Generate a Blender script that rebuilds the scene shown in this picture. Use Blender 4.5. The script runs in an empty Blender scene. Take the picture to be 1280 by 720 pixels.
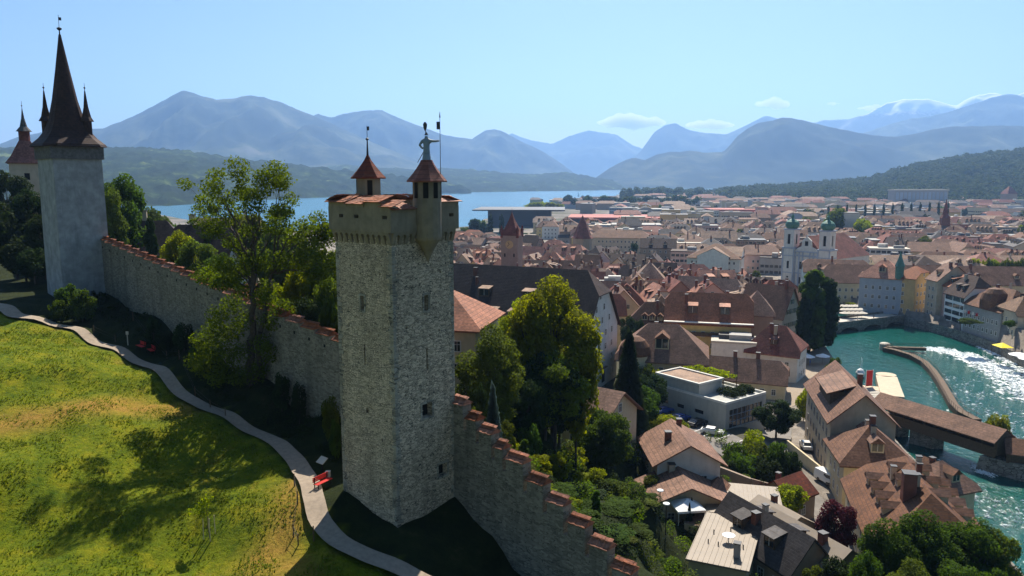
import bpy, bmesh, math, random
import numpy as np
from mathutils import Vector, Matrix, noise as mnoise
R = math.radians
random.seed(7); rng = np.random.default_rng(7)
SC = bpy.context.scene
COL = SC.collection
# ---------------- camera ----------------
HC = 54.0; F = 950.0; TP = 134/950.0
PITCH = math.atan(TP); cP = math.cos(PITCH); sP = math.sin(PITCH)
cd = bpy.data.cameras.new('camera'); cam = bpy.data.objects.new('camera', cd); COL.objects.link(cam)
cam.location = (0, 0, HC); cam.rotation_euler = (math.pi/2-PITCH, 0, 0)
cd.sensor_width = 36; cd.lens = 36*F/1280; cd.clip_start = .5; cd.clip_end = 60000
SC.camera = cam
# ---------------- sky, sun, exposure ----------------
SUN_EL, SUN_AZ = 50.5, 12.0
w = bpy.data.worlds.new('World'); SC.world = w; w.use_nodes = True
nt = w.node_tree; bgn = nt.nodes['Background']
sky = nt.nodes.new('ShaderNodeTexSky'); sky.sky_type = 'NISHITA'; sky.sun_disc = False
sky.sun_elevation = R(SUN_EL); sky.sun_rotation = R(SUN_AZ)
sky.altitude = 500; sky.air_density = 1.0; sky.dust_density = 1.3; sky.ozone_density = 1.0
hsv = nt.nodes.new('ShaderNodeHueSaturation'); hsv.inputs['Saturation'].default_value = 1.25; hsv.inputs['Hue'].default_value = .492
nt.links.new(sky.outputs[0], hsv.inputs['Color']); nt.links.new(hsv.outputs[0], bgn.inputs[0]); bgn.inputs[1].default_value = 0.05
sl = bpy.data.lights.new('sun', 'SUN'); sl.energy = 5.0; sl.angle = R(.53); sl.color = (1, .92, .79)
so = bpy.data.objects.new('sun', sl); COL.objects.link(so)
SDIR = Vector((math.sin(R(SUN_AZ))*math.cos(R(SUN_EL)), math.cos(R(SUN_AZ))*math.cos(R(SUN_EL)), math.sin(R(SUN_EL))))
so.rotation_euler = SDIR.to_track_quat('Z', 'Y').to_euler(); so.location = (0, 200, 400)
SC.view_settings.view_transform = 'Standard'; SC.view_settings.look = 'None'
SC.view_settings.exposure = 1.0; SC.view_settings.gamma = 1
SC.render.engine = 'CYCLES'
cy = SC.cycles
cy.use_denoising = True; cy.max_bounces = 5; cy.diffuse_bounces = 2; cy.glossy_bounces = 2
cy.transmission_bounces = 3; cy.transparent_max_bounces = 6; cy.volume_bounces = 1
cy.sample_clamp_indirect = 4; cy.use_adaptive_sampling = True
HAZE_DENS = 0.00008
# ---------------- projection helpers (pixels of the 1280x720 photograph) ----------------
def sl_(py):
    v = py-360.0; return (F*sP+v*cP)/(F*cP-v*sP)
def G(px, py, z=0.0):
    v = py-360.0; h = F*cP-v*sP; Y = (HC-z)/((F*sP+v*cP)/h); return ((px-640)/h*Y, Y, z)
def A(px, py, Y):
    v = py-360.0; h = F*cP-v*sP; return ((px-640)/h*Y, Y, HC-sl_(py)*Y)
def proj(x, y, z):
    dz = z-HC; d = y*cP-dz*sP; u = y*sP+dz*cP
    return 640+F*x/max(d, .1), 360-F*u/max(d, .1)
# ---------------- mesh builder ----------------
class MB:
    def __init__(s): s.v = []; s.f = []; s.m = []
    def add(s, vs, fs, mi=0):
        n = len(s.v); s.v += [tuple(p) for p in vs]; s.f += [tuple(n+i for i in f) for f in fs]; s.m += [mi]*len(fs)
    def box(s, x0, x1, y0, y1, z0, z1, mi=0, M=None):
        vs = [Vector(p) for p in ((x0,y0,z0),(x1,y0,z0),(x1,y1,z0),(x0,y1,z0),(x0,y0,z1),(x1,y0,z1),(x1,y1,z1),(x0,y1,z1))]
        if M is not None: vs = [M@p for p in vs]
        s.add(vs, [(0,3,2,1),(4,5,6,7),(0,1,5,4),(1,2,6,5),(2,3,7,6),(3,0,4,7)], mi)
    def prism(s, pts, z0, z1, mi=0, top=None):
        n = len(pts); t = top or pts
        vs = [(p[0],p[1],z0) for p in pts]+[(p[0],p[1],z1) for p in t]
        s.add(vs, [tuple(range(n-1,-1,-1)), tuple(range(n,2*n))]+[(i,(i+1)%n,n+(i+1)%n,n+i) for i in range(n)], mi)
    def cone(s, pts, z0, apex, mi=0):
        n = len(pts); s.add([(p[0],p[1],z0) for p in pts]+[apex], [tuple(range(n-1,-1,-1))]+[(i,(i+1)%n,n) for i in range(n)], mi)
    def tube(s, a, b, r0, r1=None, n=8, mi=0, cap=True):
        r1 = r0 if r1 is None else r1
        a = Vector(a); b = Vector(b); d = (b-a).normalized(); u = d.orthogonal().normalized(); w_ = d.cross(u)
        vs = [a+(u*math.cos(t)+w_*math.sin(t))*r0 for t in [2*math.pi*i/n for i in range(n)]]
        vs += [b+(u*math.cos(t)+w_*math.sin(t))*r1 for t in [2*math.pi*i/n for i in range(n)]]
        fs = [(i,(i+1)%n,n+(i+1)%n,n+i) for i in range(n)]
        if cap: fs += [tuple(range(n-1,-1,-1)), tuple(range(n,2*n))]
        s.add(vs, fs, mi)
    def lathe(s, prof, n=12, cx=0, cy=0, mi=0, ph=0):
        vs = []; fs = []
        for (r, z) in prof:
            vs += [(cx+r*math.cos(ph+2*math.pi*i/n), cy+r*math.sin(ph+2*math.pi*i/n), z) for i in range(n)]
        for k in range(len(prof)-1):
            fs += [(k*n+i, k*n+(i+1)%n, (k+1)*n+(i+1)%n, (k+1)*n+i) for i in range(n)]
        fs += [tuple(range(n-1,-1,-1)), tuple(range((len(prof)-1)*n, len(prof)*n))]
        s.add(vs, fs, mi)
    def mesh(s, name, mats):
        me = bpy.data.meshes.new(name); me.from_pydata(s.v, [], s.f)
        for m in (mats if isinstance(mats, (list, tuple)) else [mats]): me.materials.append(m)
        me.polygons.foreach_set('material_index', s.m); me.update(); return me
    def build(s, name, mats, parent=None, loc=(0,0,0), rz=0, smooth=False):
        me = s.mesh(name, mats)
        if smooth: me.polygons.foreach_set('use_smooth', [True]*len(me.polygons))
        return link(name, me, parent, loc, rz)
def link(name, me, parent=None, loc=(0,0,0), rz=0):
    o = bpy.data.objects.new(name, me); COL.objects.link(o); o.parent = parent; o.location = loc; o.rotation_euler = (0,0,rz); return o
def tag(o, label, cat, group=None):
    o['label'] = label; o['category'] = cat
    if group: o['group'] = group
    return o
def thing(name, label, cat, loc=(0,0,0), rz=0, group=None):
    o = link(name, None, None, loc, rz); o.empty_display_size = .5
    return tag(o, label, cat, group)
def struct(o): o['kind'] = 'structure'; return o
def copy_tree(o, parent=None):
    c = o.copy(); COL.objects.link(c); c.parent = parent
    for ch in o.children: copy_tree(ch, c)
    return c
def ngon(n, r, cx=0, cy=0, ph=0): return [(cx+r*math.cos(ph+2*math.pi*i/n), cy+r*math.sin(ph+2*math.pi*i/n)) for i in range(n)]
def grid_mesh(name, P, mats, mi=None, smooth=True):
    ny, nx = P.shape[:2]
    me = bpy.data.meshes.new(name); me.vertices.add(nx*ny); me.vertices.foreach_set('co', P.reshape(-1).astype('f'))
    i = np.arange((ny-1)*(nx-1)); r = i//(nx-1); c = i % (nx-1); a = r*nx+c
    q = np.stack([a, a+1, a+1+nx, a+nx], 1).reshape(-1)
    n = len(i); me.loops.add(4*n); me.loops.foreach_set('vertex_index', q.astype('i'))
    me.polygons.add(n); me.polygons.foreach_set('loop_start', np.arange(0, 4*n, 4)); me.polygons.foreach_set('loop_total', np.full(n, 4))
    if mi is not None: me.polygons.foreach_set('material_index', mi.astype('i'))
    me.polygons.foreach_set('use_smooth', np.full(n, smooth))
    for m in mats: me.materials.append(m)
    me.update(); me.validate(); return me
def quads_mesh(name, V, mats, mi=None, smooth=False, tri=False):
    k = 3 if tri else 4; n = len(V)//k
    me = bpy.data.meshes.new(name); me.vertices.add(len(V)); me.vertices.foreach_set('co', np.asarray(V, 'f').reshape(-1))
    me.loops.add(len(V)); me.loops.foreach_set('vertex_index', np.arange(len(V), dtype='i'))
    me.polygons.add(n); me.polygons.foreach_set('loop_start', np.arange(0, k*n, k)); me.polygons.foreach_set('loop_total', np.full(n, k))
    if mi is not None: me.polygons.foreach_set('material_index', mi.astype('i'))
    for m in mats: me.materials.append(m)
    me.update(); return me
# ---------------- materials ----------------
def newmat(name, rough=.8, spec=.3):
    m = bpy.data.materials.new(name); m.use_nodes = True; t = m.node_tree
    b = t.nodes['Principled BSDF']; b.inputs['Roughness'].default_value = rough
    b.inputs['Specular IOR Level'].default_value = spec
    return m, t, b
def N(t, k, **kw):
    n = t.nodes.new(k)
    for a, v in kw.items():
        if a in n.inputs: n.inputs[a].default_value = v
        else: setattr(n, a, v)
    return n
def ramp(t, fac, stops):
    r = t.nodes.new('ShaderNodeValToRGB'); e = r.color_ramp.elements
    while len(e) < len(stops): e.new(.5)
    for i, (p, c) in enumerate(stops): e[i].position = p; e[i].color = (c, c, c, 1) if isinstance(c, (int, float)) else (*c, 1)
    t.links.new(fac, r.inputs[0]); return r.outputs[0]
def coords(t, scale=(1,1,1), kind='Object'):
    tc = t.nodes.new('ShaderNodeTexCoord'); mp = t.nodes.new('ShaderNodeMapping'); mp.inputs['Scale'].default_value = scale
    t.links.new(tc.outputs[kind], mp.inputs[0]); return mp.outputs[0]
def wcoords(t, scale=(1,1,1)):
    g = t.nodes.new('ShaderNodeNewGeometry'); mp = t.nodes.new('ShaderNodeMapping'); mp.inputs['Scale'].default_value = scale
    t.links.new(g.outputs['Position'], mp.inputs[0]); return mp.outputs[0]
def noise_(t, vec, scale=5, detail=4, rough=.55):
    n = N(t, 'ShaderNodeTexNoise', Scale=scale, Detail=detail, Roughness=rough); t.links.new(vec, n.inputs['Vector']); return n.outputs[0]
def mix(t, fac, a, b, mode='MIX'):
    m = t.nodes.new('ShaderNodeMix'); m.data_type = 'RGBA'; m.blend_type = mode
    for s, v in ((0, fac), (6, a), (7, b)):
        if isinstance(v, (int, float)): m.inputs[s].default_value = v
        elif isinstance(v, tuple): m.inputs[s].default_value = (*v, 1)
        else: t.links.new(v, m.inputs[s])
    return m.outputs[2]
def math_(t, op, a, b=0.0):
    m = t.nodes.new('ShaderNodeMath'); m.operation = op
    for s, v in ((0, a), (1, b)):
        if isinstance(v, (int, float)): m.inputs[s].default_value = v
        else: t.links.new(v, m.inputs[s])
    return m.outputs[0]
def bump(t, b, h, dist=.05, strength=1.0):
    n = t.nodes.new('ShaderNodeBump'); n.inputs['Distance'].default_value = dist; n.inputs['Strength'].default_value = strength
    t.links.new(h, n.inputs['Height']); t.links.new(n.outputs[0], b.inputs['Normal'])
def objrand(t): return t.nodes.new('ShaderNodeObjectInfo').outputs['Random']
def m_plain(name, col, rough=.8, var=.25, sc=1.2, spec=.3, bmp=0.0, metal=0.0):
    m, t, b = newmat(name, rough, spec); v = coords(t)
    n = noise_(t, v, sc, 6, .6); lo = tuple(c*(1-var) for c in col); hi = tuple(min(1, c*(1+var)) for c in col)
    t.links.new(ramp(t, n, [(.3, lo), (.7, hi)]), b.inputs['Base Color']); b.inputs['Metallic'].default_value = metal
    if bmp: bump(t, b, noise_(t, v, sc*6, 5, .7), bmp)
    return m
def m_tile(name, col, var=.35, rows=3.2, stain=.5, hue=0.0, dist=.06):
    """clay tiles: courses at constant height, patchy weathering, small per-building tint"""
    m, t, b = newmat(name, .75, .25); v = coords(t); wv = wcoords(t)
    sep = t.nodes.new('ShaderNodeSeparateXYZ'); t.links.new(v, sep.inputs[0])
    fr = math_(t, 'FRACT', math_(t, 'MULTIPLY', sep.outputs[2], rows))
    jit = t.nodes.new('ShaderNodeTexWhiteNoise'); jit.noise_dimensions = '3D'
    sn = t.nodes.new('ShaderNodeVectorMath'); sn.operation = 'SNAP'; sn.inputs[1].default_value = (.28, .28, 1/rows); t.links.new(v, sn.inputs[0]); t.links.new(sn.outputs[0], jit.inputs['Vector'])
    big = noise_(t, wv, .35, 5, .65)
    c1 = ramp(t, big, [(.25, tuple(c*(1-stain) for c in col)), (.55, col), (.8, tuple(min(1, c*1.35) for c in col))])
    c2 = mix(t, min(1, var*2), c1, mix(t, .6, c1, jit.outputs[0], 'MULTIPLY'), 'MIX')
    hv = t.nodes.new('ShaderNodeHueSaturation'); orr = objrand(t)
    t.links.new(math_(t, 'ADD', math_(t, 'MULTIPLY', orr, .5), .75), hv.inputs['Value'])
    t.links.new(math_(t, 'ADD', math_(t, 'MULTIPLY', orr, -.3), 1.12), hv.inputs['Saturation']); t.links.new(c2, hv.inputs['Color'])
    c3 = mix(t, math_(t, 'LESS_THAN', fr, .16), hv.outputs[0], mix(t, .5, hv.outputs[0], (.03,.02,.02)))
    t.links.new(c3, b.inputs['Base Color']); bump(t, b, fr, dist, .8); return m
def m_plaster(name, col, var=.12, dirt=.35):
    m, t, b = newmat(name, .85, .2); v = coords(t); wv = wcoords(t, (1,1,.25))
    n = noise_(t, v, .9, 6, .6); st = noise_(t, wv, 1.1, 5, .65)
    c = ramp(t, n, [(.3, tuple(x*(1-var) for x in col)), (.7, tuple(min(1, x*(1+var*.5)) for x in col))])
    c = mix(t, ramp(t, st, [(.5, 0.0), (.8, dirt)]), c, tuple(x*.45 for x in col))
    hv = t.nodes.new('ShaderNodeHueSaturation'); t.links.new(math_(t, 'ADD', math_(t, 'MULTIPLY', objrand(t), .2), .9), hv.inputs['Value']); t.links.new(c, hv.inputs['Color'])
    t.links.new(hv.outputs[0], b.inputs['Base Color']); bump(t, b, noise_(t, v, 9, 5, .7), .015); return m
def m_glass(name, col=(.02,.025,.03), rough=.08):
    m, t, b = newmat(name, rough, .6); b.inputs['Base Color'].default_value = (*col, 1); return m
def m_leaf(name, col, trans=.45, var=.35, sc=.6, wv=True):
    m, t, b = newmat(name, .8, .08)
    v = wcoords(t) if wv else coords(t); n = noise_(t, v, sc, 4, .6)
    c = ramp(t, n, [(.3, tuple(x*(1-var) for x in col)), (.7, tuple(x*(1+var) for x in col))])
    hv = t.nodes.new('ShaderNodeHueSaturation'); orr = objrand(t)
    t.links.new(math_(t, 'ADD', math_(t, 'MULTIPLY', orr, .4), .8), hv.inputs['Value'])
    t.links.new(math_(t, 'ADD', math_(t, 'MULTIPLY', orr, .03), .485), hv.inputs['Hue']); t.links.new(c, hv.inputs['Color'])
    t.links.new(hv.outputs[0], b.inputs['Base Color'])
    tr = N(t, 'ShaderNodeBsdfTranslucent'); g = t.nodes.new('ShaderNodeHueSaturation'); g.inputs['Value'].default_value = 1.5; g.inputs['Hue'].default_value = .49; g.inputs['Saturation'].default_value = 1.15
    t.links.new(hv.outputs[0], g.inputs['Color']); t.links.new(g.outputs[0], tr.inputs['Color'])
    ms = N(t, 'ShaderNodeMixShader', Fac=trans); t.links.new(b.outputs[0], ms.inputs[1]); t.links.new(tr.outputs[0], ms.inputs[2])
    t.links.new(ms.outputs[0], t.nodes['Material Output'].inputs[0]); return m
def m_masonry(name, base, gap=(.09,.08,.065), sx=2.6, sz=6.5, rubble=.55, dist=.06):
    """coursed rubble: stones of uneven length, pale mortar, dark open joints"""
    m, t, b = newmat(name, .9, .15); v = coords(t, (sx, sx, sz))
    warp = N(t, 'ShaderNodeTexNoise', Scale=1.4, Detail=2.0); t.links.new(v, warp.inputs['Vector'])
    va = t.nodes.new('ShaderNodeVectorMath'); va.operation = 'MULTIPLY_ADD'; va.inputs[1].default_value = (.5,.5,.6); t.links.new(warp.outputs['Color'], va.inputs[0]); t.links.new(v, va.inputs[2])
    vo = t.nodes.new('ShaderNodeTexVoronoi'); vo.inputs['Scale'].default_value = 1; t.links.new(va.outputs[0], vo.inputs['Vector'])
    ve = t.nodes.new('ShaderNodeTexVoronoi'); ve.feature = 'DISTANCE_TO_EDGE'; ve.inputs['Scale'].default_value = 1; t.links.new(va.outputs[0], ve.inputs['Vector'])
    sep = t.nodes.new('ShaderNodeSeparateColor'); t.links.new(vo.outputs['Color'], sep.inputs[0])
    stone = ramp(t, sep.outputs[0], [(0, tuple(x*.62 for x in base)), (.35, tuple(x*.95 for x in base)), (1, tuple(min(1, x*1.25) for x in base))])
    big = noise_(t, coords(t, (1,1,.6)), .5, 6, .65)
    stone = mix(t, ramp(t, big, [(.4, 0.0), (.75, .55)]), stone, tuple(x*.55 for x in base))
    strk = noise_(t, coords(t, (1.1,1.1,.12)), .9, 5, .7); stone = mix(t, ramp(t, strk, [(.48, 0.0), (.72, .6)]), stone, tuple(x*.42 for x in base))
    dark = math_(t, 'MULTIPLY', math_(t, 'LESS_THAN', ve.outputs['Distance'], .07), ramp(t, sep.outputs[1], [(1-rubble-.03, 0.0), (1-rubble, 1.0)]))
    holes = ramp(t, noise_(t, coords(t, (1.7,1.7,6)), 1.3, 3, .5), [(.63, 0.0), (.68, .8)])
    c = mix(t, dark, stone, gap); c = mix(t, holes, c, tuple(x*.3 for x in base))
    t.links.new(c, b.inputs['Base Color'])
    h = math_(t, 'SUBTRACT', math_(t, 'MINIMUM', ve.outputs['Distance'], .16), math_(t, 'MULTIPLY', holes, .12)); bump(t, b, h, dist*3, 1.0); return m
M = {}
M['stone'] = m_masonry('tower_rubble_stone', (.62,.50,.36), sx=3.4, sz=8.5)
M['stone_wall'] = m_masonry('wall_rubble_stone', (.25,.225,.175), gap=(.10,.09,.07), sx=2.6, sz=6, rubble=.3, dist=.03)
M['render_old'] = m_plaster('old_lime_render', (.47,.45,.38), .25, .5)
M['render_grey'] = m_plaster('grey_lime_render', (.33,.34,.35), .3, .8)
M['render_beige'] = m_plaster('parapet_render', (.27,.225,.16), .3, .6)
M['ashlar'] = m_masonry('quoin_ashlar', (.36,.325,.26), sx=1.2, sz=3.2, rubble=.3)
M['tile_orange'] = m_tile('orange_clay_tile', (.43,.17,.095))
M['tile_red'] = m_tile('red_clay_tile', (.25,.075,.048))
M['tile_brown'] = m_tile('brown_clay_tile', (.235,.115,.068))
M['tile_tan'] = m_tile('tan_clay_tile', (.33,.205,.135))
M['tile_dark'] = m_tile('dark_clay_tile', (.09,.055,.045))
M['tile_spire'] = m_tile('spire_tile', (.055,.024,.018))
M['metal_roof'] = m_plain('seamed_metal', (.20,.155,.11), .6, .12, .6, .5)
M['metal_dark'] = m_plain('dark_metal', (.05,.05,.055), .5, .2)
M['slate'] = m_tile('slate', (.10,.09,.09), .3, 4)
M['white'] = m_plaster('white_plaster', (.66,.64,.59)); M['cream'] = m_plaster('cream_plaster', (.56,.47,.31))
M['yellow'] = m_plaster('yellow_plaster', (.68,.50,.20)); M['pink'] = m_plaster('pink_plaster', (.60,.40,.34))
M['beige'] = m_plaster('beige_plaster', (.52,.43,.32)); M['greyw'] = m_plaster('grey_plaster', (.34,.33,.32))
M['blueg'] = m_plaster('blue_grey_plaster', (.36,.40,.47)); M['brownw'] = m_plaster('brown_plaster', (.33,.25,.19))
M['ochre'] = m_plaster('ochre_plaster', (.55,.38,.18)); M['brick'] = m_plaster('brick_chimney', (.20,.085,.06), .3)
M['wood'] = m_plain('dark_timber', (.10,.065,.04), .8, .35, 3); M['greywood'] = m_plain('weathered_boards', (.13,.125,.13), .85, .35, 2.5)
M['glass'] = m_glass('window_glass'); M['frame'] = m_plain('painted_frame', (.62,.6,.55), .6, .1)
M['hole'] = m_plain('dark_interior', (.012,.011,.01), .95, .3)
M['green_sh'] = m_plain('green_shutter', (.05,.11,.07), .6, .15); M['brown_sh'] = m_plain('brown_shutter', (.13,.06,.035), .6, .15)
M['copper'] = m_plain('green_copper', (.08,.19,.15), .6, .2); M['iron'] = m_plain('iron', (.025,.025,.028), .45, .2, metal=.6)
M['concrete'] = m_plain('pale_concrete', (.34,.33,.31), .8, .15, .7); M['bark'] = m_plain('bark', (.06,.048,.036), .9, .4, 4, bmp=.03)
M['red_paint'] = m_plain('red_paint', (.55,.02,.015), .5, .15); M['whitep'] = m_plain('white_paint', (.8,.8,.8), .4, .04)
M['snowp'] = m_plain('pale_stone', (.46,.42,.36), .8, .1)
# ================= TERRAIN =================
def Gz(px, py, z): return G(px, py, z)
PATH = [G(*q) for q in ((-40,372,38.6),(0,384,38),(30,398,37),(82,411,35.6),(130,434,34.2),(180,458,33),(262,514,30.9),(330,548,29.8),(366,574,29.7),(386,602,29.6),(392,625,29.2),(402,655,28.6),(432,684,28.0),(475,706,27.2),(540,735,26.2))]
CP = [G(0,720,27),G(250,720,26),G(360,700,26.8),G(250,600,28.2),G(100,500,32.3),G(0,560,31),G(0,440,35.6),G(80,445,34.7),G(200,510,31),G(330,610,28.6)]+PATH
CP += [(-16,69.5,32.3),(-26,78.8,33.5),(-36,87.8,35),(-46,97.5,36.8),(-57,108,38),(-70,118,39),(-8.6,54,28.5),(-13.4,58,29.6),(-4.6,58.8,28.8),(-9,62,29.5),
 (-2,56.6,26.8),(1.2,54,24.0),(5.9,50,20.3),(12,44.5,15.5),(20,37,10),(-2,50,25),(4,44,20),(-4,46,25.6),(-8,48,27),
 (0,66,27),(10,60,19),(20,50,12),(8,75,20),(20,70,13),(30,60,8),(15,90,15),(30,90,4),(22,84,7),(23,92,7.5),(25,76,5),(21,96,9),(0,90,24),(40,80,5),(-10,104,27),(-20,90,30),(-40,120,34),(-60,130,36),(-100,140,38.5),(-104,165,40),(-130,100,38),
 (-20,130,22),(-60,180,28),(-20,180,12),(0,130,18),(12,116,12),(27,109,8.5),(25,100,5.5),(45,120,4.2),(48,110,3.5),(35,142,6.5),(15,160,8),(20,172,7),(36,172,6),(0,160,9),(45,90,3.3),(58,90,3),(60,80,3),(60,50,2.6),
 (-100,250,18),(-160,300,16),(-60,260,8),(-10,220,6),(30,230,4),(60,200,3.4),(50,170,4),(60,150,3.4),(66,125,3),(10,27,14),(-20,30,23),(-60,30,27),(-100,50,32),(-140,60,36),(30,20,5),(60,25,2.6),(0,0,15),(-60,0,24),(-250,120,34),(-250,0,30),(-300,350,9),(-200,500,4),(-100,400,4),(0,300,3),(0,400,2.8),(100,400,2.7),(200,300,2.7),(300,200,2.7),(300,0,2.7),(200,60,2.7),(-400,250,14),(-400,600,3)]
for xx in range(-500, 801, 160):
    for yy in range(480, 901, 140): CP.append((xx, yy, 2.7))
CP = np.array(CP)
def Hland(x, y):
    x = np.asarray(x, float); y = np.asarray(y, float); sh = x.shape; x = x.ravel(); y = y.ravel(); out = np.empty(len(x))
    for k in range(0, len(x), 8000):
        d2 = (x[k:k+8000,None]-CP[None,:,0])**2+(y[k:k+8000,None]-CP[None,:,1])**2
        w_ = 1/(d2+4)**1.9; out[k:k+8000] = (w_*CP[None,:,2]).sum(1)/w_.sum(1)
    return out.reshape(sh)
RIVL = [(56,-60),(60,40),(64,80),(68,100),(72,120),(75,140),(80,165),(86,185),(90,207),(97,231),(104,262),(104,300),(95,340),(70,400),(20,520),(-60,700),(-90,820)]
RIVR = [(-10,820),(20,600),(60,500),(100,392),(125,345),(140,310),(147,286),(151,270),(153,255),(153,237),(149,216),(150,190),(158,150),(165,110),(170,40),(172,-60)]
RIV = RIVL+RIVR
def in_poly(x, y, P):
    ins = np.zeros(x.shape, bool)
    for i in range(len(P)):
        x0, y0 = P[i]; x1, y1 = P[(i+1) % len(P)]
        c = ((y0 > y) != (y1 > y)) & (x < (x1-x0)*(y-y0)/((y1-y0) if y1 != y0 else 1e-9)+x0); ins ^= c
    return ins
def dist_line(x, y, P, closed=False):
    d = np.full(x.shape, 1e9)
    for i in range(len(P)-(0 if closed else 1)):
        x0, y0 = P[i][:2]; x1, y1 = P[(i+1) % len(P)][:2]
        t_ = np.clip(((x-x0)*(x1-x0)+(y-y0)*(y1-y0))/((x1-x0)**2+(y1-y0)**2+1e-9), 0, 1)
        d = np.minimum(d, np.hypot(x-x0-t_*(x1-x0), y-y0-t_*(y1-y0)))
    return d
def H(x, y):
    x = np.asarray(x, float); y = np.asarray(y, float); z = Hland(x, y)
    ins = in_poly(x, y, RIV); d = dist_line(x, y, RIV, True)
    return np.where(ins | (d < 1.6), -3.0, z)
def hz(x, y): return float(Hland(np.array([x]), np.array([y]))[0])
xs = np.concatenate([np.linspace(-520,-150,30)[:-1], np.arange(-150,175,1.5), np.linspace(176,800,40)])
ys = np.concatenate([np.arange(-60,20,5), np.arange(20,300,1.5), np.linspace(301,780,60)])
XX, YY = np.meshgrid(xs, ys); ZZ = H(XX, YY)
nz = np.array([[mnoise.noise((a*.35, b*.35, 0)) for a, b in zip(r0, r1)] for r0, r1 in zip(XX[::1], YY[::1])])
near = np.clip((260-YY)/60, 0, 1)*np.clip(Hland(XX, YY)/12-.35, 0, 1)
ZZ = ZZ+nz*.22*near
me = grid_mesh('ground', np.stack([XX, YY, ZZ], 2), [])
# zone weight: 1 = paved town ground, 0 = grass / earth; second channel: dry grass
pav = np.clip((Hland(XX, YY)-7.5)/-3.5, 0, 1)*np.clip((YY-95)/12, 0, 1); pav = np.where(YY > 215, 1, pav)
pav = np.where((XX < -30) & (YY < 320), 0, pav)
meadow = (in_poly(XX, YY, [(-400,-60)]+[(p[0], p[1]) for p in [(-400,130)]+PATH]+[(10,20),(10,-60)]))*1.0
dryband = np.exp(-((dist_line(XX, YY, [G(-60,545,31),G(60,512,32.5),G(160,486,33.2),G(225,488,33)]))/2.3)**2)
dryband = np.maximum(dryband, .9*np.exp(-(dist_line(XX, YY, [G(372,600,29.5),G(366,650,28.5),G(330,700,27),G(370,740,26)])/1.8)**2))
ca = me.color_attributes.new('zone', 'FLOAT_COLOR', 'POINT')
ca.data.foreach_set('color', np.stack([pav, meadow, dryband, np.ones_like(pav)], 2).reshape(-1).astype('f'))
m, t, b = newmat('ground_cover', .95, .1)
at_ = t.nodes.new('ShaderNodeAttribute'); at_.attribute_name = 'zone'; sp = t.nodes.new('ShaderNodeSeparateColor'); t.links.new(at_.outputs['Color'], sp.inputs[0])
v = wcoords(t); n1 = noise_(t, v, .12, 8, .7); n2 = noise_(t, v, 2.2, 6, .75); n3 = noise_(t, v, .5, 5, .7)
gr = ramp(t, n3, [(.3, (.055,.10,.004)), (.5, (.135,.165,.005)), (.7, (.245,.225,.008))])
gr = mix(t, .7, gr, ramp(t, n2, [(.3, .35), (.5, .75), (.7, 1.0)]), 'MULTIPLY')
tuft = ramp(t, noise_(t, v, .95, 7, .8), [(.30, 1.0), (.40, 0.0)]); gr = mix(t, math_(t, 'MULTIPLY', tuft, .75), gr, (.05,.075,.01))
dryf = math_(t, 'MULTIPLY', sp.outputs[2], ramp(t, noise_(t, v, .6, 6, .75), [(.3, .35), (.6, 1.0)]))
dryf = math_(t, 'MAXIMUM', dryf, ramp(t, n1, [(.56, 0.0), (.74, .6)]))
gr = mix(t, dryf, gr, ramp(t, n2, [(.3, (.19,.105,.02)), (.7, (.38,.22,.05))]))
rough_g = ramp(t, n3, [(.3, (.010,.016,.005)), (.6, (.022,.030,.008)), (.8, (.05,.045,.02))])  # rough ground blackened, carrying the tower's shade in its colour
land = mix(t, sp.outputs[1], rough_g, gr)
pv = ramp(t, noise_(t, v, .4, 6, .6), [(.3, (.16,.14,.12)), (.7, (.30,.26,.22))])
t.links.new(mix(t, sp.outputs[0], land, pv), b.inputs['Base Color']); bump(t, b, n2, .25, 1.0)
me.materials.append(m); M['ground'] = m
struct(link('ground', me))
# draped ribbons (paths, roads)
def ribbon(name, pts, wd, mat, lift=.05, step=.7, zs=None):
    P = [Vector((p[0], p[1])) for p in pts]; out = []; L = 0
    W = wd if isinstance(wd, (list, tuple)) else [wd]*len(P)
    for i in range(len(P)-1):
        n = max(1, int((P[i+1]-P[i]).length/step))
        for k in range(n+(i == len(P)-2)):
            f = k/n
            p0 = P[max(i-1, 0)]; p3 = P[min(i+2, len(P)-1)]; a, c = P[i], P[i+1]
            q = .5*((2*a)+(c-p0)*f+(2*p0-5*a+4*c-p3)*f*f+(3*a-p0-3*c+p3)*f**3); out.append((q, W[i]*(1-f)+W[i+1]*f))
    rows = []
    for i, (q, w_) in enumerate(out):
        d = (out[min(i+1, len(out)-1)][0]-out[max(i-1, 0)][0]).normalized(); nn = Vector((-d.y, d.x))
        row = []
        for s in np.linspace(-1, 1, 7):
            p = q+nn*(s*w_/2); row.append((p.x, p.y))
        rows.append(row)
    Q = np.array(rows); Z = Hland(Q[:,:,0], Q[:,:,1])
    Z = np.maximum(Z, Z.mean(1, keepdims=True))+lift+.22
    return struct(link(name, grid_mesh(name, np.dstack([Q, Z]), [mat])))
M['gravel'] = m_plain('pale_gravel', (.28,.225,.17), .95, .18, 2.5, bmp=.02)
M['asphalt'] = m_plain('worn_asphalt', (.17,.155,.14), .9, .2, .8)
ribbon('footpath', PATH, [2.0]*3+[1.35]*5+[1.6]*7, M['gravel'])
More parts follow.
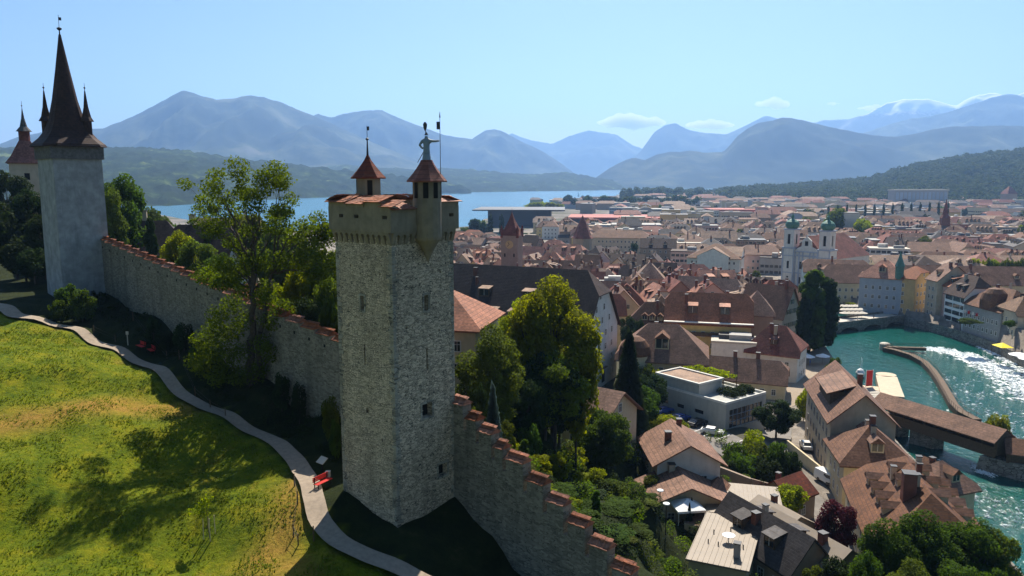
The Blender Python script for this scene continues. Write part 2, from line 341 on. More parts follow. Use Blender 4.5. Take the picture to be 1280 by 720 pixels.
# ---------------- water ----------------
def m_water(name, deep, rough, s1, dist):
    m, t, b = newmat(name, rough, .3); v = wcoords(t, (1,.6,1)); n = noise_(t, v, s1, 6, .65)
    t.links.new(ramp(t, noise_(t, v, s1*.06, 4, .6), [(.3, tuple(x*.7 for x in deep)), (.7, tuple(x*1.25 for x in deep))]), b.inputs['Base Color'])
    b.inputs['IOR'].default_value = 1.33; bump(t, b, n, dist, 1.0); return m
M['river'] = m_water('green_river_water', (.003,.062,.052), .10, .45, .45)
M['lake'] = m_water('blue_lake_water', (.03,.13,.20), .2, .05, 1.2)
mb = MB(); mb.add([(-150,-60,0),(200,-60,0),(200,790,0),(-150,790,0)], [(0,1,2,3)]); struct(mb.build('river', M['river']))
mb = MB(); mb.add([(-30000,790,0),(30000,790,0),(30000,30000,0),(-30000,30000,0)], [(0,1,2,3)]); struct(mb.build('lake', M['lake']))
# flat land on the lake shore
SH = [G(-400,262),G(0,262),G(120,266),G(200,270),G(270,284),G(330,290),G(500,292),G(590,285),G(605,276),G(655,266),G(700,259),G(760,252),G(772,244),G(800,241),G(900,240),G(1000,238.5),G(1150,237),G(1700,236)]
poly = [(p[0], p[1]) for p in SH]+[(SH[-1][0]+500, 775),(SH[0][0]-500, 775)]
bm = bmesh.new(); vs = [bm.verts.new((p[0], p[1], 2.2)) for p in poly]; f = bm.faces.new(vs)
ex = bmesh.ops.extrude_face_region(bm, geom=[f]); bmesh.ops.translate(bm, vec=(0,0,-6), verts=[g for g in ex['geom'] if isinstance(g, bmesh.types.BMVert)])
bmesh.ops.recalc_face_normals(bm, faces=bm.faces[:]); bmesh.ops.triangulate(bm, faces=bm.faces[:])
me = bpy.data.meshes.new('lakeshore_land'); bm.to_mesh(me); bm.free()
m, t, b = newmat('city_ground', .95, .1); v = wcoords(t)
t.links.new(ramp(t, noise_(t, v, .02, 6, .7), [(.35, (.045,.065,.025)), (.5, (.15,.135,.12)), (.7, (.26,.23,.20))]), b.inputs['Base Color']); me.materials.append(m)
struct(link('lakeshore_land', me))
# quay walls along both banks
M['quay'] = m_masonry('quay_stone', (.26,.24,.21), sx=1, sz=2.2)
def quay(P, side, name, z=2.75):
    mb = MB(); n = len(P); off = []
    for i in range(n):
        a = Vector(P[max(i-1, 0)]); c = Vector(P[min(i+1, n-1)]); d = (c-a).normalized(); off.append(Vector(P[i])+Vector((-d.y, d.x))*side*3.2)
    for i in range(n-1):
        p, q = P[i], P[i+1]; r, s = off[i], off[i+1]
        vs = [(p[0],p[1],-3),(q[0],q[1],-3),(q[0],q[1],z),(p[0],p[1],z),(r.x,r.y,z),(s.x,s.y,z),(r.x,r.y,-3),(s.x,s.y,-3)]
        mb.add(vs, [(0,1,2,3),(3,2,5,4),(6,4,5,7)])
        mb.add([(p[0],p[1],z),(q[0],q[1],z),(q[0]+(s.x-q[0])*.12,q[1]+(s.y-q[1])*.12,z),(p[0]+(r.x-p[0])*.12,p[1]+(r.y-p[1])*.12,z),(p[0],p[1],z+.55),(q[0],q[1],z+.55),(q[0]+(s.x-q[0])*.12,q[1]+(s.y-q[1])*.12,z+.55),(p[0]+(r.x-p[0])*.12,p[1]+(r.y-p[1])*.12,z+.55)], [(0,1,5,4),(4,5,6,7),(3,7,6,2)])
    return mb.build(name, M['quay'])
tag(quay(RIVL, 1, 'quay_wall'), 'stone quay wall along the old town bank of the green river', 'quay wall')
tag(quay(RIVR, 1, 'quay_wall'), 'stone quay wall below the painted houses on the far bank of the river', 'quay wall')
# ---------------- mountains ----------------
def rmf(x, y, z=0, o=6): return mnoise.ridged_multi_fractal((x, y, z), 1.0, 2.1, o, 1.0, 2.0)
def fbm(x, y, z=0, o=6): return mnoise.fractal((x, y, z), .9, 2.1, o)
def mtn(name, prof, Dr, wf, wb, mat, amp=.36, fs=1/800., jag=.01, step=4, nv=36, p=1.25, Dn=None, seed=0, base=-6, ridgebump=None):
    pr = np.array(prof, float); px = np.arange(pr[0,0], pr[-1,0]+.1, step); py = np.interp(px, pr[:,0], pr[:,1])
    # smooth interpolation kept angular enough for rock
    V = np.concatenate([-np.linspace(1, 0, nv)**1.2, np.linspace(0, 1, 10)[1:]])
    P = np.zeros((len(V), len(px), 3))
    for i, (a, b_) in enumerate(zip(px, py)):
        k = (a-640)/(F*cP-(b_-360)*sP); zr = HC-sl_(b_)*Dr; ye = max(zr-base, 3)
        zr2 = ye*(1+jag*fbm(a*.09, seed, 3))
        e = min(1, (i+1)/6, (len(px)-i)/6)
        for j, v_ in enumerate(V):
            D = (Dr+v_*(Dr-Dn(a)) if Dn else Dr*(1+v_*wf)) if v_ < 0 else Dr*(1+v_*wb)
            av = abs(v_); X = k*D; g = (1-av)**p
            nn = (rmf(X*fs+seed, D*fs)-1.0)*amp*4*av*(1-av)*(1-av*.4)
            zz_ = base+zr2*max(0, g+nn*(.35+.65*g)) if j not in (0, len(V)-1) else base
            if v_ < 0: zz_ = min(zz_, HC+(base+zr2-HC)*(D/Dr)-av*zr2*.02)
            P[j,i] = (X, D, zz_)
    if ridgebump: 
        for j in range(1, len(V)-1):
            for i in range(len(px)): P[j,i,2] += ridgebump*(fbm(P[j,i,0]*.02, P[j,i,1]*.02, 9, 5))
    return struct(link(name, grid_mesh(name, P, [mat])))
def m_mount(name, stops, sc=.002, snow=None, bd=0):
    m, t, b = newmat(name, .95, .05); v = wcoords(t)
    c = ramp(t, noise_(t, v, sc, 8, .65), stops)
    if snow:
        g = t.nodes.new('ShaderNodeNewGeometry'); s1 = t.nodes.new('ShaderNodeSeparateXYZ'); t.links.new(g.outputs['Position'], s1.inputs[0])
        h = math_(t, 'ADD', s1.outputs[2], math_(t, 'MULTIPLY', noise_(t, v, .006, 6, .7), 260))
        c = mix(t, ramp(t, math_(t, 'DIVIDE', h, 2000), [(snow, 0.0), (snow+.04, 1.0)]), c, (.8,.8,.82))
    t.links.new(c, b.inputs['Base Color'])
    if bd: bump(t, b, noise_(t, v, sc*20, 6, .7), bd)
    return m
mm = m_mount('alpine_slopes', [(.34, (.010,.018,.014)), (.5, (.022,.032,.02)), (.6, (.06,.07,.035)), (.72, (.12,.115,.09))])
ms_ = m_mount('snowy_alps', [(.3, (.10,.10,.10)), (.7, (.2,.2,.19))], snow=.62)
mh = m_mount('wooded_hills', [(.35, (.010,.018,.008)), (.55, (.02,.034,.011)), (.62, (.04,.065,.018)), (.7, (.12,.15,.05)), (.8, (.24,.25,.13))], .009, bd=4)
mtn('mountain_far_ridge', [(480,222),(560,190),(600,178),(640,167),(662,175),(690,180),(712,170),(735,163),(770,168),(792,182),(815,190),(860,200)], 13500, .12, .15, mm, seed=3)
mtn('mountain_peaks', [(770,222),(800,190),(818,165),(832,156),(845,154),(862,163),(880,166),(908,168),(930,158),(942,152),(955,145),(972,148),(985,155),(1005,168),(1060,190)], 11500, .1, .15, mm, seed=5)
mtn('snowy_mountain', [(960,180),(1000,158),(1030,150),(1060,149),(1085,142),(1108,129),(1130,124),(1160,124),(1178,128),(1195,133),(1205,125),(1225,118),(1245,116),(1262,122),(1290,112),(1330,118),(1400,100)], 12800, .1, .12, ms_, seed=8, amp=.35)
mtn('mountain_right_range', [(1040,205),(1080,166),(1110,156),(1140,148),(1165,145),(1185,140),(1210,132),(1240,122),(1262,117),(1285,123),(1320,112),(1380,100),(1450,110)], 9800, .14, .15, mm, seed=11)
mtn('mountain_behind', [(330,190),(380,152),(397,142),(412,147),(432,142),(455,138),(478,138),(495,146),(520,156),(556,169),(590,174),(606,163),(618,161),(632,166),(650,176),(680,190),(704,206),(722,220)], 9000, .14, .15, mm, seed=14)
mtn('mountain_massif', [(-150,185),(-40,188),(0,180),(20,172),(45,167),(70,160),(100,163),(130,160),(150,152),(172,143),(196,130),(212,121),(222,116),(230,113.5),(240,115),(252,120),(270,124),(285,124),(300,121),(314,119),(330,122),(352,128),(375,138),(400,148),(430,162),(470,180),(520,200),(560,216),(600,226)], 7600, .32, .25, mm, seed=17)
mtn('mountain_headland', [(742,224),(762,210),(782,200),(792,197),(806,200),(822,193),(836,190),(850,190),(862,188),(880,191),(904,190),(912,182),(922,170),(935,160),(950,153),(966,151),(978,147),(992,147.5),(1010,152),(1030,157),(1058,163),(1090,169),(1118,171),(1140,168),(1165,162),(1190,158),(1215,158),(1250,157),(1290,158),(1330,150),(1420,158)], 6400, .16, .25, mm, seed=21, amp=.3)
def dn_left(a): return 54/sl_(np.interp(a, [-200,200,330,430,560,783], [262,258,250,246,241,237.5]))
mtn('wooded_hill', [(-200,172),(-60,180),(0,184),(60,187),(130,185),(190,186),(240,189),(280,195),(320,200),(370,206),(420,212),(480,218),(540,226),(590,236)], 3350, 0, .3, mh, Dn=lambda a: min(dn_left(a), 3250), seed=25, amp=.18, nv=44, p=.95, ridgebump=14, base=-3, step=3)
mtn('wooded_headland', [(330,236),(380,213),(430,206),(470,209),(520,212),(560,210),(600,213),(640,217),(670,218),(705,215),(740,221),(765,226),(778,232),(783,237)], 5200, 0, .3, mh, Dn=dn_left, seed=29, amp=.15, nv=40, p=.9, ridgebump=12, base=-3, step=3)
mtn('wooded_hillside', [(900,242),(960,238),(1000,236),(1050,232),(1085,229),(1110,222),(1140,212),(1180,205),(1230,197),(1290,190),(1400,178),(1560,170)], 2500, .40, .3, m_mount('forest_floor', [(.3, (.02,.035,.012)), (.7, (.04,.06,.02))], .01), seed=33, amp=.12, nv=44, p=1.0, ridgebump=4, base=-3, step=4)
# ---------------- haze ----------------
hb = MB(); hb.box(-17000, 17000, -250, 16500, -9, 1750)
hm = bpy.data.materials.new('haze'); hm.use_nodes = True; t = hm.node_tree; t.nodes.clear()
o_ = t.nodes.new('ShaderNodeOutputMaterial'); pv_ = t.nodes.new('ShaderNodeVolumePrincipled')
pv_.inputs['Color'].default_value = (.33,.57,1,1); pv_.inputs['Density'].default_value = HAZE_DENS; pv_.inputs['Anisotropy'].default_value = .4
t.links.new(pv_.outputs[0], o_.inputs['Volume'])
hz_ = hb.build('haze', hm); hz_['kind'] = 'stuff'
# ================= MAIN TOWER =================
def wall_face(mb, W, h0, h1, holes, O, U, mi=0, depth=.5, hole_mi=1):
    """vertical rectangle from O along U (length W), h0..h1, with recessed openings (u0,u1,z0,z1)"""
    O = Vector(O); U = Vector(U).normalized(); Nn = Vector((U.y, -U.x, 0))
    us = sorted({0, W}|{q for h in holes for q in h[:2]}); zs = sorted({h0, h1}|{q for h in holes for q in h[2:4]})
    P = lambda u, z, d=0: O+U*u-Nn*d+Vector((0,0,z-O.z))
    for i in range(len(us)-1):
        for j in range(len(zs)-1):
            cu, cz = (us[i]+us[i+1])/2, (zs[j]+zs[j+1])/2
            if any(h[0] < cu < h[1] and h[2] < cz < h[3] for h in holes): continue
            mb.add([P(us[i],zs[j]),P(us[i+1],zs[j]),P(us[i+1],zs[j+1]),P(us[i],zs[j+1])], [(0,1,2,3)], mi)
    for (a, c, z0, z1) in [h[:4] for h in holes]:
        q = [(a,z0),(c,z0),(c,z1),(a,z1)]
        for k in range(4):
            p0, p1 = q[k], q[(k+1) % 4]; mb.add([P(*p0),P(*p1),P(*p1,depth),P(*p0,depth)], [(0,3,2,1)], mi)
        mb.add([P(a,z0,depth),P(c,z0,depth),P(c,z1,depth),P(a,z1,depth)], [(0,1,2,3)], hole_mi)
S = 6.3; TR = R(-39.2); TC = (-9.02, 58.4); TZ = 26.0
tw = thing('stone_tower', 'tall square rubble stone tower with battlements and two roofed turrets on top', 'tower', (TC[0], TC[1], TZ), TR)
Z0 = 0; ZT = 50.2-TZ; hs = S/2
zc = lambda z: z-TZ
mb = MB()
LH = [(2.75,3.15,zc(44.4),zc(45.5)),(2.95,3.12,zc(40.2),zc(41.8)),(3.0,3.3,zc(36.5),zc(36.9)),(1.6,1.75,zc(47.6),zc(47.8)),(4.9,5.05,zc(47.2),zc(47.4)),(1.2,1.35,zc(43),zc(43.2)),(4.6,4.75,zc(42.6),zc(42.8)),(2.2,2.35,zc(33.2),zc(33.4)),(4.7,4.85,zc(34.6),zc(34.8))]
RH = [(3.1,3.5,zc(44.3),zc(45.5)),(3.25,3.42,zc(39.7),zc(41.4)),(2.7,3.75,zc(36.0),zc(37.1)),(4.35,5.35,zc(30.8),zc(31.8)),(1.0,1.15,zc(38.1),zc(38.3)),(1.2,1.35,zc(43.2),zc(43.4)),(4.6,4.75,zc(42.5),zc(42.7)),(1.1,1.25,zc(47.2),zc(47.4)),(4.8,4.95,zc(47.0),zc(47.2))]
wall_face(mb, S, 0, ZT, LH, (-hs,-hs,0), (1,0,0)); wall_face(mb, S, 0, ZT, RH, (hs,-hs,0), (0,1,0))
wall_face(mb, S, 0, ZT, [(3,3.4,zc(44),zc(45.2)),(3,3.4,zc(38),zc(39.2))], (hs,hs,0), (-1,0,0)); wall_face(mb, S, 0, ZT, [(3,3.4,zc(44),zc(45.2))], (-hs,hs,0), (0,-1,0))
mb.build('shaft', [M['stone'], M['hole']], tw)
# corner quoins, alternately long and short
QB = [MB() for _ in range(4)]; rq = random.Random(3); z = .1
while z < ZT-.9:
    hh = rq.uniform(.2,.34); k = rq.random() < .5
    for qi, (sx, sy) in enumerate(((1,-1),(-1,-1),(1,1),(-1,1))):
        la = rq.uniform(.35,.6) if k else rq.uniform(.2,.35); lb = rq.uniform(.2,.35) if k else rq.uniform(.35,.6); p = .03
        x0, x1 = sorted((sx*(hs+p), sx*(hs-la))); y0, y1 = sorted((sy*(hs+p), sy*(hs-lb)))
        QB[qi].box(x0, x1, y0, y1, z, z+hh-.035)
    z += hh
for q_ in QB: q_.build('quoins', M['ashlar'], tw)
# irregular facing stones standing proud of both visible faces
mb = MB(); rq = random.Random(5)
for i in range(3300):
    l, h_ = rq.uniform(.12,.42), rq.uniform(.05,.13); u = rq.uniform(-hs+.35, hs-.35-l); zz = rq.uniform(.5, ZT-.6); p = rq.uniform(.006,.022)
    if i % 2:
        if any(a-.05 < u+hs+l/2 < c+.05 and z0-.1 < zz < z1+.1 for a, c, z0, z1 in LH): continue
        mb.box(u, u+l, -hs-p, -hs+.02, zz, zz+h_)
    else:
        if any(a-.05 < u+hs+l/2 < c+.05 and z0-.1 < zz < z1+.1 for a, c, z0, z1 in RH): continue
        mb.box(hs-.02, hs+p, u, u+l, zz, zz+h_)
mb.build('facing_stones', M['stone'], tw)
# stone frames of the larger openings
for (fx, a, c, z0, z1) in [(1, *h) for h in RH[:1]+RH[2:4]]+[(0, *LH[0])]:
    mb = MB()
    for (u0, u1, w0, w1) in ((a-.18,a,z0-.15,z1+.15),(c,c+.18,z0-.15,z1+.15),(a,c,z1,z1+.18),(a,c,z0-.18,z0)):
        if fx: mb.box(hs-.05, hs+.05, -hs+u0, -hs+u1, w0, w1)
        else: mb.box(-hs+u0, -hs+u1, -hs-.05, -hs+.05, w0, w1)
    mb.build('window_surround', M['ashlar'], tw)
# machicolation: corbels with round-headed recesses between them
OV = .34; ho = hs+OV; zb = zc(49.5); zp = zc(50.35); ztop = zc(52.45)
mbc = MB(); nC = 11
for side in range(4):
    Mx = Matrix.Rotation(side*math.pi/2, 4, 'Z')
    for k in range(nC):
        cx_ = -hs+.12+(S-.24)*k/(nC-1); wq = .15
        pts = [(-hs+.05, zb-.1), (-hs-.08, zb), (-hs-.16, zb+.3), (-hs-.26, zb+.55), (-ho+.04, zb+.8), (-ho+.04, zp+.06), (-hs+.05, zp+.06)]
        n = len(pts); vs = [Mx@Vector((cx_-wq, a, b_)) for a, b_ in pts]+[Mx@Vector((cx_+wq, a, b_)) for a, b_ in pts]
        mbc.add(vs, [tuple(range(n)), tuple(range(2*n-1, n-1, -1))]+[(i, n+i, n+(i+1) % n, (i+1) % n) for i in range(n)])
        if k < nC-1:   # little arch head between corbels
            x0 = cx_+wq; x1 = cx_+(S-.24)/(nC-1)-wq; m_ = (x0+x1)/2; r_ = (x1-x0)/2
            for q in range(6):
                a0, a1 = math.pi*q/6, math.pi*(q+1)/6
                vs = [Mx@Vector((m_-r_*math.cos(a0), yy, zp-.33+r_*math.sin(a0))) for yy in (-ho+.06, -hs)]+[Mx@Vector((m_-r_*math.cos(a1), yy, zp-.33+r_*math.sin(a1))) for yy in (-ho+.06, -hs)]
                vs += [Mx@Vector((m_-r_*math.cos(a), yy, zp+.06)) for a in (a0, a1) for yy in (-ho+.06, -hs)]
                mbc.add(vs, [(0,2,6,4),(0,1,3,2),(1,5,7,3)])
mbc.build('corbel_table', M['render_beige'], tw)
mb = MB(); th = .45; rq = random.Random(9)
slits = {0: [1.25, 3.0, 6.1], 1: [5.9], 2: [2, 5], 3: [2, 5]}
W2 = 2*ho
for side in range(4):
    Mx = Matrix.Rotation(side*math.pi/2, 4, 'Z'); tmp = MB()
    hl = [(s_, s_+.5, zp+.95, zp+1.2) for s_ in slits[side]]
    wall_face(tmp, W2, zp, ztop-.35, hl, (-ho,-ho,zp), (1,0,0), depth=th)
    tmp.add([(-ho,-ho,ztop-.35),(ho,-ho,ztop-.35),(ho-th,-ho+th,ztop-.35),(-ho+th,-ho+th,ztop-.35),(-ho+th,-ho+th,zp+.5),(ho-th,-ho+th,zp+.5)], [(0,1,2,3),(3,2,5,4)])
    tmp.add([(-ho,-ho,zp),(ho,-ho,zp),(hs,-hs,zp),(-hs,-hs,zp)], [(0,3,2,1)])
    for f_, mi in zip(tmp.f, tmp.m): pass
    mb.add([Mx@Vector(p) for p in tmp.v], tmp.f, 0); mb.m[-len(tmp.m):] = tmp.m
mb.build('parapet', [M['render_beige'], M['hole']], tw)
mb = MB(); mb.box(-ho+th, ho-th, -ho+th, ho-th, zp, zp+.45); mb.build('floor_slab', M['concrete'], tw)
# merlons, each under its own little tiled roof
mer = {0: [(0,2.15,0),(2.15,4.1,-.1),(4.15,6.0,.06),(6.05,7.3,-.25)], 1: [(0,2.2,-.45),(4.9,W2,0)], 2: [(0,2.4,0),(2.7,4.8,.05),(5,W2,0)], 3: [(0,2.3,.05),(2.5,4.6,0),(4.9,W2,.1)]}
for side in range(4):
    Mx = Matrix.Rotation(side*math.pi/2, 4, 'Z')
    for (a, c, dz) in mer[side]:
        z1 = ztop+dz; mbm = MB(); mbm.box(-ho+a+.03, -ho+c-.03, -ho+.002, -ho+th, ztop-.35, z1, 0, Mx); mo = mbm.build('merlon', M['render_beige'], tw)
        mbt = MB(); nrow = 5
        for k in range(nrow):
            y0 = -ho-.28+k*.27; zz = z1-.04+k*.085
            x = -ho+a-.08
            while x < -ho+c+.02:
                wt = min(rq.uniform(.2,.26), -ho+c+.12-x); jz = rq.uniform(-.015,.02)
                mbt.add([Mx@Vector(p) for p in ((x,y0,zz+jz),(x+wt,y0,zz+jz),(x+wt,y0+.34,zz+.1+jz),(x,y0+.34,zz+.1+jz),(x,y0,zz+.055+jz),(x+wt,y0,zz+.055+jz),(x+wt,y0+.34,zz+.15+jz),(x,y0+.34,zz+.15+jz))], [(0,3,2,1),(4,5,6,7),(0,1,5,4),(1,2,6,5),(2,3,7,6),(3,0,4,7)]); x += wt+.012
        mbt.build('tiles', M['tile_orange'], mo)
def to_local(x, y, z): 
    d = Matrix.Rotation(-TR, 2)@Vector((x-TC[0], y-TC[1])); return (d.x, d.y, z-TZ)
# stair turret
lx, ly, _ = to_local(-11.35, 60.6, 0)
n6 = 8
mb = MB()
z_0, z_1 = zc(51.0), zc(54.25); pr = ngon(n6, .98, lx, ly, R(22.5+12))
mb.prism(pr, z_0, z_1); st = mb.build('stair_turret', M['render_beige'], tw)
for k in range(n6):
    a0, a1 = Vector(pr[k]), Vector(pr[(k+1) % n6]); c = (a0+a1)/2; nn = (c-Vector((lx, ly))).normalized(); u = (a1-a0).normalized()
    if k % 2: continue
    mb = MB(); P = lambda s_, z_, d_: (c.x+u.x*s_+nn.x*d_, c.y+u.y*s_+nn.y*d_, z_)
    mb.add([P(-.2,z_1-1.35,.012),P(.2,z_1-1.35,.012),P(.2,z_1-.2,.012),P(-.2,z_1-.2,.012)], [(0,1,2,3)]); mb.build('opening', M['hole'], st)
def swoop(lx, ly, r, z0, z1, rt, n, ph, k=5, flare=.25):
    out = []
    for i in range(k+1):
        f_ = i/k; out.append((rt+(r-rt)*((1-f_)**(1+flare)), z0+(z1-z0)*f_))
    return [(r*.99, z0-.09)]+out
mb = MB(); mb.lathe(swoop(lx, ly, 1.42, z_1, z_1+1.75, .09, n6, 0), n6, lx, ly, 0, R(22.5+12)); rf = mb.build('turret_roof', M['tile_red'], tw)
mb = MB(); mb.tube((lx,ly,z_1+1.7),(lx,ly,z_1+2.9),.09,.04,8); mb.lathe([(.02,z_1+2.86),(.13,z_1+2.94),(.13,z_1+3.02),(.02,z_1+3.1)],10,lx,ly); mb.tube((lx,ly,z_1+3.05),(lx,ly,z_1+4.0),.02,.02,6); mb.box(lx+.02,lx+.26,ly-.01,ly+.01,z_1+3.65,z_1+3.95); mb.build('weather_vane', M['iron'], rf)
# bartizan with tapering foot
bx, by = hs+.42, .05
zE = zc(54.0); mb = MB()
mb.lathe([(.04, zc(48.0)),(.35, zc(48.75)),(.72, zc(49.4)),(.95, zc(49.7)),(1.02, zc(49.9)),(1.04, zE)], 16, bx, by, 0); bt = mb.build('corner_turret', M['render_beige'], tw, smooth=False)
for a_ in (-95, -50, -8, 40, 85, 175, 130, -140):
    nn = Vector((math.cos(R(a_)), math.sin(R(a_)))); u = Vector((-nn.y, nn.x)); c = Vector((bx, by))+nn*1.045
    mb = MB(); P = lambda s_, z_: (c.x+u.x*s_, c.y+u.y*s_, z_)
    mb.add([P(-.19,zE-1.25),P(.19,zE-1.25),P(.19,zE-.12),P(-.19,zE-.12)], [(0,1,2,3)]); mb.build('opening', M['hole'], bt)
mb = MB(); mb.lathe(swoop(bx, by, 1.5, zE, zE+1.5, .42, 8, 0), 8, bx, by, 0, R(10)); rf2 = mb.build('turret_roof', M['tile_red'], tw)
for (qx, qy, rr) in ((hs-1.2, 1.8, .4), (-hs+.6, -1.1, .45)):
    mb = MB()
    for k in range(10):
        a0, a1 = math.pi*k/10, math.pi*(k+1)/10
        mb.tube((qx+rr*math.cos(a0), qy, ztop-.1+rr*1.3*math.sin(a0)), (qx+rr*math.cos(a1), qy, ztop-.1+rr*1.3*math.sin(a1)), .025, None, 5)
    mb.build('iron_hoop', M['iron'], tw)
# statue on the bartizan (skin-grown single body)
M['statue'] = m_plain('weathered_zinc', (.20,.26,.32), .6, .15, 3)
def skin_body(name, verts, edges, radii, mat, sub=2):
    me = bpy.data.meshes.new(name); me.from_pydata(verts, edges, []); me.materials.append(mat); o = bpy.data.objects.new(name, me); COL.objects.link(o)
    sk = o.modifiers.new('Skin', 'SKIN'); me.skin_vertices[0].data[0].use_root = True
    for i, r in enumerate(radii): me.skin_vertices[0].data[i].radius = (r, r) if not isinstance(r, tuple) else r
    ss = o.modifiers.new('Sub', 'SUBSURF'); ss.levels = sub; ss.render_levels = sub; return o
sx0, sy0, sz0 = bx, by, zE+1.48
SV = [(0,0,.45),(0,0,.85),(0,0,1.15),(0,0,1.38),(0,0,1.52),(0,0,1.68),(-.24,0,1.33),(-.46,0,1.05),(-.2,-.04,.78),(.24,0,1.33),(.5,-.02,1.3),(.86,-.02,1.33),(-.1,0,0),(.12,0,0),(-.1,0,.25),(.12,0,.25)]
SE = [(0,1),(1,2),(2,3),(3,4),(4,5),(3,6),(6,7),(7,8),(3,9),(9,10),(10,11),(0,14),(14,12),(0,15),(15,13)]
SRd = [(.27,.2),(.2,.16),(.25,.18),(.22,.16),.09,.15,.12,.09,.075,.12,.09,.07,.12,.12,.15,.15]
stt = skin_body('knight_statue', SV, SE, SRd, M['statue'])
wl = Matrix.Translation((TC[0], TC[1], TZ))@Matrix.Rotation(TR, 4, 'Z')@Vector((sx0, sy0, sz0))
stt.location = wl; stt.scale = (1.12,1.25,1.05); stt.rotation_euler = (0,0,R(-3)); tag(stt, 'grey metal statue of a standing knight, one hand on hip, atop the turret roof', 'statue')
mb = MB(); mb.lathe([(.12,1.76),(.14,1.72),(.05,1.9)],8,0,0); mb.tube((0,0,1.8),(-.06,0,2.05),.03); mb.lathe([(.03,2.0),(.11,2.2),(.14,2.45),(.06,2.6)],8,-.07,0); mb.build('helmet_plume', M['metal_dark'], stt)
mb = MB(); mb.lathe([(.24,.42),(.28,.15),(.3,.0),(.27,-.05)],12,0,0); mb.build('tunic_skirt', M['statue'], stt)
mb = MB(); mb.tube((-.12,.02,.72),(-.62,.1,-.15),.03,.02); mb.build('sword', M['metal_dark'], stt)
pole = MB(); pole.tube((.9,-.02,-.95),(.9,-.02,2.9),.025,.018,6); pole.tube((.9,-.02,2.9),(.9,-.02,3.3),.05,.01,6); po = pole.build('flag_lance', M['iron'], stt)
mb = MB(); mb.box(.68,.88,-.03,0,2.1,2.62); mb.build('pennant', M['metal_dark'], po)
# ================= LEFT TOWERS =================
def left_tower():
    s = 6.2; h = s/2; c = (-62.0, 108.0); z0 = 36.0; rt = R(48)
    T = thing('stone_tower', 'pale rendered tower with a tall dark pointed spire and small corner spires', 'tower', (c[0], c[1], z0), rt)
    mb = MB(); zs = 57.0-z0
    t0 = [(-h*1.04,-h*1.04),(h*1.04,-h*1.04),(h*1.04,h*1.04),(-h*1.04,h*1.04)]; t1 = [(-h,-h),(h,-h),(h,h),(-h,h)]
    mb.prism(t0, 0, zs, 0, t1); mb.build('shaft', M['render_grey'], T)
    for zz in (4.2, 9.4, 14.6):
        mb = MB(); k = h*1.03-zz*.005; mb.prism([(-k,-k),(k,-k),(k,k),(-k,k)], zz, zz+.12); mb.build('string_course', M['render_grey'], T)
    k = h+.25; mb = MB(); mb.prism([(-k,-k),(k,-k),(k,k),(-k,k)], zs-.05, zs+1.75)
    for i in range(-8, 9):
        for sx in (-1, 1):
            mb.box(i*.4-.02, i*.4+.02, sx*k-.03, sx*k+.03, zs-.05, zs+1.75); mb.box(sx*k-.03, sx*k+.03, i*.4-.02, i*.4+.02, zs-.05, zs+1.75)
    mb.build('timber_storey', M['greywood'], T)
    # spire: bell-cast square blending to an octagon
    lv = [(0,4.1,0),(.35,3.95,0),(1.2,3.15,.1),(2.2,2.55,.3),(3.6,2.1,.6),(6.5,1.5,.9),(10.5,.85,1),(15.2,.14,1)]
    V = []; n = 16
    for (z, r, oc) in lv:
        for i in range(n):
            a = 2*math.pi*(i+.5)/n; ca, sa = math.cos(a), math.sin(a); sq = r/max(abs(ca), abs(sa)); o8 = r*1.02/max(math.cos(((a+math.pi/8) % (math.pi/4))-math.pi/8), .1); q = sq*(1-oc)+o8*oc; V.append((q*ca, q*sa, zs+1.65+z))
    mb = MB(); fs = [(k_*n+i, k_*n+(i+1) % n, (k_+1)*n+(i+1) % n, (k_+1)*n+i) for k_ in range(len(lv)-1) for i in range(n)]+[tuple(range(n-1,-1,-1)), tuple(range((len(lv)-1)*n, len(lv)*n))]
    mb.add(V, fs); sp_ = mb.build('spire', M['tile_spire'], T)
    zt = zs+1.65+15.2
    mb = MB(); mb.tube((0,0,zt-.3),(0,0,zt+1),.1,.05); mb.lathe([(.05,zt+.5),(.32,zt+.7),(.32,zt+.85),(.05,zt+1.0)],10); mb.tube((0,0,zt+1),(0,0,zt+2.6),.03,.03); mb.box(0,.35,-.01,.01,zt+1.9,zt+2.3); mb.build('finial', M['iron'], sp_)
    for sx, sy in ((1,-1),(-1,1)):
        cx_, cy_ = sx*1.95, sy*1.95
        mb = MB(); z = zs+1.9
        mb.lathe([(.62,z),(.62,z+3.3)],8,cx_,cy_); cs = mb.build('corner_spire', M['tile_spire'], T)
        mb = MB(); mb.lathe([(.95,z+3.3),(.6,z+3.9),(.32,z+5.2),(.08,z+7.4)],8,cx_,cy_); mb.tube((cx_,cy_,z+7.3),(cx_,cy_,z+8.5),.05,.02); mb.lathe([(.03,z+7.7),(.16,z+7.85),(.03,z+8.0)],8,cx_,cy_); mb.build('spire_cap', M['tile_spire'], cs)
    return T
left_tower()
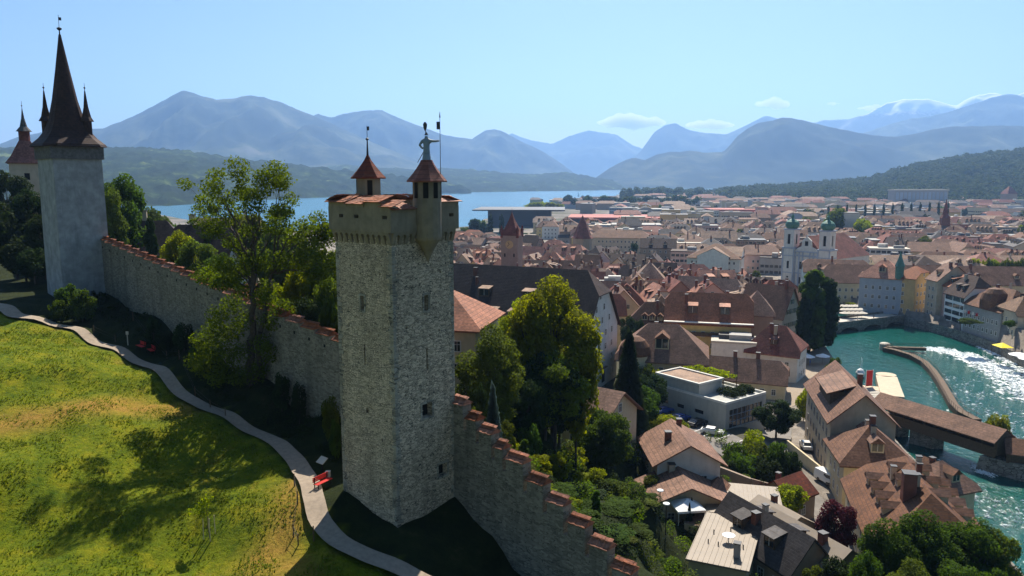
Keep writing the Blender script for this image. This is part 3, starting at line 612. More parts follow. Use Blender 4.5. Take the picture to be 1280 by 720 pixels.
def far_left_tower():
    c = (-104.0, 165.0); z0 = 38.0; h = 3.1
    T = thing('stone_tower', 'cream tower with a steep red roof and tiny belfry, beyond the spired tower', 'tower', (c[0], c[1], z0), R(30))
    mb = MB(); zs = 57.8-z0; hl = [(2.6,3.6,zs-3.6,zs-2.2)]
    for k, (O, U) in enumerate((((-h,-h,0),(1,0,0)),((h,-h,0),(0,1,0)),((h,h,0),(-1,0,0)),((-h,h,0),(0,-1,0)))): wall_face(mb, 2*h, 0, zs, hl, O, U)
    mb.build('shaft', [M['beige'], M['hole']], T)
    k = h+.5; mb = MB(); mb.lathe([(k*1.414,zs-.2),(k*1.414,zs),(k*1.05,zs+1.3),(1.5,zs+4.6)],4,0,0,0,R(45)); rf = mb.build('roof', M['tile_red'], T)
    mb = MB(); mb.lathe([(1.05,zs+4.4),(1.05,zs+6.6)],8); bf = mb.build('belfry', M['tile_red'], T)
    mb = MB(); mb.lathe([(1.5,zs+6.6),(.7,zs+7.6),(.3,zs+9.4),(.06,zs+11.4)],8); mb.tube((0,0,zs+11.2),(0,0,zs+13),.05,.03); mb.lathe([(.03,zs+11.8),(.18,zs+11.95),(.03,zs+12.1)],8); mb.build('belfry_roof', M['slate'], bf)
far_left_tower()
# ================= CITY WALL =================
def tile_cap(mb, p, q, z, wd=1.3, z2=None, rqn=random.Random(4)):
    """little double-pitch cap along p->q made of single tiles"""
    p = Vector(p); q = Vector(q); L = (q-p).length; d = (q-p)/L; n = Vector((-d.y, d.x)); z2 = z if z2 is None else z2
    for side in (1, -1):
        for row in range(3):
            s = 0
            o0, o1 = wd/2+.12-row*.27, wd/2+.12-row*.27-.36
            zz0, zz1 = .0+row*.15, .2+row*.15
            while s < L-.02:
                wt = min(rqn.uniform(.22,.3), L-s); j = rqn.uniform(-.02,.025)
                A0 = p+d*s; B0 = p+d*(s+wt-.015); za = z+(z2-z)*s/L
                P = lambda a, o, zz: (a.x+n.x*o*side, a.y+n.y*o*side, za+zz+j)
                vs = [P(A0,o0,zz0),P(B0,o0,zz0),P(B0,o1,zz1),P(A0,o1,zz1),P(A0,o0,zz0+.06),P(B0,o0,zz0+.06),P(B0,o1,zz1+.06),P(A0,o1,zz1+.06)]
                mb.add(vs, [(0,3,2,1),(4,5,6,7),(0,1,5,4),(1,2,6,5),(2,3,7,6),(3,0,4,7)]); s += wt
    P = lambda a, o, zz: (a.x+n.x*o, a.y+n.y*o, zz)
    mb.add([P(p,-wd/2,z-.02),P(p,wd/2,z-.02),P(p,0,z+.45),P(q,-wd/2,z2-.02),P(q,wd/2,z2-.02),P(q,0,z2+.45)], [(0,2,1),(3,4,5),(0,3,5,2),(1,2,5,4)])
def wall_seg(mb, p, q, zb0, zb1, zt0, zt1, wd=1.1, mi=0):
    p = Vector(p); q = Vector(q); d = (q-p).normalized(); n = Vector((-d.y, d.x))*wd/2
    mb.add([(p.x+n.x,p.y+n.y,zb0),(q.x+n.x,q.y+n.y,zb1),(q.x+n.x,q.y+n.y,zt1),(p.x+n.x,p.y+n.y,zt0),(p.x-n.x,p.y-n.y,zb0),(q.x-n.x,q.y-n.y,zb1),(q.x-n.x,q.y-n.y,zt1),(p.x-n.x,p.y-n.y,zt0)],
           [(0,3,2,1),(4,5,6,7),(3,7,6,2),(0,4,7,3),(1,2,6,5)], mi)
# left wall: line from left tower to main tower
WA, WB = Vector((-58.6, 108.6)), Vector((-12.6, 66.4)); nseg = 24
T = thing('town_wall', 'long stone town wall with tile caps between the spired tower and the main tower', 'wall', (0,0,0)); mb = MB(); mbh = MB()
topz = lambda f_: 45.6+(38.6-45.6)*f_
wl_dir = (WB-WA).normalized(); wl_n = Vector((-wl_dir.y, wl_dir.x))
for k in range(nseg):
    f0, f1 = k/nseg, (k+1)/nseg; p, q = WA.lerp(WB, f0), WA.lerp(WB, f1); zt = topz((f0+f1)/2)+.25
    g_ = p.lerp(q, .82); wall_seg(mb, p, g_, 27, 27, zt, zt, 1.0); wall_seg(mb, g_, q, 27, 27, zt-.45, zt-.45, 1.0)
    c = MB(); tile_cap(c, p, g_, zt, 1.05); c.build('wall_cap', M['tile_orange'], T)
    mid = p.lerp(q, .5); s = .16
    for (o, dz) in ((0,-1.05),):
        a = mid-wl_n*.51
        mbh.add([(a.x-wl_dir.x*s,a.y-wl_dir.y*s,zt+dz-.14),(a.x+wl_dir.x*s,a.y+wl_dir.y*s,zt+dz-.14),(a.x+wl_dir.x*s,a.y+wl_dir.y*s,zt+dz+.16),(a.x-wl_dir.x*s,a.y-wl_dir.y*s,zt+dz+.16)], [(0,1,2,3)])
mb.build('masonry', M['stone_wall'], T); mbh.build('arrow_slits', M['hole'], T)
# wall beyond the spired tower towards the far tower
T = thing('town_wall', 'stretch of old town wall running behind trees beyond the spired tower', 'wall'); mb = MB(); c = MB()
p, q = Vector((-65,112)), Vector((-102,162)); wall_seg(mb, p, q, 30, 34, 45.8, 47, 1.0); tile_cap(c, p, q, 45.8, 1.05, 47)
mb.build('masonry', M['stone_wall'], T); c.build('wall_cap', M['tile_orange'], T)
# right wall: stepped battlements descending to the river
T = thing('town_wall', 'stepped stone town wall with tiled merlons descending from the main tower', 'wall'); mb = MB()
p0 = Vector((-4.6, 59.3)); d = Vector((10.2,-8.95)).normalized(); s = 0; n = Vector((-d.y, d.x))
def rtop(s): return 36.6-s*.545
segs = [(0,1.35),(1.75,2.75),(3.1,4.4),(4.75,5.55),(5.9,7.6),(8.0,9.5),(9.9,11.4),(11.8,13.3),(13.7,15.2),(15.6,17.1),(17.5,19),(19.4,20.9),(21.3,22.8),(23.2,24.7)]
for i, (a, b_) in enumerate(segs):
    zt = rtop(a+.3); p, q = p0+d*a, p0+d*b_
    nx = segs[i+1][0] if i+1 < len(segs) else b_; zm = rtop(nx+.3)-1.05
    wall_seg(mb, p, q, 5, 5, zt, zt, .95); wall_seg(mb, q, p0+d*nx, 5, 5, zm, zm, .95)
    c = MB(); tile_cap(c, p-d*.07, q+d*.07, zt, 1.05); c.build('merlon_cap', M['tile_orange'], T)
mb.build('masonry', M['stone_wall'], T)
# wall-walk stairs behind
c = MB()
for k in range(60):
    a = k*.42; p = p0+d*a+n*.95; q = p+d*.42; z_ = rtop(a)-1.5; wall_seg(c, p, q, 5, 5, z_, z_, .95)
c.build('wall_walk_steps', M['concrete'], T)
# ================= FOLIAGE =================
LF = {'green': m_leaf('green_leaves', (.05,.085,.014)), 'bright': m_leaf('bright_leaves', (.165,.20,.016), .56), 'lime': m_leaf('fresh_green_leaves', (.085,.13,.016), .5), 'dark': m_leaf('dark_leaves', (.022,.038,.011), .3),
      'purple': m_leaf('purple_leaves', (.075,.022,.028), .3), 'conifer': m_leaf('conifer_needles', (.028,.045,.018), .15), 'spruce': m_leaf('blue_spruce_needles', (.07,.10,.085), .2),
      'olive': m_leaf('olive_leaves', (.08,.105,.018), .45), 'far': m_leaf('distant_leaves', (.045,.07,.02), .3, sc=.05)}
def leaf_quads(C, Rr, n, size, rg, up=.35, shell=.55, flat=.6):
    C = np.asarray(C, float); Rr = np.asarray(Rr, float)
    if Rr.ndim == 1: Rr = np.stack([Rr]*3, 1)
    wts = (Rr[:,0]*Rr[:,2]); k = rg.choice(len(C), n, p=wts/wts.sum())
    d = rg.normal(size=(n,3)); d /= np.linalg.norm(d, axis=1, keepdims=True)
    r = shell+(1-shell)*rg.random(n)**.6; r = np.where(rg.random(n) < .15, r*1.15, r)
    P = C[k]+d*Rr[k]*r[:,None]
    nn = d*.7+rg.normal(size=(n,3))*flat+np.array([0,0,up]); nn /= np.linalg.norm(nn, axis=1, keepdims=True)
    a = np.cross(nn, rg.normal(size=(n,3))); a /= np.linalg.norm(a, axis=1, keepdims=True); b_ = np.cross(nn, a)
    s = size*rg.uniform(.55, 1.35, n)[:,None]
    q = np.stack([P-a*s*.5-b_*s*.15, P+b_*s*.45, P+a*s*.5+b_*s*.1, P-b_*s*.4], 1)
    return q.reshape(-1,3)
def limb(mb, p, q, r0, r1, rg, seg=4, n=6, wob=.12):
    p = np.array(p, float); q = np.array(q, float); L = np.linalg.norm(q-p); prev = p; 
    for i in range(seg):
        f = (i+1)/seg; c = p+(q-p)*f+(rg.normal(size=3)*wob*L/seg if i < seg-1 else 0); mb.tube(prev, c, r0+(r1-r0)*i/seg, r0+(r1-r0)*f, n, cap=False); prev = c
def proto_broad(name, seed, leaf, n, nb=34, rb=(.24,.42), zc_=.62, zr=.40, asp=2.0):
    rg = np.random.default_rng(seed); C = []; Rr = []
    while len(C) < nb:
        d = rg.normal(size=3); d /= np.linalg.norm(d); r = rg.uniform(.35, .82)**(.7); p = np.array([d[0]*r, d[1]*r, zc_+d[2]*r*zr])
        if p[2] < .2: continue
        C.append(p); q = rg.uniform(*rb); Rr.append((q, q, q*.84/asp))
    Rr = np.array(Rr); V = leaf_quads(C, Rr, n, 1.0, rg); 
    # leaf quads sized in crown radius units; z compressed
    Q = V.reshape(-1,4,3); c = Q.mean(1, keepdims=True); Q = c+(Q-c)*np.array([leaf, leaf, leaf/asp]); V = Q.reshape(-1,3)
    crown = quads_mesh(name+'_crown', V, [LF['green']])
    mb = MB(); limb(mb, (0,0,-.02), (0,0,.45), .055, .035, rg, 4, 8, .05)
    for p in C[::2]: limb(mb, (0,0,rg.uniform(.2,.5)), p, .024, .006, rg, 3, 5, .15)
    trunk = mb.mesh(name+'_trunk', [M['bark']]); return crown, trunk
def proto_conifer(name, seed, n, leaf, lay=17, taper=1.0):
    rg = np.random.default_rng(seed); V = []
    for L in range(lay):
        f = L/(lay-1); z = .08+.9*f; r = (1-f)**taper*1.0+.04; m = max(10, int(n/lay*(1.4-f)))
        nbr = 9+int(rg.integers(0,3)); a0 = rg.random()*6
        for j in range(m):
            a = a0+2*math.pi*rg.integers(0,nbr)/nbr+rg.normal()*.13; q = r*(rg.random()**.6)*rg.uniform(.75,1.08)
            p = np.array([math.cos(a)*q, math.sin(a)*q, z-q*.09+rg.normal()*.012]); out = np.array([math.cos(a), math.sin(a), -.12]); t_ = np.array([-math.sin(a), math.cos(a), rg.normal()*.4])
            s = leaf*rg.uniform(.6,1.3); V += [p-t_*s*.4, p+out*s*[1,1,.3]*.7, p+t_*s*.4, p-out*s*[1,1,.3]*.4]
    crown = quads_mesh(name+'_crown', np.array(V), [LF['conifer']])
    mb = MB(); mb.tube((0,0,-.02),(0,0,.97),.05,.008,7); return crown, mb.mesh(name+'_trunk', [M['bark']])
def proto_poplar(name, seed, n, leaf):
    rg = np.random.default_rng(seed); C = []; Rr = []
    for i in range(46):
        z = rg.uniform(.12, .95); r = .62*math.sin(min(1, (1-z)*1.9+.12)*math.pi/2); a = rg.random()*6.28; C.append((math.cos(a)*r*rg.uniform(.3,1), math.sin(a)*r*rg.uniform(.3,1), z)); q = rg.uniform(.25,.4); Rr.append((q,q,.075))
    V = leaf_quads(C, Rr, n, 1.0, rg); Q = V.reshape(-1,4,3); c = Q.mean(1, keepdims=True); V = (c+(Q-c)*np.array([leaf, leaf, leaf*.25])).reshape(-1,3)
    mb = MB(); mb.tube((0,0,-.02),(0,0,.8),.07,.01,7); return quads_mesh(name+'_crown', V, [LF['dark']]), mb.mesh(name+'_trunk', [M['bark']])
PR = {'big': [proto_broad('tree_big', s, .062, 26000, 46, (.2,.34)) for s in (1,2,3)],
      'tall': [proto_broad('tree_tall', s, .062, 34000, 74, (.22,.38), .6, .38, 4.0) for s in (21,22,23)],
      'midtall': [proto_broad('tree_midtall', s, .09, 14000, 52, (.24,.4), .6, .38, 3.6) for s in (24,25)],
      'mid': [proto_broad('tree_mid', s, .095, 11000, 34) for s in (4,5,6)],
      'small': [proto_broad('tree_small', s, .15, 3600, 24, (.28,.45)) for s in (7,8,9)],
      'bush': [proto_broad('bush', s, .13, 4200, 26, (.28,.45), .5, .46) for s in (10,11)],
      'far': [proto_broad('tree_far', s, .34, 520, 16, (.3,.5)) for s in (12,13)],
      'conifer': [proto_conifer('conifer', 14, 9000, .22), proto_conifer('conifer', 15, 9000, .22)],
      'poplar': [proto_poplar('poplar', 16, 9000, .2)], 'farpoplar': [proto_poplar('poplar_far', 17, 500, .5)]}
TODO = []   # (object, description, anchor phrase or None)
def tree_w(x, y, h, r, kind='mid', leaf='green', desc='leafy green tree', anchor=None, group=None, z=None, name='tree', cat='tree', var=None):
    if h/r > 3.0 and kind in ('big','mid'): kind = {'big':'tall','mid':'midtall'}[kind]; var = None if var is None else var % 2
    cr, tk = random.choice(PR[kind]) if var is None else PR[kind][var]; zg = (hz(x, y) if z is None else z)-.15
    T = thing(name, '', cat, (x, y, zg), random.uniform(0, 6.28), group); T.scale = (r, r, h)
    for nm, me in (('trunk', tk), ('crown', cr)):
        o = link(nm, me, T)
        if nm == 'crown': o.material_slots[0].link = 'OBJECT'; o.material_slots[0].material = LF[leaf]
    lw = {'bright':'yellow green','lime':'fresh green','dark':'dark','olive':'olive','green':'mid green','far':'dull'}.get(leaf, '')
    if lw and ('leafy' in desc or desc.startswith('lakeside') or desc.startswith('small')) and 'green' not in desc: desc = lw+' '+desc
    TODO.append((T, desc, anchor)); return T
def tree(px, yt, Y, rpx, kind='mid', leaf='green', desc='leafy green tree', anchor=None, group=None, name='tree', cat='tree', z=None, var=None):
    p = A(px, yt, Y); zg = hz(p[0], Y) if z is None else z
    return tree_w(p[0], Y, max(p[2]-zg, 1.0), rpx*Y/(F*.985), kind, leaf, desc, anchor, group, z, name, cat, var)
# ================= HOUSES =================
def roof_geo(w, d, h, rh, hip, ov, th=.22, curve=True):
    s = rh/(d/2); zr = h+rh; D = d/2+ov; ze = h-ov*s; W = w/2+ov; hip = max(hip, .02); Dc = D*hip; zc_ = zr-(zr-ze)*hip; Wr = max(W-D*hip, .05)
    T = [(-W,-D,ze),(W,-D,ze),(W,-Dc,zc_),(Wr,0,zr),(-Wr,0,zr),(-W,-Dc,zc_),(W,D,ze),(W,Dc,zc_),(-W,D,ze),(-W,Dc,zc_)]
    if curve and hip < .9:   # slight kick at the eaves
        pass
    F_ = [(0,1,2,3,4,5),(6,8,9,4,3,7),(2,7,3),(9,5,4)]
    n = len(T); mb = MB(); mb.add([(a,b_,c+th) for a,b_,c in T]+T, F_+[tuple(n+i for i in reversed(f)) for f in F_])
    B = [0,1,2,7,6,8,9,5]
    mb.add([(T[i][0],T[i][1],T[i][2]+th) for i in B]+[T[i] for i in B], [(i, i+8, (i+1) % 8+8, (i+1) % 8) for i in range(8)])
    return mb, (s, zr+th, ze, W, D, Wr)
WINM = {}
def win_mesh(fr, sh, lod):
    k = (fr, sh, lod)
    if k in WINM: return WINM[k]
    mb = MB()   # unit window 1 wide 1.5 high, origin bottom centre, faces -y
    for a in ((-.56,-.44,0,1.5),(.44,.56,0,1.5),(-.44,.44,1.4,1.52),(-.62,.62,-.1,.04)): mb.box(a[0],a[1],-.07,.02,a[2],a[3],0)
    if lod < 2: mb.box(-.03,.03,-.04,.01,.04,1.4,0); mb.box(-.44,.44,-.04,.01,.93,.98,0)
    if lod: mb.add([(-.44,-.015,.04),(.44,-.015,.04),(.44,-.015,1.4),(-.44,-.015,1.4)], [(0,1,2,3)], 1)
    if sh:
        for s in (-1,1): x0, x1 = sorted((s*.6, s*1.05)); mb.box(x0,x1,-.08,0,0,1.45,2)
    mats = [M[fr], M['glass']]+([M[sh]] if sh else [])
    WINM[k] = mb.mesh('window', mats); return WINM[k]
mbp = MB(); mbp.add([(-.44,-.015,.04),(.44,-.015,.04),(.44,-.015,1.4),(-.44,-.015,1.4)], [(0,1,2,3)]); PANE = mbp.mesh('pane', [M['glass']])
def put_win(T, x, y, z, a, me, lod, sx=1, sz=1):
    o = link('window', me, T, (x, y, z), a); o.scale = (sx, 1, sz)
    if lod == 0: link('pane', PANE, o)
    return o
def chim(T, x, y, z0, z1, s=.7, mat='brick'):
    mb = MB(); mb.box(x-s/2,x+s/2,y-s/2,y+s/2,z0,z1); mb.box(x-s/2-.08,x+s/2+.08,y-s/2-.08,y+s/2+.08,z1,z1+.12,1); return mb.build('chimney', [M[mat], M['metal_dark']], T)
DORM = {}
def dormer_mesh(s, kind, roofm, dw=1.7, dh=1.35):
    k = (round(s,1), kind, roofm, round(dw,1), round(dh, 1)); s = max(round(s,1), .3)
    if k in DORM: return DORM[k]
    mb = MB(); L = dh/s; h2 = dw/2
    mb.add([(-h2,0,-.1),(h2,0,-.1),(h2,0,dh),(-h2,0,dh),(-h2,L,dh),(h2,L,dh)], [(0,1,2,3),(1,5,2),(0,3,4)], 0)
    mb.add([(-h2+.2,-.02,.25),(h2-.2,-.02,.25),(h2-.2,-.02,dh-.15),(-h2+.2,-.02,dh-.15)], [(0,1,2,3)], 2)
    mb.box(-.04,.04,-.05,0,.25,dh-.15,3)
    if kind == 'shed':
        e = .18; q = .35; L2 = (dh+.1)/max(s-.22, .2); L2 = min(L2, L*2.2); zt = dh+.02
        vs = [(-h2-e,-q,zt-q*.2),(h2+e,-q,zt-q*.2),(h2+e,L2,zt+L2*.22),(-h2-e,L2,zt+L2*.22)]; vs += [(a,b_,c+.12) for a,b_,c in vs]
        mb.add(vs, [(0,3,2,1),(4,5,6,7),(0,1,5,4),(1,2,6,5),(2,3,7,6),(3,0,4,7)], 1)
    else:
        e = .2; g = dw*.42; LL = (dh+g)/s; vs = [(-h2-e,-.3,dh-.12),(h2+e,-.3,dh-.12),(0,-.3,dh+g),(-h2-e,L,dh-.12),(h2+e,L,dh-.12),(0,LL,dh+g)]
        mb.add(vs, [(0,1,2),(0,2,5,3),(1,4,5,2)], 1)
        mb.add([(-h2,0,dh),(h2,0,dh),(0,0,dh+g-.1)], [(0,1,2)], 0)
    DORM[k] = mb.mesh('dormer', [M['wood'] if kind == 'shed' else M['cream'], M[roofm], M['glass'], M['frame']]); return DORM[k]
def house(x, y, w, d, h, rh, rot, hip=.0, roof='tile_brown', wall='cream', ov=.55, dorm=0, chims=1, fr='frame', sh=None, lod=None, desc=None, anchor=None, z=None, name='town_house', cat='house', group=None,
          label=None, flr=3.0, colw=2.5, wins=True, sides=None, wsx=.95, wsz=.95, rowdorm=1, dkind=None, rnd=random, base_skip=0, dsz=1.0, down=6):
    z = hz(x, y) if z is None else z; z -= .1
    dist = math.hypot(x, y); lod = (0 if dist < 215 else 1 if dist < 420 else 2) if lod is None else lod
    T = thing(name, label or '', cat, (x, y, z), rot, group)
    rb, (s, zr, ze, W, D, Wr) = roof_geo(w, d, h, rh, hip, ov)
    mb = MB(); hw, hd = w/2, d/2; e = -.03
    hc = max(hip, .02); zcut = h+rh*(1-hc)+e if hc < .95 else h+.02; yc = hd*hc if hc < .95 else hd
    gx = [(-hd,0),( hd,0),( hd,h),( yc,zcut),(-yc,zcut),(-hd,h)]
    vs = [(hw,a,c-(down if c == 0 else 0)) for a, c in gx]+[(-hw,a,c-(down if c == 0 else 0)) for a, c in gx]
    mb.add(vs, [(0,1,2,3,4,5),(11,10,9,8,7,6),(6,7,1,0)[::-1],(0,5,11,6),(7,8,2,1)])
    if lod < 2:   # plinth and eaves board
        mb.box(-hw-.04, hw+.04, -hd-.04, hd+.04, -down, .55)
    mb.build('wall', M[wall] if isinstance(wall, str) else wall, T)
    ro = rb.build('roof', M[roof] if isinstance(roof, str) else roof, T); roofk = roof if isinstance(roof, str) else 'tile_brown'
    ca, sa = math.cos(rot), math.sin(rot)
    def faces(nx, ny): 
        wx, wy = nx*ca-ny*sa, nx*sa+ny*ca; cx_, cy_ = x+wx*(hw if nx else hd), y+wy*(hw if nx else hd)
        return (-cx_*wx-cy_*wy) > -.02*dist
    if wins:
        me = win_mesh(fr, sh, lod)
        for (nx, ny, L, a) in ((0,-1,w,0),(0,1,w,math.pi),(1,0,d,math.pi/2),(-1,0,d,-math.pi/2)):
            if not faces(nx, ny) or (sides and (nx, ny) not in sides): continue
            nfl = max(1, int((h-.6)/flr)); ncol = max(1, int((L-1.2)/colw)); rows = [(.9+k*flr+(h-nfl*flr-.2)*.5, ncol) for k in range(base_skip, nfl)]
            if nx and hip < .6 and rh > 3:
                k = 0
                while h+.6+k*2.8+1.6 < h+rh*(1-hip*.6):
                    avail = 2*(h+rh-(h+.6+k*2.8+1.5))/s-1.2; rows.append((h+.5+k*2.8, max(0, int(avail/colw)))); k += 1
            for (zz, nc) in rows:
                for i in range(nc):
                    u = (i-(nc-1)/2)*colw+(rnd.uniform(-.08,.08)); off = .005
                    if rnd.random() < .04: continue
                    if ny: put_win(T, -u*ny if ny < 0 else u, ny*(hd+off), zz, a, me, lod, wsx, wsz)
                    else: put_win(T, nx*(hw+off), u, zz, a, me, lod, wsx, wsz)
    for i in range(chims):
        cx_ = rnd.uniform(-.42,.42)*Wr*1.7; cy_ = rnd.choice((-1,1))*rnd.uniform(.3,.32+D*.3); zs_ = zr-abs(cy_)*s
        chim(ro, cx_, cy_, zs_-.6, zs_+rnd.uniform(1.1,2.0)*max(.8,min(1.2, rh/4)), rnd.uniform(.55,.9), rnd.choice(('brick','brick','beige')))
    dk = dkind or rnd.choice(('shed','gable'))
    for side in (-1,1):
        if not dorm: break
        if not faces(0, side) and lod > 0: continue
        for rw in range(rowdorm):
            n = dorm if rw == 0 else max(1, dorm-1); span = (2*Wr*.5+w*.5)*.86-1.2; dw = 1.6*dsz
            yd = D*(.66-.34*rw); me = dormer_mesh(s, dk, roofk, dw, min(1.35*dsz, yd*s*.8))
            for i in range(n):
                u = (i-(n-1)/2)*span/max(n, 1)
                link('dormer', me, ro, (u if side < 0 else -u, side*yd, zr-yd*s-.02), 0 if side < 0 else math.pi)
    if label is None: TODO.append((T, desc, anchor))
    return T
def block(x, y, w, d, h, rot, wall='greyw', roofm='concrete', desc=None, anchor=None, name='office_block', cat='office block', group=None, label=None, z=2.4, bands=True, parapet=.5, kit=2, rnd=random, glass='glass', fl=3.2):
    T = thing(name, label or '', cat, (x, y, z), rot, group); hw, hd = w/2, d/2
    mb = MB(); mb.box(-hw,hw,-hd,hd,-5,h); mb.build('wall', M[wall], T)
    mb = MB(); mb.box(-hw-.15,hw+.15,-hd-.15,hd+.15,h,h+parapet); mb.box(-hw+.5,hw-.5,-hd+.5,hd-.5,h+parapet,h+parapet+.03); ro = mb.build('roof', M[roofm], T)
    if bands:
        nf = max(1, int(h/fl))
        for k in range(nf):
            zz = 1.1+k*fl; mb = MB()
            for sx in range(4):
                Mx = Matrix.Rotation(sx*math.pi/2, 4, 'Z'); L, o_ = (hw, hd) if sx % 2 == 0 else (hd, hw)
                nn = max(2, int(2*L/2.6)); 
                for i in range(nn):
                    u0 = -L+.5+i*(2*L-1)/nn; u1 = u0+(2*L-1)/nn-.55
                    mb.add([Mx@Vector(p) for p in ((u0,-o_-.03,zz),(u1,-o_-.03,zz),(u1,-o_-.03,zz+1.5),(u0,-o_-.03,zz+1.5))], [(0,1,2,3)])
            mb.build('window_band', M[glass], T)
    for i in range(kit):
        a, b_ = rnd.uniform(-.6,.6)*hw, rnd.uniform(-.5,.5)*hd; s1, s2 = rnd.uniform(1,3.2), rnd.uniform(1,2.4)
        mb = MB(); mb.box(a-s1,a+s1,b_-s2,b_+s2,h+parapet,h+parapet+rnd.uniform(1,2.4)); mb.build('rooftop_plant', M[rnd.choice(('greyw','concrete','metal_dark','white'))], ro)
    if label is None: TODO.append((T, desc, anchor))
    return T
# ================= HERO BUILDINGS =================
def dirrot(dx, dy): return math.atan2(dy, dx)
# long granary with white gable, roof's shaded slope put into dark tiles
ge = Vector((20.5,170)); gd = Vector((-.9,.43)).normalized(); L_ = 52; gc = ge+gd*L_/2
T = house(gc.x, gc.y, L_, 22.7, 13, 13.4, dirrot(-gd.x,-gd.y), .36, 'tile_dark', 'white', .7, dorm=0, chims=3, z=7.4, label='huge white gabled granary with a long dark roof beside the dark conifer', sides=[(1,0)], wins=False, name='granary', cat='granary')
ro = [c for c in T.children if c.name.startswith('roof')][0]
me = win_mesh('frame', None, 0)
for zz, us in ((1.6,(-7.5,7.5)),(5.0,(-7,-2.2,7)),(8.2,(-7,-2.2,2.6,7)),(11.4,(-7,-2.2,2.6,7)),(14.6,(-5.5,0,5)),(17.6,(-4,1.2)),(20.3,(-1.5,))):
    for u in us: put_win(T, 26.005, u, zz, math.pi/2, me, 0, 1.05, 1.0)
mb = MB(); mb.add([(26.02,.2,0),(26.02,2.4,0),(26.02,2.4,2.6),(26.02,1.9,3.2),(26.02,1.3,3.4),(26.02,.7,3.2),(26.02,.2,2.6)], [tuple(range(7))]); mb.build('door', M['hole'], T)
mb = MB(); mb.box(26.0,26.5,-.4,3.0,3.9,4.1); mb.build('door_canopy', M['wood'], T)
dm = dormer_mesh(1.18, 'shed', 'tile_tan', 2.6, 1.8)
for k in range(7):
    for rr in (0, 1):
        if (k+rr) % 2 == 0 or rr == 0: link('dormer', dm, ro, (-20+k*5.6+rr*2, -9.4+rr*3.6, 26.7-(9.4-rr*3.6)*1.18), 0)
# orange tiled house just behind the main tower
house(-10.5,103,15,12,8,4.0,R(-14),.95,'tile_orange','cream',.8,chims=0,z=27.5,label='cream house with a bright orange tiled roof just behind the stone tower',lod=0,dorm=0)
house(-16.5,93,9,8,5.5,3.2,R(30),.95,'tile_orange','cream',.6,chims=1,z=27,label='small orange roofed house mostly hidden left behind the stone tower')
# brown roofed house under the big trees
house(11.5,117,13,10.5,6.2,3.6,R(-38),.05,'tile_brown','cream',.8,chims=1,z=12.2,label='cream house with brown ribbed roof and balcony below the tall bright trees',lod=0)
# villa with domed oriel
T = house(35.5,175,19,14.5,8.2,6.6,R(-14),.85,'tile_brown','cream',1.0,chims=2,z=6,label='cream villa with a brown hipped roof, domed bay and white dormer',lod=0,dorm=1,dkind='gable',dsz=1.9)
mb = MB(); mb.lathe([(3.1,6.0),(3.1,9.0)],16,-6,-6.4); bay = mb.build('round_bay', M['cream'], T)
mb = MB(); mb.lathe([(3.6,8.8),(3.7,9.3),(3.3,10.8),(2.3,12.2),(1.0,13.0),(.1,13.3)],18,-6,-6.4); mb.build('dome', M['tile_brown'], bay)
# big yellow house
T = house(54,206,22,12,12.5,7.0,R(-14),.25,'tile_orange','yellow',.7,chims=2,z=4,label='large yellow house with orange roof, two terraces and a dark dormer box',lod=0,flr=3.1,dorm=2,dsz=1.6,dkind='shed')
for zz in (8.9, 12.4):
    mb = MB(); mb.box(-11.6,11.6,-7.2,-6.0,zz,zz+.25); bal = mb.build('balcony', M['brown_sh'] if zz < 10 else M['white'], T)
    mb = MB(); mb.box(-11.6,11.6,-7.2,-7.12,zz+.25,zz+1.1)
    if zz < 10: mb.build('railing', M['wood'], bal)
house(68.5,210,8,12,14,5.6,R(-14),.9,'tile_brown','brownw',.6,chims=0,z=4,label='tall blank side wall house with its shade painted brown, right of the yellow house',wins=False)  # yellow house's shaded blank wall, shade put into the brown plaster
house(40,212,13,11,10,6,R(-14),.8,'tile_brown','yellow',.8,chims=1,z=4,label='yellow house with brown roof and timber dormers left of the large yellow house',lod=0,dorm=3,dkind='gable')
# low brown roofed wing behind the modern building
house(50,178,30,9,4.5,4,R(-22),.4,'tile_brown','cream',.6,chims=3,z=3.8,label='long low house with brown roof behind the roof garden',lod=0)
# green shuttered gable house and neighbours
house(78,227,14,12,11.5,8.2,R(-45),.05,'tile_brown','white',.6,chims=2,z=3.2,sh='green_sh',label='white gable house with green shutters beside the tall poplar',lod=0,dorm=1)
house(65,222,14,11,11,5.5,R(-12),.5,'tile_tan','cream',.7,chims=1,z=3.2,sh='brown_sh',label='cream house with a low grey brown roof left of the green shuttered gable',lod=0)
house(68,191,12.5,11,8.2,6.0,R(-32),.8,'tile_red','white',.6,chims=2,z=3.2,label='white corner house with red hipped roof and roof terrace on the square',lod=0,dorm=1)
block(58,195,11,9,9.5,R(-16),'white','snowp',label='white flat roofed house with a roof terrace beside the red hipped corner house',z=3.2,name='town_house',cat='house',kit=3)
M['palew'] = m_plaster('pale_grey_render', (.40,.40,.37))
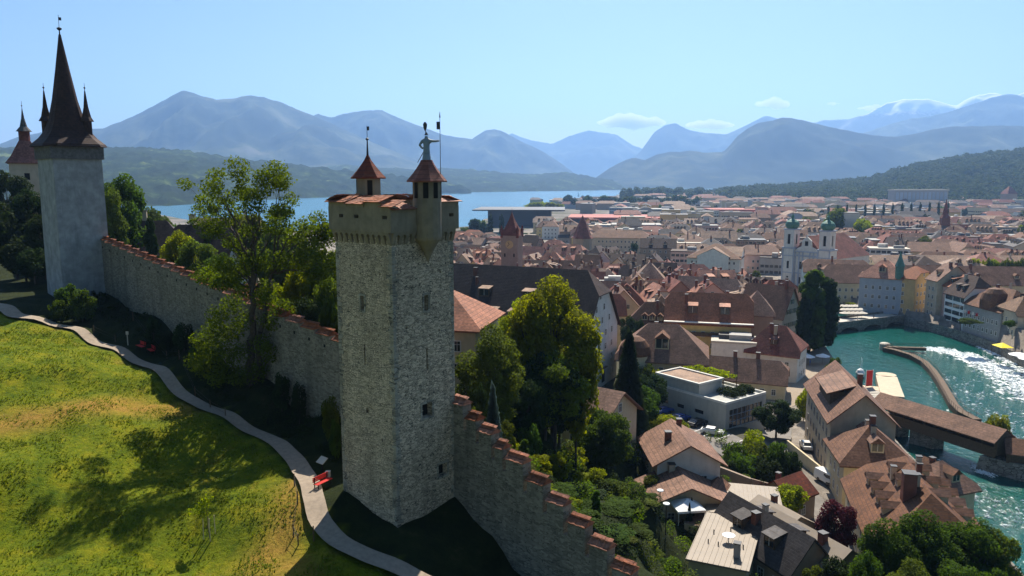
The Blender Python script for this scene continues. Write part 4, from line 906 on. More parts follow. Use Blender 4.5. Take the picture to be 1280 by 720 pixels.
# ---- modern flat building with roof garden
u = Vector((.8,.6)); v_ = Vector((-.6,.8)); c0 = Vector((41,141)); rm = math.atan2(.6,.8)
T = thing('modern_building', 'pale flat roofed modern building with a green roof garden and dark glass front', 'building', (c0.x, c0.y, 5.4), rm); T.scale = (1, .76, .92)
mb = MB(); wall_face(mb, 12.8, -3, 6.6, [(1.2,11.6,1.2,5.2)], (0,0,0), (1,0,0), depth=.35); wall_face(mb, 24, -3, 6.6, [], (12.8,0,0), (0,1,0)); 
wall_face(mb, 24, -3, 6.6, [(2.5,5,3,3.9),(8,10.5,3,3.9),(14,17,3,3.9)], (0,24,0), (0,-1,0), depth=.3)
mb.add([(0,0,6.6),(12.8,0,6.6),(12.8,24,6.6),(0,24,6.6)], [(0,1,2,3)], 0); mb.build('wall', [M['palew'], M['glass']], T)
mb = MB()
for k in range(1, 8): mb.box(1.2+k*1.3-.05,1.2+k*1.3+.05,.2,.3,1.2,5.2)
for k in range(1, 3): mb.box(1.2,11.6,.18,.32,1.2+k*1.33-.05,1.2+k*1.33+.05)
mb.build('glazing_bars', M['blueg'], T)
mb = MB(); mb.box(.0,12.8,.0,.3,6.6,7.1); mb.box(0,.3,.3,24,6.6,7.1); mb.box(12.5,12.8,.3,24,6.6,7.1); mb.build('parapet', M['white'], T)
mb = MB(); mb.box(.3,7.5,9,23.7,6.602,9.2); pent = mb.build('penthouse', M['palew'], T)
mb = MB(); mb.box(0.0,7.8,8.7,9.3,9.2,9.6); mb.box(0,7.8,23.4,24,9.2,9.6); mb.box(0,.5,9.3,23.4,9.2,9.6); mb.box(7.3,7.8,9.3,23.4,9.2,9.6); mb.build('roof_rim', M['white'], pent)
mb = MB(); mb.box(.5,7.3,9.3,23.4,9.2,9.3); mb.build('roof_deck', M['tile_tan'], pent)
mb = MB()
for k in range(8): mb.box(7.8,12.5,9+k*2,9.15+k*2,9.0,9.2)
for xx in (8.0,12.4):
    for k in range(4): mb.box(xx-.08,xx+.08,9+k*4.6,9.16+k*4.6,6.6,9.0)
mb.build('pergola', M['wood'], T)
rg = np.random.default_rng(44)
Cb = [(rg.uniform(8,12.3), rg.uniform(9,23), 9.3) for _ in range(26)]; V = leaf_quads(Cb, [(1.2,1.2,.35)]*26, 5000, .35, rg); o = link('pergola_vine', quads_mesh('pergola_vine', V, [LF['bright']]), T)
Cb = [(rg.uniform(5,12), rg.uniform(2.5,8), 7.3) for _ in range(26)]; V = leaf_quads(Cb, [(1.0,1.0,.8)]*26, 6000, .3, rg); o = link('roof_shrubs', quads_mesh('roof_shrubs', V, [LF['dark']]), T)
# ---- chalet pair, near centre right
house(25.6,111.3,11,9.2,5.4,2.6,dirrot(.1,.99)+.12,.02,'tile_brown','white',.9,chims=2,z=8.2,label='white chalet with a broad brown gable roof below the car park',lod=0,colw=2.2)
house(24.2,102.6,8,11,3.8,2.4,dirrot(.1,.99)+.12,.02,'tile_brown','cream',.9,chims=1,z=6.6,label='low annex with brown gable roof directly in front of the white chalet',lod=0)
# ---- near cluster with metal roofs
def gablebox(label, x, y, z, w, d, h, rh, rot, roof, wall, hip=.02, chims=1, ov=.4, dorm=0, name='house', wins=True, **k):
    return house(x, y, w, d, h, rh, rot, hip, roof, wall, ov, chims=chims, z=z, label=label, lod=0, dorm=dorm, name=name, wins=wins, **k)
M['metal_seam'] = M['metal_roof']
def seams(T, w, d, z, s, step=.55, rz=0, slope=0.0, mat='metal_roof'):
    mb = MB(); k = -w/2
    while k < w/2: mb.add([(k,-d/2,z),(k+.04,-d/2,z),(k+.04,d/2,z+slope*d),(k,d/2,z+slope*d),(k,-d/2,z+.06),(k+.04,-d/2,z+.06),(k+.04,d/2,z+.06+slope*d),(k,d/2,z+.06+slope*d)], [(4,5,6,7),(0,1,5,4),(1,2,6,5),(3,0,4,7)]); k += step
    return mb.build('roof_seams', M[mat], T)
def flat(label, x, y, z, w, d, h, rot, wall='cream', roof='metal_roof', seam=True, wins=0):
    T = thing('flat_roofed_house', label, 'house', (x, y, z), rot)
    mb = MB(); mb.box(-w/2,w/2,-d/2,d/2,-6,h); mb.build('wall', M[wall], T)
    mb = MB(); mb.box(-w/2-.3,w/2+.3,-d/2-.3,d/2+.3,h,h+.22); r = mb.build('roof', M[roof], T)
    if seam: seams(r, w+.5, d+.5, h+.22, 1, .6)
    me = win_mesh('frame', None, 0)
    for i in range(wins): put_win(T, (i-(wins-1)/2)*2.4, -d/2-.005, h-2.6, 0, me, 0)
    for i in range(max(0, int(d/2.6))): put_win(T, -w/2-.005, -d/2+1.4+i*2.6, h-2.6, -math.pi/2, me, 0)
    return T
T = flat('long flat grey metal roof with a white satellite dish, at the bottom edge', 25.8, 86.5, 3, 6.4, 13, 8.0, R(-24), 'cream')
mb = MB(); mb.tube((.4,-.8,8.2),(.4,-.8,9.0),.06); mb.lathe([(.02,8.95),(.4,9.0),(.75,9.15),(.76,9.2),(.4,9.06),(.02,9.02)],18,.4,-.8); ds = mb.build('satellite_dish', M['whitep'], T)
chim(T, 1.8, -4.0, 8.2, 9.9, .7, 'greyw')
for a, b_ in ((-1.6,1),(-.6,-2),(.2,2.5),(-1.8,-1.8),(2.2,-1.6)):
    mb = MB(); mb.tube((a,b_,8.2),(a,b_,8.7),.07); mb.build('vent_pipe', M['metal_dark'], T)
gablebox('steep dark grey roof house with box dormers beside the satellite dish roof', 31.5, 88.3, 3, 14, 6.6, 7.0, 3.6, R(-66), 'slate', 'brownw', chims=2, dorm=2, dkind='shed', dsz=1.1)
gablebox('pale seamed metal gable roof at the bottom, right of the dark grey roof', 36.2, 87.5, 3, 12, 6, 7.2, 2.0, R(-66), 'metal_roof', 'brownw', chims=1)
gablebox('second pale seamed metal roof just behind the bottom one', 35.5, 96.0, 3, 7, 6, 6.6, 1.6, R(-66), 'metal_roof', 'beige', chims=1)
flat('flat tan metal roof with a sunken light well, behind the pergola roof', 33.3, 103, 3, 8.6, 6, 6.8, R(-14), 'brownw', 'metal_roof', True)
flat('small pale ribbed flat roof over a terrace room with dark opening', 29.4, 98, 4.5, 5.2, 5.0, 5.6, R(-20), 'wood', 'metal_roof', True)
gablebox('small brown gable roof house between the annex and the flat metal roofs', 28.6, 103.2, 4, 7, 7, 4.6, 2.6, R(62), 'tile_brown', 'cream', chims=0)
T = thing('roof_terrace', 'timber roof terrace with potted cypresses beside the white tent', 'terrace', (25.6, 97.5, 9.2), R(-24))
mb = MB(); mb.box(-1.6,1.6,-3.4,3.4,-7,0); mb.build('wall', M['beige'], T); mb = MB()
for k in range(16): mb.box(-1.5,1.5,-3.3+k*.42,-3.3+k*.42+.38,.002,.06)
mb.build('deck', M['tile_tan'], T)
for i, (a, b_) in enumerate(((-1.2,-2.4),(-1.25,-.6),(-1.2,1.3))):
    tree_w(25.6+a*.9+b_*.4, 97.5-a*.4+b_*.9, 2.4, .42, 'conifer', 'dark', 'narrow dark potted cypress', 'on the timber roof terrace', z=9.4, name='cypress')
# white garden tent on a terrace
p = G(858, 650, 8.5); tz = hz(p[0], p[1])+1.0
T = thing('garden_tent', 'square white garden tent standing on a small terrace beside the annex', 'tent', (p[0], p[1], tz), R(8))
mb = MB(); mb.cone([(-1.9,-1.9),(1.9,-1.9),(1.9,1.9),(-1.9,1.9)], 2.5, (0,0,3.5)); mb.box(-1.9,1.9,-1.92,-1.88,2.2,2.5); mb.box(-1.92,-1.88,-1.9,1.9,2.2,2.5); mb.box(1.88,1.92,-1.9,1.9,2.2,2.5); mb.build('canopy', M['whitep'], T)
for a in (-1.8,1.8):
    for b_ in (-1.8,1.8):
        mb = MB(); mb.tube((a,b_,-1),(a,b_,2.5),.05); mb.build('pole', M['whitep'], T)
mb = MB(); mb.box(-2.4,2.4,-2.6,2.4,-3,0); mb.build('terrace_base', M['beige'], T)
for k, (a, b_) in enumerate(((-.8,-1.0),(.9,-1.2))):
    C_ = thing('garden_chair', 'small wooden chair, %s under the white tent' % ('left one' if k == 0 else 'right one'), 'chair', (p[0]+a, p[1]+b_, tz), k*.5)
    mb = MB(); mb.box(-.25,.25,-.25,.25,.4,.46); mb.build('seat', M['wood'], C_); mb = MB(); mb.box(-.25,.25,.2,.25,.46,.9); mb.build('backrest', M['wood'], C_)
    for q, r_ in ((-.22,-.22),(.22,-.22),(.22,.22),(-.22,.22)): mb = MB(); mb.box(q-.03,q+.03,r_-.03,r_+.03,0,.4); mb.build('leg', M['wood'], C_)
# red roofed shed
gablebox('small shed house with a red tiled roof between the road and the purple tree', 41.5, 109.3, 3.6, 6.0, 5.6, 4.2, 2.2, R(35), 'tile_red', 'brownw', chims=1)
# riverside row
T = house(60.6,133,24,10,11.2,4.6,dirrot(5,23),.02,'tile_brown','beige',.7,chims=1,z=3.4,label='tall plain beige gable house on the river bank beside the lock platform',lod=0,dorm=0,wins=False)
me = win_mesh('greyw', None, 0)
for k in range(3):
    for i in range(7): put_win(T, -9+i*3, 5.005, 1.6+k*3, math.pi, me, 0, .9, .9)
ro = [c for c in T.children if c.name.startswith('roof')][0]
mb = MB(); s_ = 4.6/5; mb.box(-6,4,.9,4.2,11.6,14.5); dmr = mb.build('long_dormer', M['wood'], ro)
mb = MB(); mb.add([(-6.6,.2,15.9),(4.6,.2,15.9),(4.6,4.9,14.3),(-6.6,4.9,14.3),(-6.6,.2,15.7),(4.6,.2,15.7),(4.6,4.9,14.1),(-6.6,4.9,14.1)], [(0,1,2,3),(7,6,5,4),(0,4,5,1),(1,5,6,2),(2,6,7,3),(3,7,4,0)]); mb.build('dormer_roof', M['tile_brown'], dmr)
house(56.6,115.6,10,10.5,8.4,4.3,R(-10),.95,'tile_brown','cream',.8,chims=4,z=3.2,label='cream riverside house with red brown pyramid roof and four tall chimneys',lod=0,dorm=1,dkind='gable',dsz=1.2)
T = house(53,95,20,13.5,7.6,5.2,R(-105),.55,'tile_brown','cream',.8,chims=4,z=3.2,label='big riverside house with rows of small dormers, beside the purple tree',lod=0,dorm=4,rowdorm=2,dkind='gable',dsz=.85)
chim([c for c in T.children if c.name.startswith('roof')][0], 4.5, -2.0, 9, 14.6, 1.5, 'brick')
house(63,107,6,7,7,3.0,R(20),.8,'tile_brown','cream',.6,chims=1,z=3.2,label='small brown roofed extension on the water side of the riverside row',dorm=1)
# retaining wall under the bushes, low wall on the road
def lowwall(label, pts, h, w=.4, mat='beige', z=None, name='retaining_wall', cat='wall'):
    mb = MB()
    for a, c in zip(pts[:-1], pts[1:]):
        za, zb_ = (hz(*a), hz(*c)) if z is None else (z, z); wall_seg(mb, a, c, min(za, zb_)-1.5, min(za, zb_)-1.5, za+h, zb_+h, w)
    return tag(mb.build(name, M[mat]), label, cat)
lowwall('brown retaining wall under the round bushes beside the road', [(31,111.5),(36,109.5),(43,113),(46,122)], 2.6, .5, 'brownw')
lowwall('pale yard wall along the road beside the tall beige gable house', [(50.5,134),(52.3,121),(53,116)], 2.0, .35, 'cream')
# ---- right bank quay houses (facades look left over the river)
def quayhouse(y0, y1, x0, dep, h, rh, wall, roof, label, hip=.3, sh=None, dorm=2, z=2.6, **k):
    y = (y0+y1)/2; return house(x0+dep/2, y, abs(y1-y0), dep, h, rh, R(-90), hip, roof, wall, .5, chims=2, z=z, label=label, lod=0, dorm=dorm, sh=sh, sides=[(0,-1),(1,0)] if 'sides' not in k else k.pop('sides'), **k)
house(146.5,297,15,14,14.5,6,R(-35),.9,'tile_orange','blueg',.6,chims=1,z=2.6,label='blue grey painted corner house with orange roof at the head of the stone bridge',lod=0,dorm=1,dkind='gable',dsz=1.5,flr=3.6)
T = house(154.5,289,6.5,12,15,4,R(-55),.5,'tile_orange','ochre',.5,chims=0,z=2.6,label='narrow golden yellow house with an arched gateway beside the blue grey house',lod=0,flr=3.2)
mb = MB(); mb.lathe([(1.5,14),(1.6,19),(1.9,19.2),(1.2,21),(.7,22.4),(.1,25)],8,-3.2,-5.6); mb.build('oriel_turret', M['copper'], T)
quayhouse(281,273.5,154.5,13,15.5,5.5,'beige','tile_brown','narrow beige gabled quay house between the golden house and the red awning house',.05,None,1)
quayhouse(273.3,268,156.5,12,14,4,'pink','tile_orange','red fronted quay house with orange awning like roof beside the beige gable',.4,None,1)
T = quayhouse(267.8,256,154.3,12,12.2,6.5,'whitep','tile_dark','white quay house with blue window bands over round arches',.5,None,2,wins=False)
for k in range(4):
    for (a, c) in ((-5.3,-1.2),(-.6,3.4),(3.9,5.6)):
        mb = MB(); mb.box(a,c,-6.12,-5.9,2.9+k*2.4,4.3+k*2.4); mb.build('window_band', M['glassb'] if 'glassb' in M else M['glass'], T)
for a in (-4,-.6,2.8):
    mb = MB(); mb.add([(a-1,-6.03,0),(a+1,-6.03,0)]+[(a+math.cos(R(q*20)),-6.03,1.2+math.sin(R(q*20))) for q in range(10)], [tuple(range(12))]); mb.build('arch', M['hole'], T)
T = quayhouse(255.8,236,154.2,15,10.4,6.2,'greyw','tile_brown','long grey quay house with a rounded brown gable and small flags',.7,None,2,colw=2.3,flr=3.4)
mb = MB(); mb.lathe([(.02,10.2),(4.2,10.2),(4.2,13.2),(3.4,15.4),(2.0,16.8),(.3,17.2)],16,1.5,-4.6); mb.build('bell_gable', M['tile_brown'], T)
for k in range(4):
    fl = MB(); fl.tube((-8+k*2.2,-7.5,7.5),(-8+k*2.2,-8.6,8.4),.03); fo = fl.build('flag_staff', M['whitep'], T)
    mb = MB(); mb.box(-8+k*2.2-.02,-8+k*2.2+.02,-8.6,-7.8,7.2,8.3); mb.build('flag', M['red_paint'] if k % 2 else M['whitep'], fo)
T = house(164,233,19,13,11,5.4,R(-6),.8,'tile_tan','beige',.6,chims=1,z=2.6,label='beige house at the right with three pale window awnings on its roof',lod=0,dorm=4,dkind='shed',dsz=1.7,rowdorm=2,colw=2.0,flr=3.4)
house(188,236,18,13,9,5,R(-10),.5,'tile_red','beige',.6,chims=1,z=2.6,label='red roofed house at the right edge beside the beige awning house')
# ---- Jesuit church
def church():
    rt = R(-50); c = Vector((140, 360)); T = thing('baroque_church', 'baroque church with two green onion domed towers and a red nave roof', 'church', (c.x, c.y, 2.6), rt)
    mb = MB(); wall_face(mb, 12, 0, 18, [(2.2,3.4,9.5,13),(5.1,6.9,9.2,13.6),(8.6,9.8,9.5,13),(2.2,3.4,2.4,5.6),(8.6,9.8,2.4,5.6),(5,7,0,4.2)], (-6,-.0,0), (1,0,0), depth=.4)
    mb.build('facade', [M['white'], M['hole']], T)
    mb = MB()
    for x0 in (-6,-3.9,-2.1,1.5,3.3,5.4): mb.box(x0,x0+.6,-.35,-.002,0,17.6)
    for z0 in (7.2,15.6,17.6): mb.box(-6.1,6.1,-.55,-.36,z0,z0+.6)
    mb.build('pilasters', M['blueg'], T)
    mb = MB(); pts = [(-6,18.2),(6,18.2),(4.4,19.6),(2.6,20.4),(2.2,23.4),(0,25.2),(-2.2,23.4),(-2.6,20.4),(-4.4,19.6)]; n = len(pts)
    mb.add([(a,-.4,b_) for a, b_ in pts]+[(a,.5,b_) for a, b_ in pts], [tuple(range(n)), tuple(range(2*n-1,n-1,-1))]+[(i, n+i, n+(i+1) % n, (i+1) % n) for i in range(n)]); pd = mb.build('pediment', M['white'], T)
    mb = MB(); mb.box(-.8,.8,-.46,-.41,20.8,23); mb.build('niche', M['hole'], pd)
    for sx in (-1,1):
        cx_ = sx*9.0; mb = MB()
        for z0, z1, hw in ((0,19,3.1),(19.6,28.0,2.6)):
            hl = [(hw-.6,hw+.6,z0+2.4,z0+5.6),(hw-.6,hw+.6,z0+9.4,z0+13)] if z0 == 0 else [(hw-.75,hw+.75,z0+1.6,z0+6.4)]
            for O, U in (((cx_-hw,-.8,z0),(1,0,0)),((cx_+hw,-.8,z0),(0,1,0)),((cx_+hw,-.8+2*hw,z0),(-1,0,0)),((cx_-hw,-.8+2*hw,z0),(0,-1,0))):
                wall_face(mb, 2*hw, z0, z1, hl, O, U, depth=.5)
        tw_ = mb.build('bell_tower', [M['white'], M['hole']], T)
        yc = 2.3
        for z0, hw in ((19,3.4),(28.0,3.0),(15.4,3.25),(7.2,3.25)):
            mb = MB(); dz = .62 if z0 > 18 else .4; y0 = -.8-(hw-3.1) if z0 < 20 else yc-.0-hw+.0
            mb.box(cx_-hw,cx_+hw,yc-hw,yc+hw,z0,z0+dz); mb.build('cornice', M['blueg'], tw_)
        for qx in (-1,1):
            mb = MB(); x0, x1 = sorted((cx_+qx*3.12, cx_+qx*2.5)); mb.box(x0,x1,-.98,-.81,0,19); mb.build('corner_pilaster', M['blueg'], tw_)
        mb = MB(); mb.lathe([(2.2,28.6),(3.1,29.5),(3.3,30.6),(2.9,31.8),(1.6,32.8),(.7,33.3),(.6,34.4),(.8,34.7),(.3,35.3),(.05,36.5)],16,cx_,1.8); mb.tube((cx_,1.8,36.3),(cx_,1.8,38),.06); mb.build('onion_dome', M['copper'], tw_)
    # nave
    mb = MB(); w_, L0, h_, rh = 9.5, 44, 15, 10.5
    mb.add([(-w_,1,0),(w_,1,0),(w_,L0,0),(-w_,L0,0),(-w_,1,h_),(w_,1,h_),(w_,L0,h_),(-w_,L0,h_),(0,1,h_+rh),(0,L0-8,h_+rh)], [(0,1,5,8,4),(1,2,6,5),(3,0,4,7),(2,3,7,6)]); mb.build('nave_wall', M['white'], T)
    mb = MB(); e = .5
    mb.add([(-w_-e,.6,h_-e),(w_+e,.6,h_-e),(0,.6,h_+rh),(w_+e,L0+e,h_-e),(-w_-e,L0+e,h_-e),(0,L0-8,h_+rh)], [(0,1,2),(1,3,5,2),(4,0,2,5),(3,4,5),(0,4,3,1)]); mb.build('nave_roof', M['tile_red'], T)
    for i in range(6):
        mb = MB(); y0 = 6+i*6; mb.box(w_,w_+.05,y0,y0+1.6,7,12.5); mb.build('nave_window', M['hole'], T)
church()
# long monastery / barracks roofs behind the quay
house(178,318,90,15,9.5,6.5,R(-7),.3,'tile_brown','cream',.6,chims=3,z=2.6,label='very long brown roofed building with three roof hatches behind the quay houses',dorm=5,dkind='gable',dsz=1.1)
house(141,330,26,12,12.5,4.8,R(-16),.3,'tile_brown','white',.5,chims=1,z=2.6,label='white convent wing with small windows right below the twin towered church',dorm=3,dkind='gable')
house(235,388,100,16,9,4.5,R(-3),.2,'tile_tan','cream',.6,chims=2,z=2.6,label='very long tan roofed building with a tree row in front, at the right',dorm=3)
house(262,345,60,14,8,5,R(-20),.3,'tile_brown','beige',.6,chims=2,z=2.6,label='brown roofed hall behind the very long brown roof at the right edge',dorm=2)
# government palace
T = house(110,408,27,25,11.5,6.5,R(-22),1.0,'tile_brown','white',.8,chims=0,z=2.6,label='square white palace with a low brown pyramid roof and two pediments',dorm=0,flr=3.6,colw=2.4)
for rt, off in ((0,-13.6),(math.pi/2,13.6)):
    mb = MB(); Mx = Matrix.Rotation(0 if rt == 0 else math.pi/2, 4, 'Z')
    vs = [(-8,-13.9,0),(8,-13.9,0),(8,-13.9,12.6),(0,-13.9,16.4),(-8,-13.9,12.6),(-8,-9,0),(8,-9,0),(8,-6,12.6),(0,-4,16.4),(-8,-6,12.6)]
    mb.add([Mx@Vector(p_) for p_ in vs], [(0,1,2,3,4),(1,6,7,2),(5,0,4,9)], 0); mb.add([Mx@Vector(p_) for p_ in ((-8.6,-14.2,12.4),(0,-14.2,16.8),(0,-3,16.8),(-8.6,-3,12.4),(8.6,-14.2,12.4),(8.6,-3,12.4))], [(0,1,2,3),(1,4,5,2)], 1)
    mb.build('pediment_wing', [M['white'], M['tile_tan']], T)
# big buildings along the far bank
def bigrow(px0, px1, ybase, ytop, wall, roof, label, hip=.6, dep=15, rh=4.5, rot=R(-12), n=None, **k):
    a = G(px0, ybase, 2.6); c = G(px1, ybase+.01, 2.6); w_ = (c[0]-a[0])/math.cos(rot)*.97; Y = a[1]; h_ = HC-sl_(ytop)*Y-2.6
    return house((a[0]+c[0])/2, Y+dep/2, w_, dep, h_, rh, rot, hip, roof, wall, .6, chims=2, z=2.6, label=label, flr=3.7, colw=2.6, wsx=1.1, **k)
bigrow(742,812,319,297,'beige','tile_brown','long beige building with rows of tall windows on the far river bank')
bigrow(820,850,323,302,'white','tile_brown','white building with blue tinted windows right of the long beige building')
bigrow(851,880,327,303,'blueg','tile_brown','blue grey building between the white building and the ornate cream block')
bigrow(878,905,330,307,'cream','slate','ornate cream corner block with a dark mansard and gold trim',.9)
bigrow(932,975,342,318,'pink','tile_brown','pink grey block with brown roof left of the twin towered church',.4)
bigrow(700,738,305,297,'greyw','slate','low grey building left of the long beige building',.6)
# clock tower in the old town
def clocktower():
    p = A(640,300,318); T = thing('clock_tower', 'brown square tower with a dark red turreted roof and round clock face', 'tower', (p[0],p[1],2.6), R(-18)); h_ = 29
    mb = MB(); wall_face(mb, 7.2, 0, h_, [(1.2,1.9,20,21.5),(5.2,5.9,20,21.5)], (-3.6,-3.6,0), (1,0,0)); wall_face(mb, 7.2, 0, h_, [], (3.6,-3.6,0), (0,1,0)); wall_face(mb, 7.2, 0, h_, [], (3.6,3.6,0), (-1,0,0)); wall_face(mb, 7.2, 0, h_, [], (-3.6,3.6,0), (0,-1,0)); mb.build('shaft', [M['brownw'], M['hole']], T)
    mb = MB(); mb.lathe([(.1,0),(1.7,0),(1.7,.12),(.1,.12)],20); ck = mb.build('clock_face', M['ochre'], T); ck.rotation_euler = (math.pi/2,0,0); ck.location = (0,-3.62,25.2)
    for a_ in (.5, 2.3):
        mb = MB(); mb.box(-.08,.08,0,1.25,.13,.17); hn = mb.build('clock_hand', M['iron'], ck); hn.rotation_euler = (0,0,a_)
    mb = MB(); mb.lathe([(5.6,h_-.1),(5.3,h_+.3),(3.0,h_+3.6),(1.4,h_+6.4),(.1,h_+9.5)],4,0,0,0,R(45)); mb.tube((0,0,h_+9.3),(0,0,h_+11),.06); r_ = mb.build('roof', M['tile_red'], T)
    for sx in (-1,1):
        for sy in (-1,1):
            mb = MB(); mb.lathe([(.6,h_-1),(.6,h_+1.8),(.8,h_+1.85),(.05,h_+4.2)],8,sx*3.4,sy*3.4); mb.build('corner_turret', M['tile_red'], r_)
clocktower()
def watertower():
    p = A(728,300,500); T = thing('water_tower', 'octagonal stone tower with a steep dark red roof standing in the river', 'tower', (p[0],p[1],0), 0)
    mb = MB(); mb.lathe([(6.2,-3),(6.2,17)],8); mb.build('shaft', M['brownw'], T); mb = MB(); mb.lathe([(7.2,16.6),(5.8,18.5),(2.0,28),(.1,31.5)],8); mb.tube((0,0,31),(0,0,33),.08); mb.build('roof', M['tile_red'], T)
watertower()
# ================= OLD TOWN (left bank) =================
hr = random.Random(21)
HERO = [(-2,181,30),(20,172,14),(35,175,16),(54,206,15),(69,209,8),(40,212,10),(62,187,14),(48,180,16),(68,191,9),(78,227,10),(65,222,9),(58,195,8),(89,213,8),(-22,191,18),(90,222,6),(95,232,5)]
OLDT = [(-60,215),(-28,205),(0,199),(28,196),(56,218),(80,228),(91,246),(94,262),(94,300),(86,335),(60,395),(14,505),(-20,560),(-110,560),(-130,400),(-95,270)]
RCOL = [('tile_brown','brown'),('tile_brown','brown'),('tile_brown','brown'),('tile_tan','tan'),('tile_red','dark red'),('tile_red','dark red'),('tile_orange','orange'),('tile_dark','blackish brown'),('tile_tan','tan')]
WCOL = [('white','white'),('cream','cream'),('cream','cream'),('beige','beige'),('pink','pink'),('yellow','yellow'),('greyw','grey'),('brownw','brown')]
def hipname(h): return 'gabled' if h < .3 else 'half hipped' if h < .7 else 'hipped'
th = R(-20); n_old = 0; PL = []
for i in range(-26, 27):
    for j in range(-2, 34):
        u_ = i*12.1+(j % 2)*3+hr.uniform(-1.2,1.2); v_ = j*(11.4 if j % 3 else 12.2)+hr.uniform(-1.2,1.2)+(j//2)*2.4
        bend = math.sin(v_*.012+1)*.35; a = th+bend
        x = 20+u_*math.cos(th)-v_*math.sin(th)*1.0; y = 205+u_*math.sin(th)+v_*math.cos(th)
        if not in_poly(np.array([x]), np.array([y]), OLDT)[0]: continue
        if any(math.hypot(x-a_, y-b_) < r_+6.2 for a_, b_, r_ in HERO): continue
        px, py = proj(x, y, 12)
        if px < 556 or px > 1300: continue
        if float(dist_line(np.array([x]), np.array([y]), RIVL)[0]) < 9: continue
        if math.hypot(x-A(640,300,318)[0], y-318) < 9: continue
        PL.append((x, y, a))
hr.shuffle(PL); print('old town', len(PL)); PL.sort(key=lambda q: q[1]); PL = PL[:300]
for (x, y, a) in PL:
    turn = hr.random() < .42; rot = a+(math.pi/2 if turn else 0)+hr.uniform(-.12,.12); w_ = hr.uniform(10.5,14); d_ = hr.uniform(9.2,12)
    if hr.random() < .08: w_ *= 1.35
    rm_, rn = hr.choice(RCOL); wm_, wn = hr.choice(WCOL); hip = hr.choice((.02,.02,.3,.5,.9)); h_ = hr.uniform(8.0,13.5); rh = d_*hr.uniform(.38,.56)
    if y > 300: h_ *= .9
    nd = hr.choice((0,1,2,2,3)); far = y > 400
    if hr.random() < .04:
        block(x, y, w_*.9, d_, h_+2, rot, wm_, hr.choice(('snowp','concrete','metal_roof')), desc='%s flat roofed town house' % wn, name='flat_roofed_house', cat='house', group='houses of the old town', kit=hr.choice((2,3,4)), rnd=hr, z=2.7)
    else:
        house(x, y, w_, d_, h_, rh, rot, hip, rm_, wm_, .5, dorm=nd, chims=0 if far else hr.choice((1,2,2,3)), z=2.7, group='houses of the old town', rnd=hr, flr=3.1, colw=2.7, rowdorm=2 if (rh > 5.5 and hr.random() < .4) else 1,
              desc='%s %s house with a %s roof' % (wn, hipname(hip), rn) if nd == 0 else '%s house with %s %s roof and %s' % (wn, hipname(hip), rn, ('one dormer','two dormers','three dormers')[nd-1]), dsz=hr.choice((.9,1.1,1.4)))
# bright triangular roof seen in the middle of the town
house(68,262,24,17,8.5,9.5,R(-32),.25,'tile_tan','beige',.5,chims=0,z=2.7,label='broad pale tan tent like roof in the middle of the old town',dorm=0)
# ================= RIGHT BANK CITY =================
def clear(x, y, r): 
    return any(math.hypot(x-a_, y-b_) < r+c_ for a_, b_, c_ in ((140,360,24),(155,388,24),(110,408,22),(141,330,15),(A(728,300,500)[0],500,14)))
RB = []
y = 305
while y < 760:
    row = 17.5+y*.006
    x = -60
    while x < 620:
        x += hr.uniform(17,21)+y*.006
        xx = x+hr.uniform(-2,2); yy = y+math.sin(x*.02)*8+hr.uniform(-2,2)
        px, py = proj(xx, yy, 10)
        if px < 560 or px > 1292: continue
        if in_poly(np.array([xx]), np.array([yy]), RIV)[0] or float(dist_line(np.array([xx]), np.array([yy]), RIV, True)[0]) < 15: continue
        if in_poly(np.array([xx]), np.array([yy]), OLDT)[0] or xx < np.interp(yy, [300,400,500,600,760], [100,92,50,5,-120]): continue
        if clear(xx, yy, 9): continue
        if yy < 352 and 120 < xx < 300: continue
        if 180 < xx < 292 and 374 < yy < 402: continue
        if 225 < xx < 300 and 330 < yy < 362: continue
        if 40 < xx < 130 and 505 < yy < 548: continue
        RB.append((xx, yy))
    y += row
hr.shuffle(RB); RB = RB[:290]
for (x, y) in RB:
    rot = R(-12)+hr.choice((0,0,math.pi/2))+hr.uniform(-.15,.15); w_ = hr.uniform(15,23); d_ = hr.uniform(12,16); wm_, wn = hr.choice(WCOL)
    if hr.random() < .7:
        rm_, rn = hr.choice([('tile_brown','brown'),('tile_brown','brown'),('slate','slate grey'),('tile_dark','blackish brown'),('tile_red','dark red'),('tile_tan','tan')]); hip = hr.choice((.02,.4,.9,.9)); nd = hr.choice((0,2,3,4))
        house(x, y, w_, d_, hr.uniform(7.5,12.5), d_*hr.uniform(.26,.42), rot, hip, rm_, wm_, .5, dorm=nd, chims=hr.choice((0,1,2)), z=2.6, name='apartment_house', cat='apartment house', group='apartment houses beyond the church', rnd=hr, flr=3.3, colw=3.2,
              desc='%s %s apartment house with %s roof' % (wn, hipname(hip), rn), dsz=1.2, dkind='gable')
    else:
        block(x, y, w_, d_, hr.uniform(8,14), rot, wm_, hr.choice(('snowp','tile_dark','metal_dark','slate','brownw','concrete')), desc='%s flat roofed apartment house' % wn, name='apartment_house', cat='apartment house', group='apartment houses beyond the church', rnd=hr, kit=hr.choice((1,2,3)))
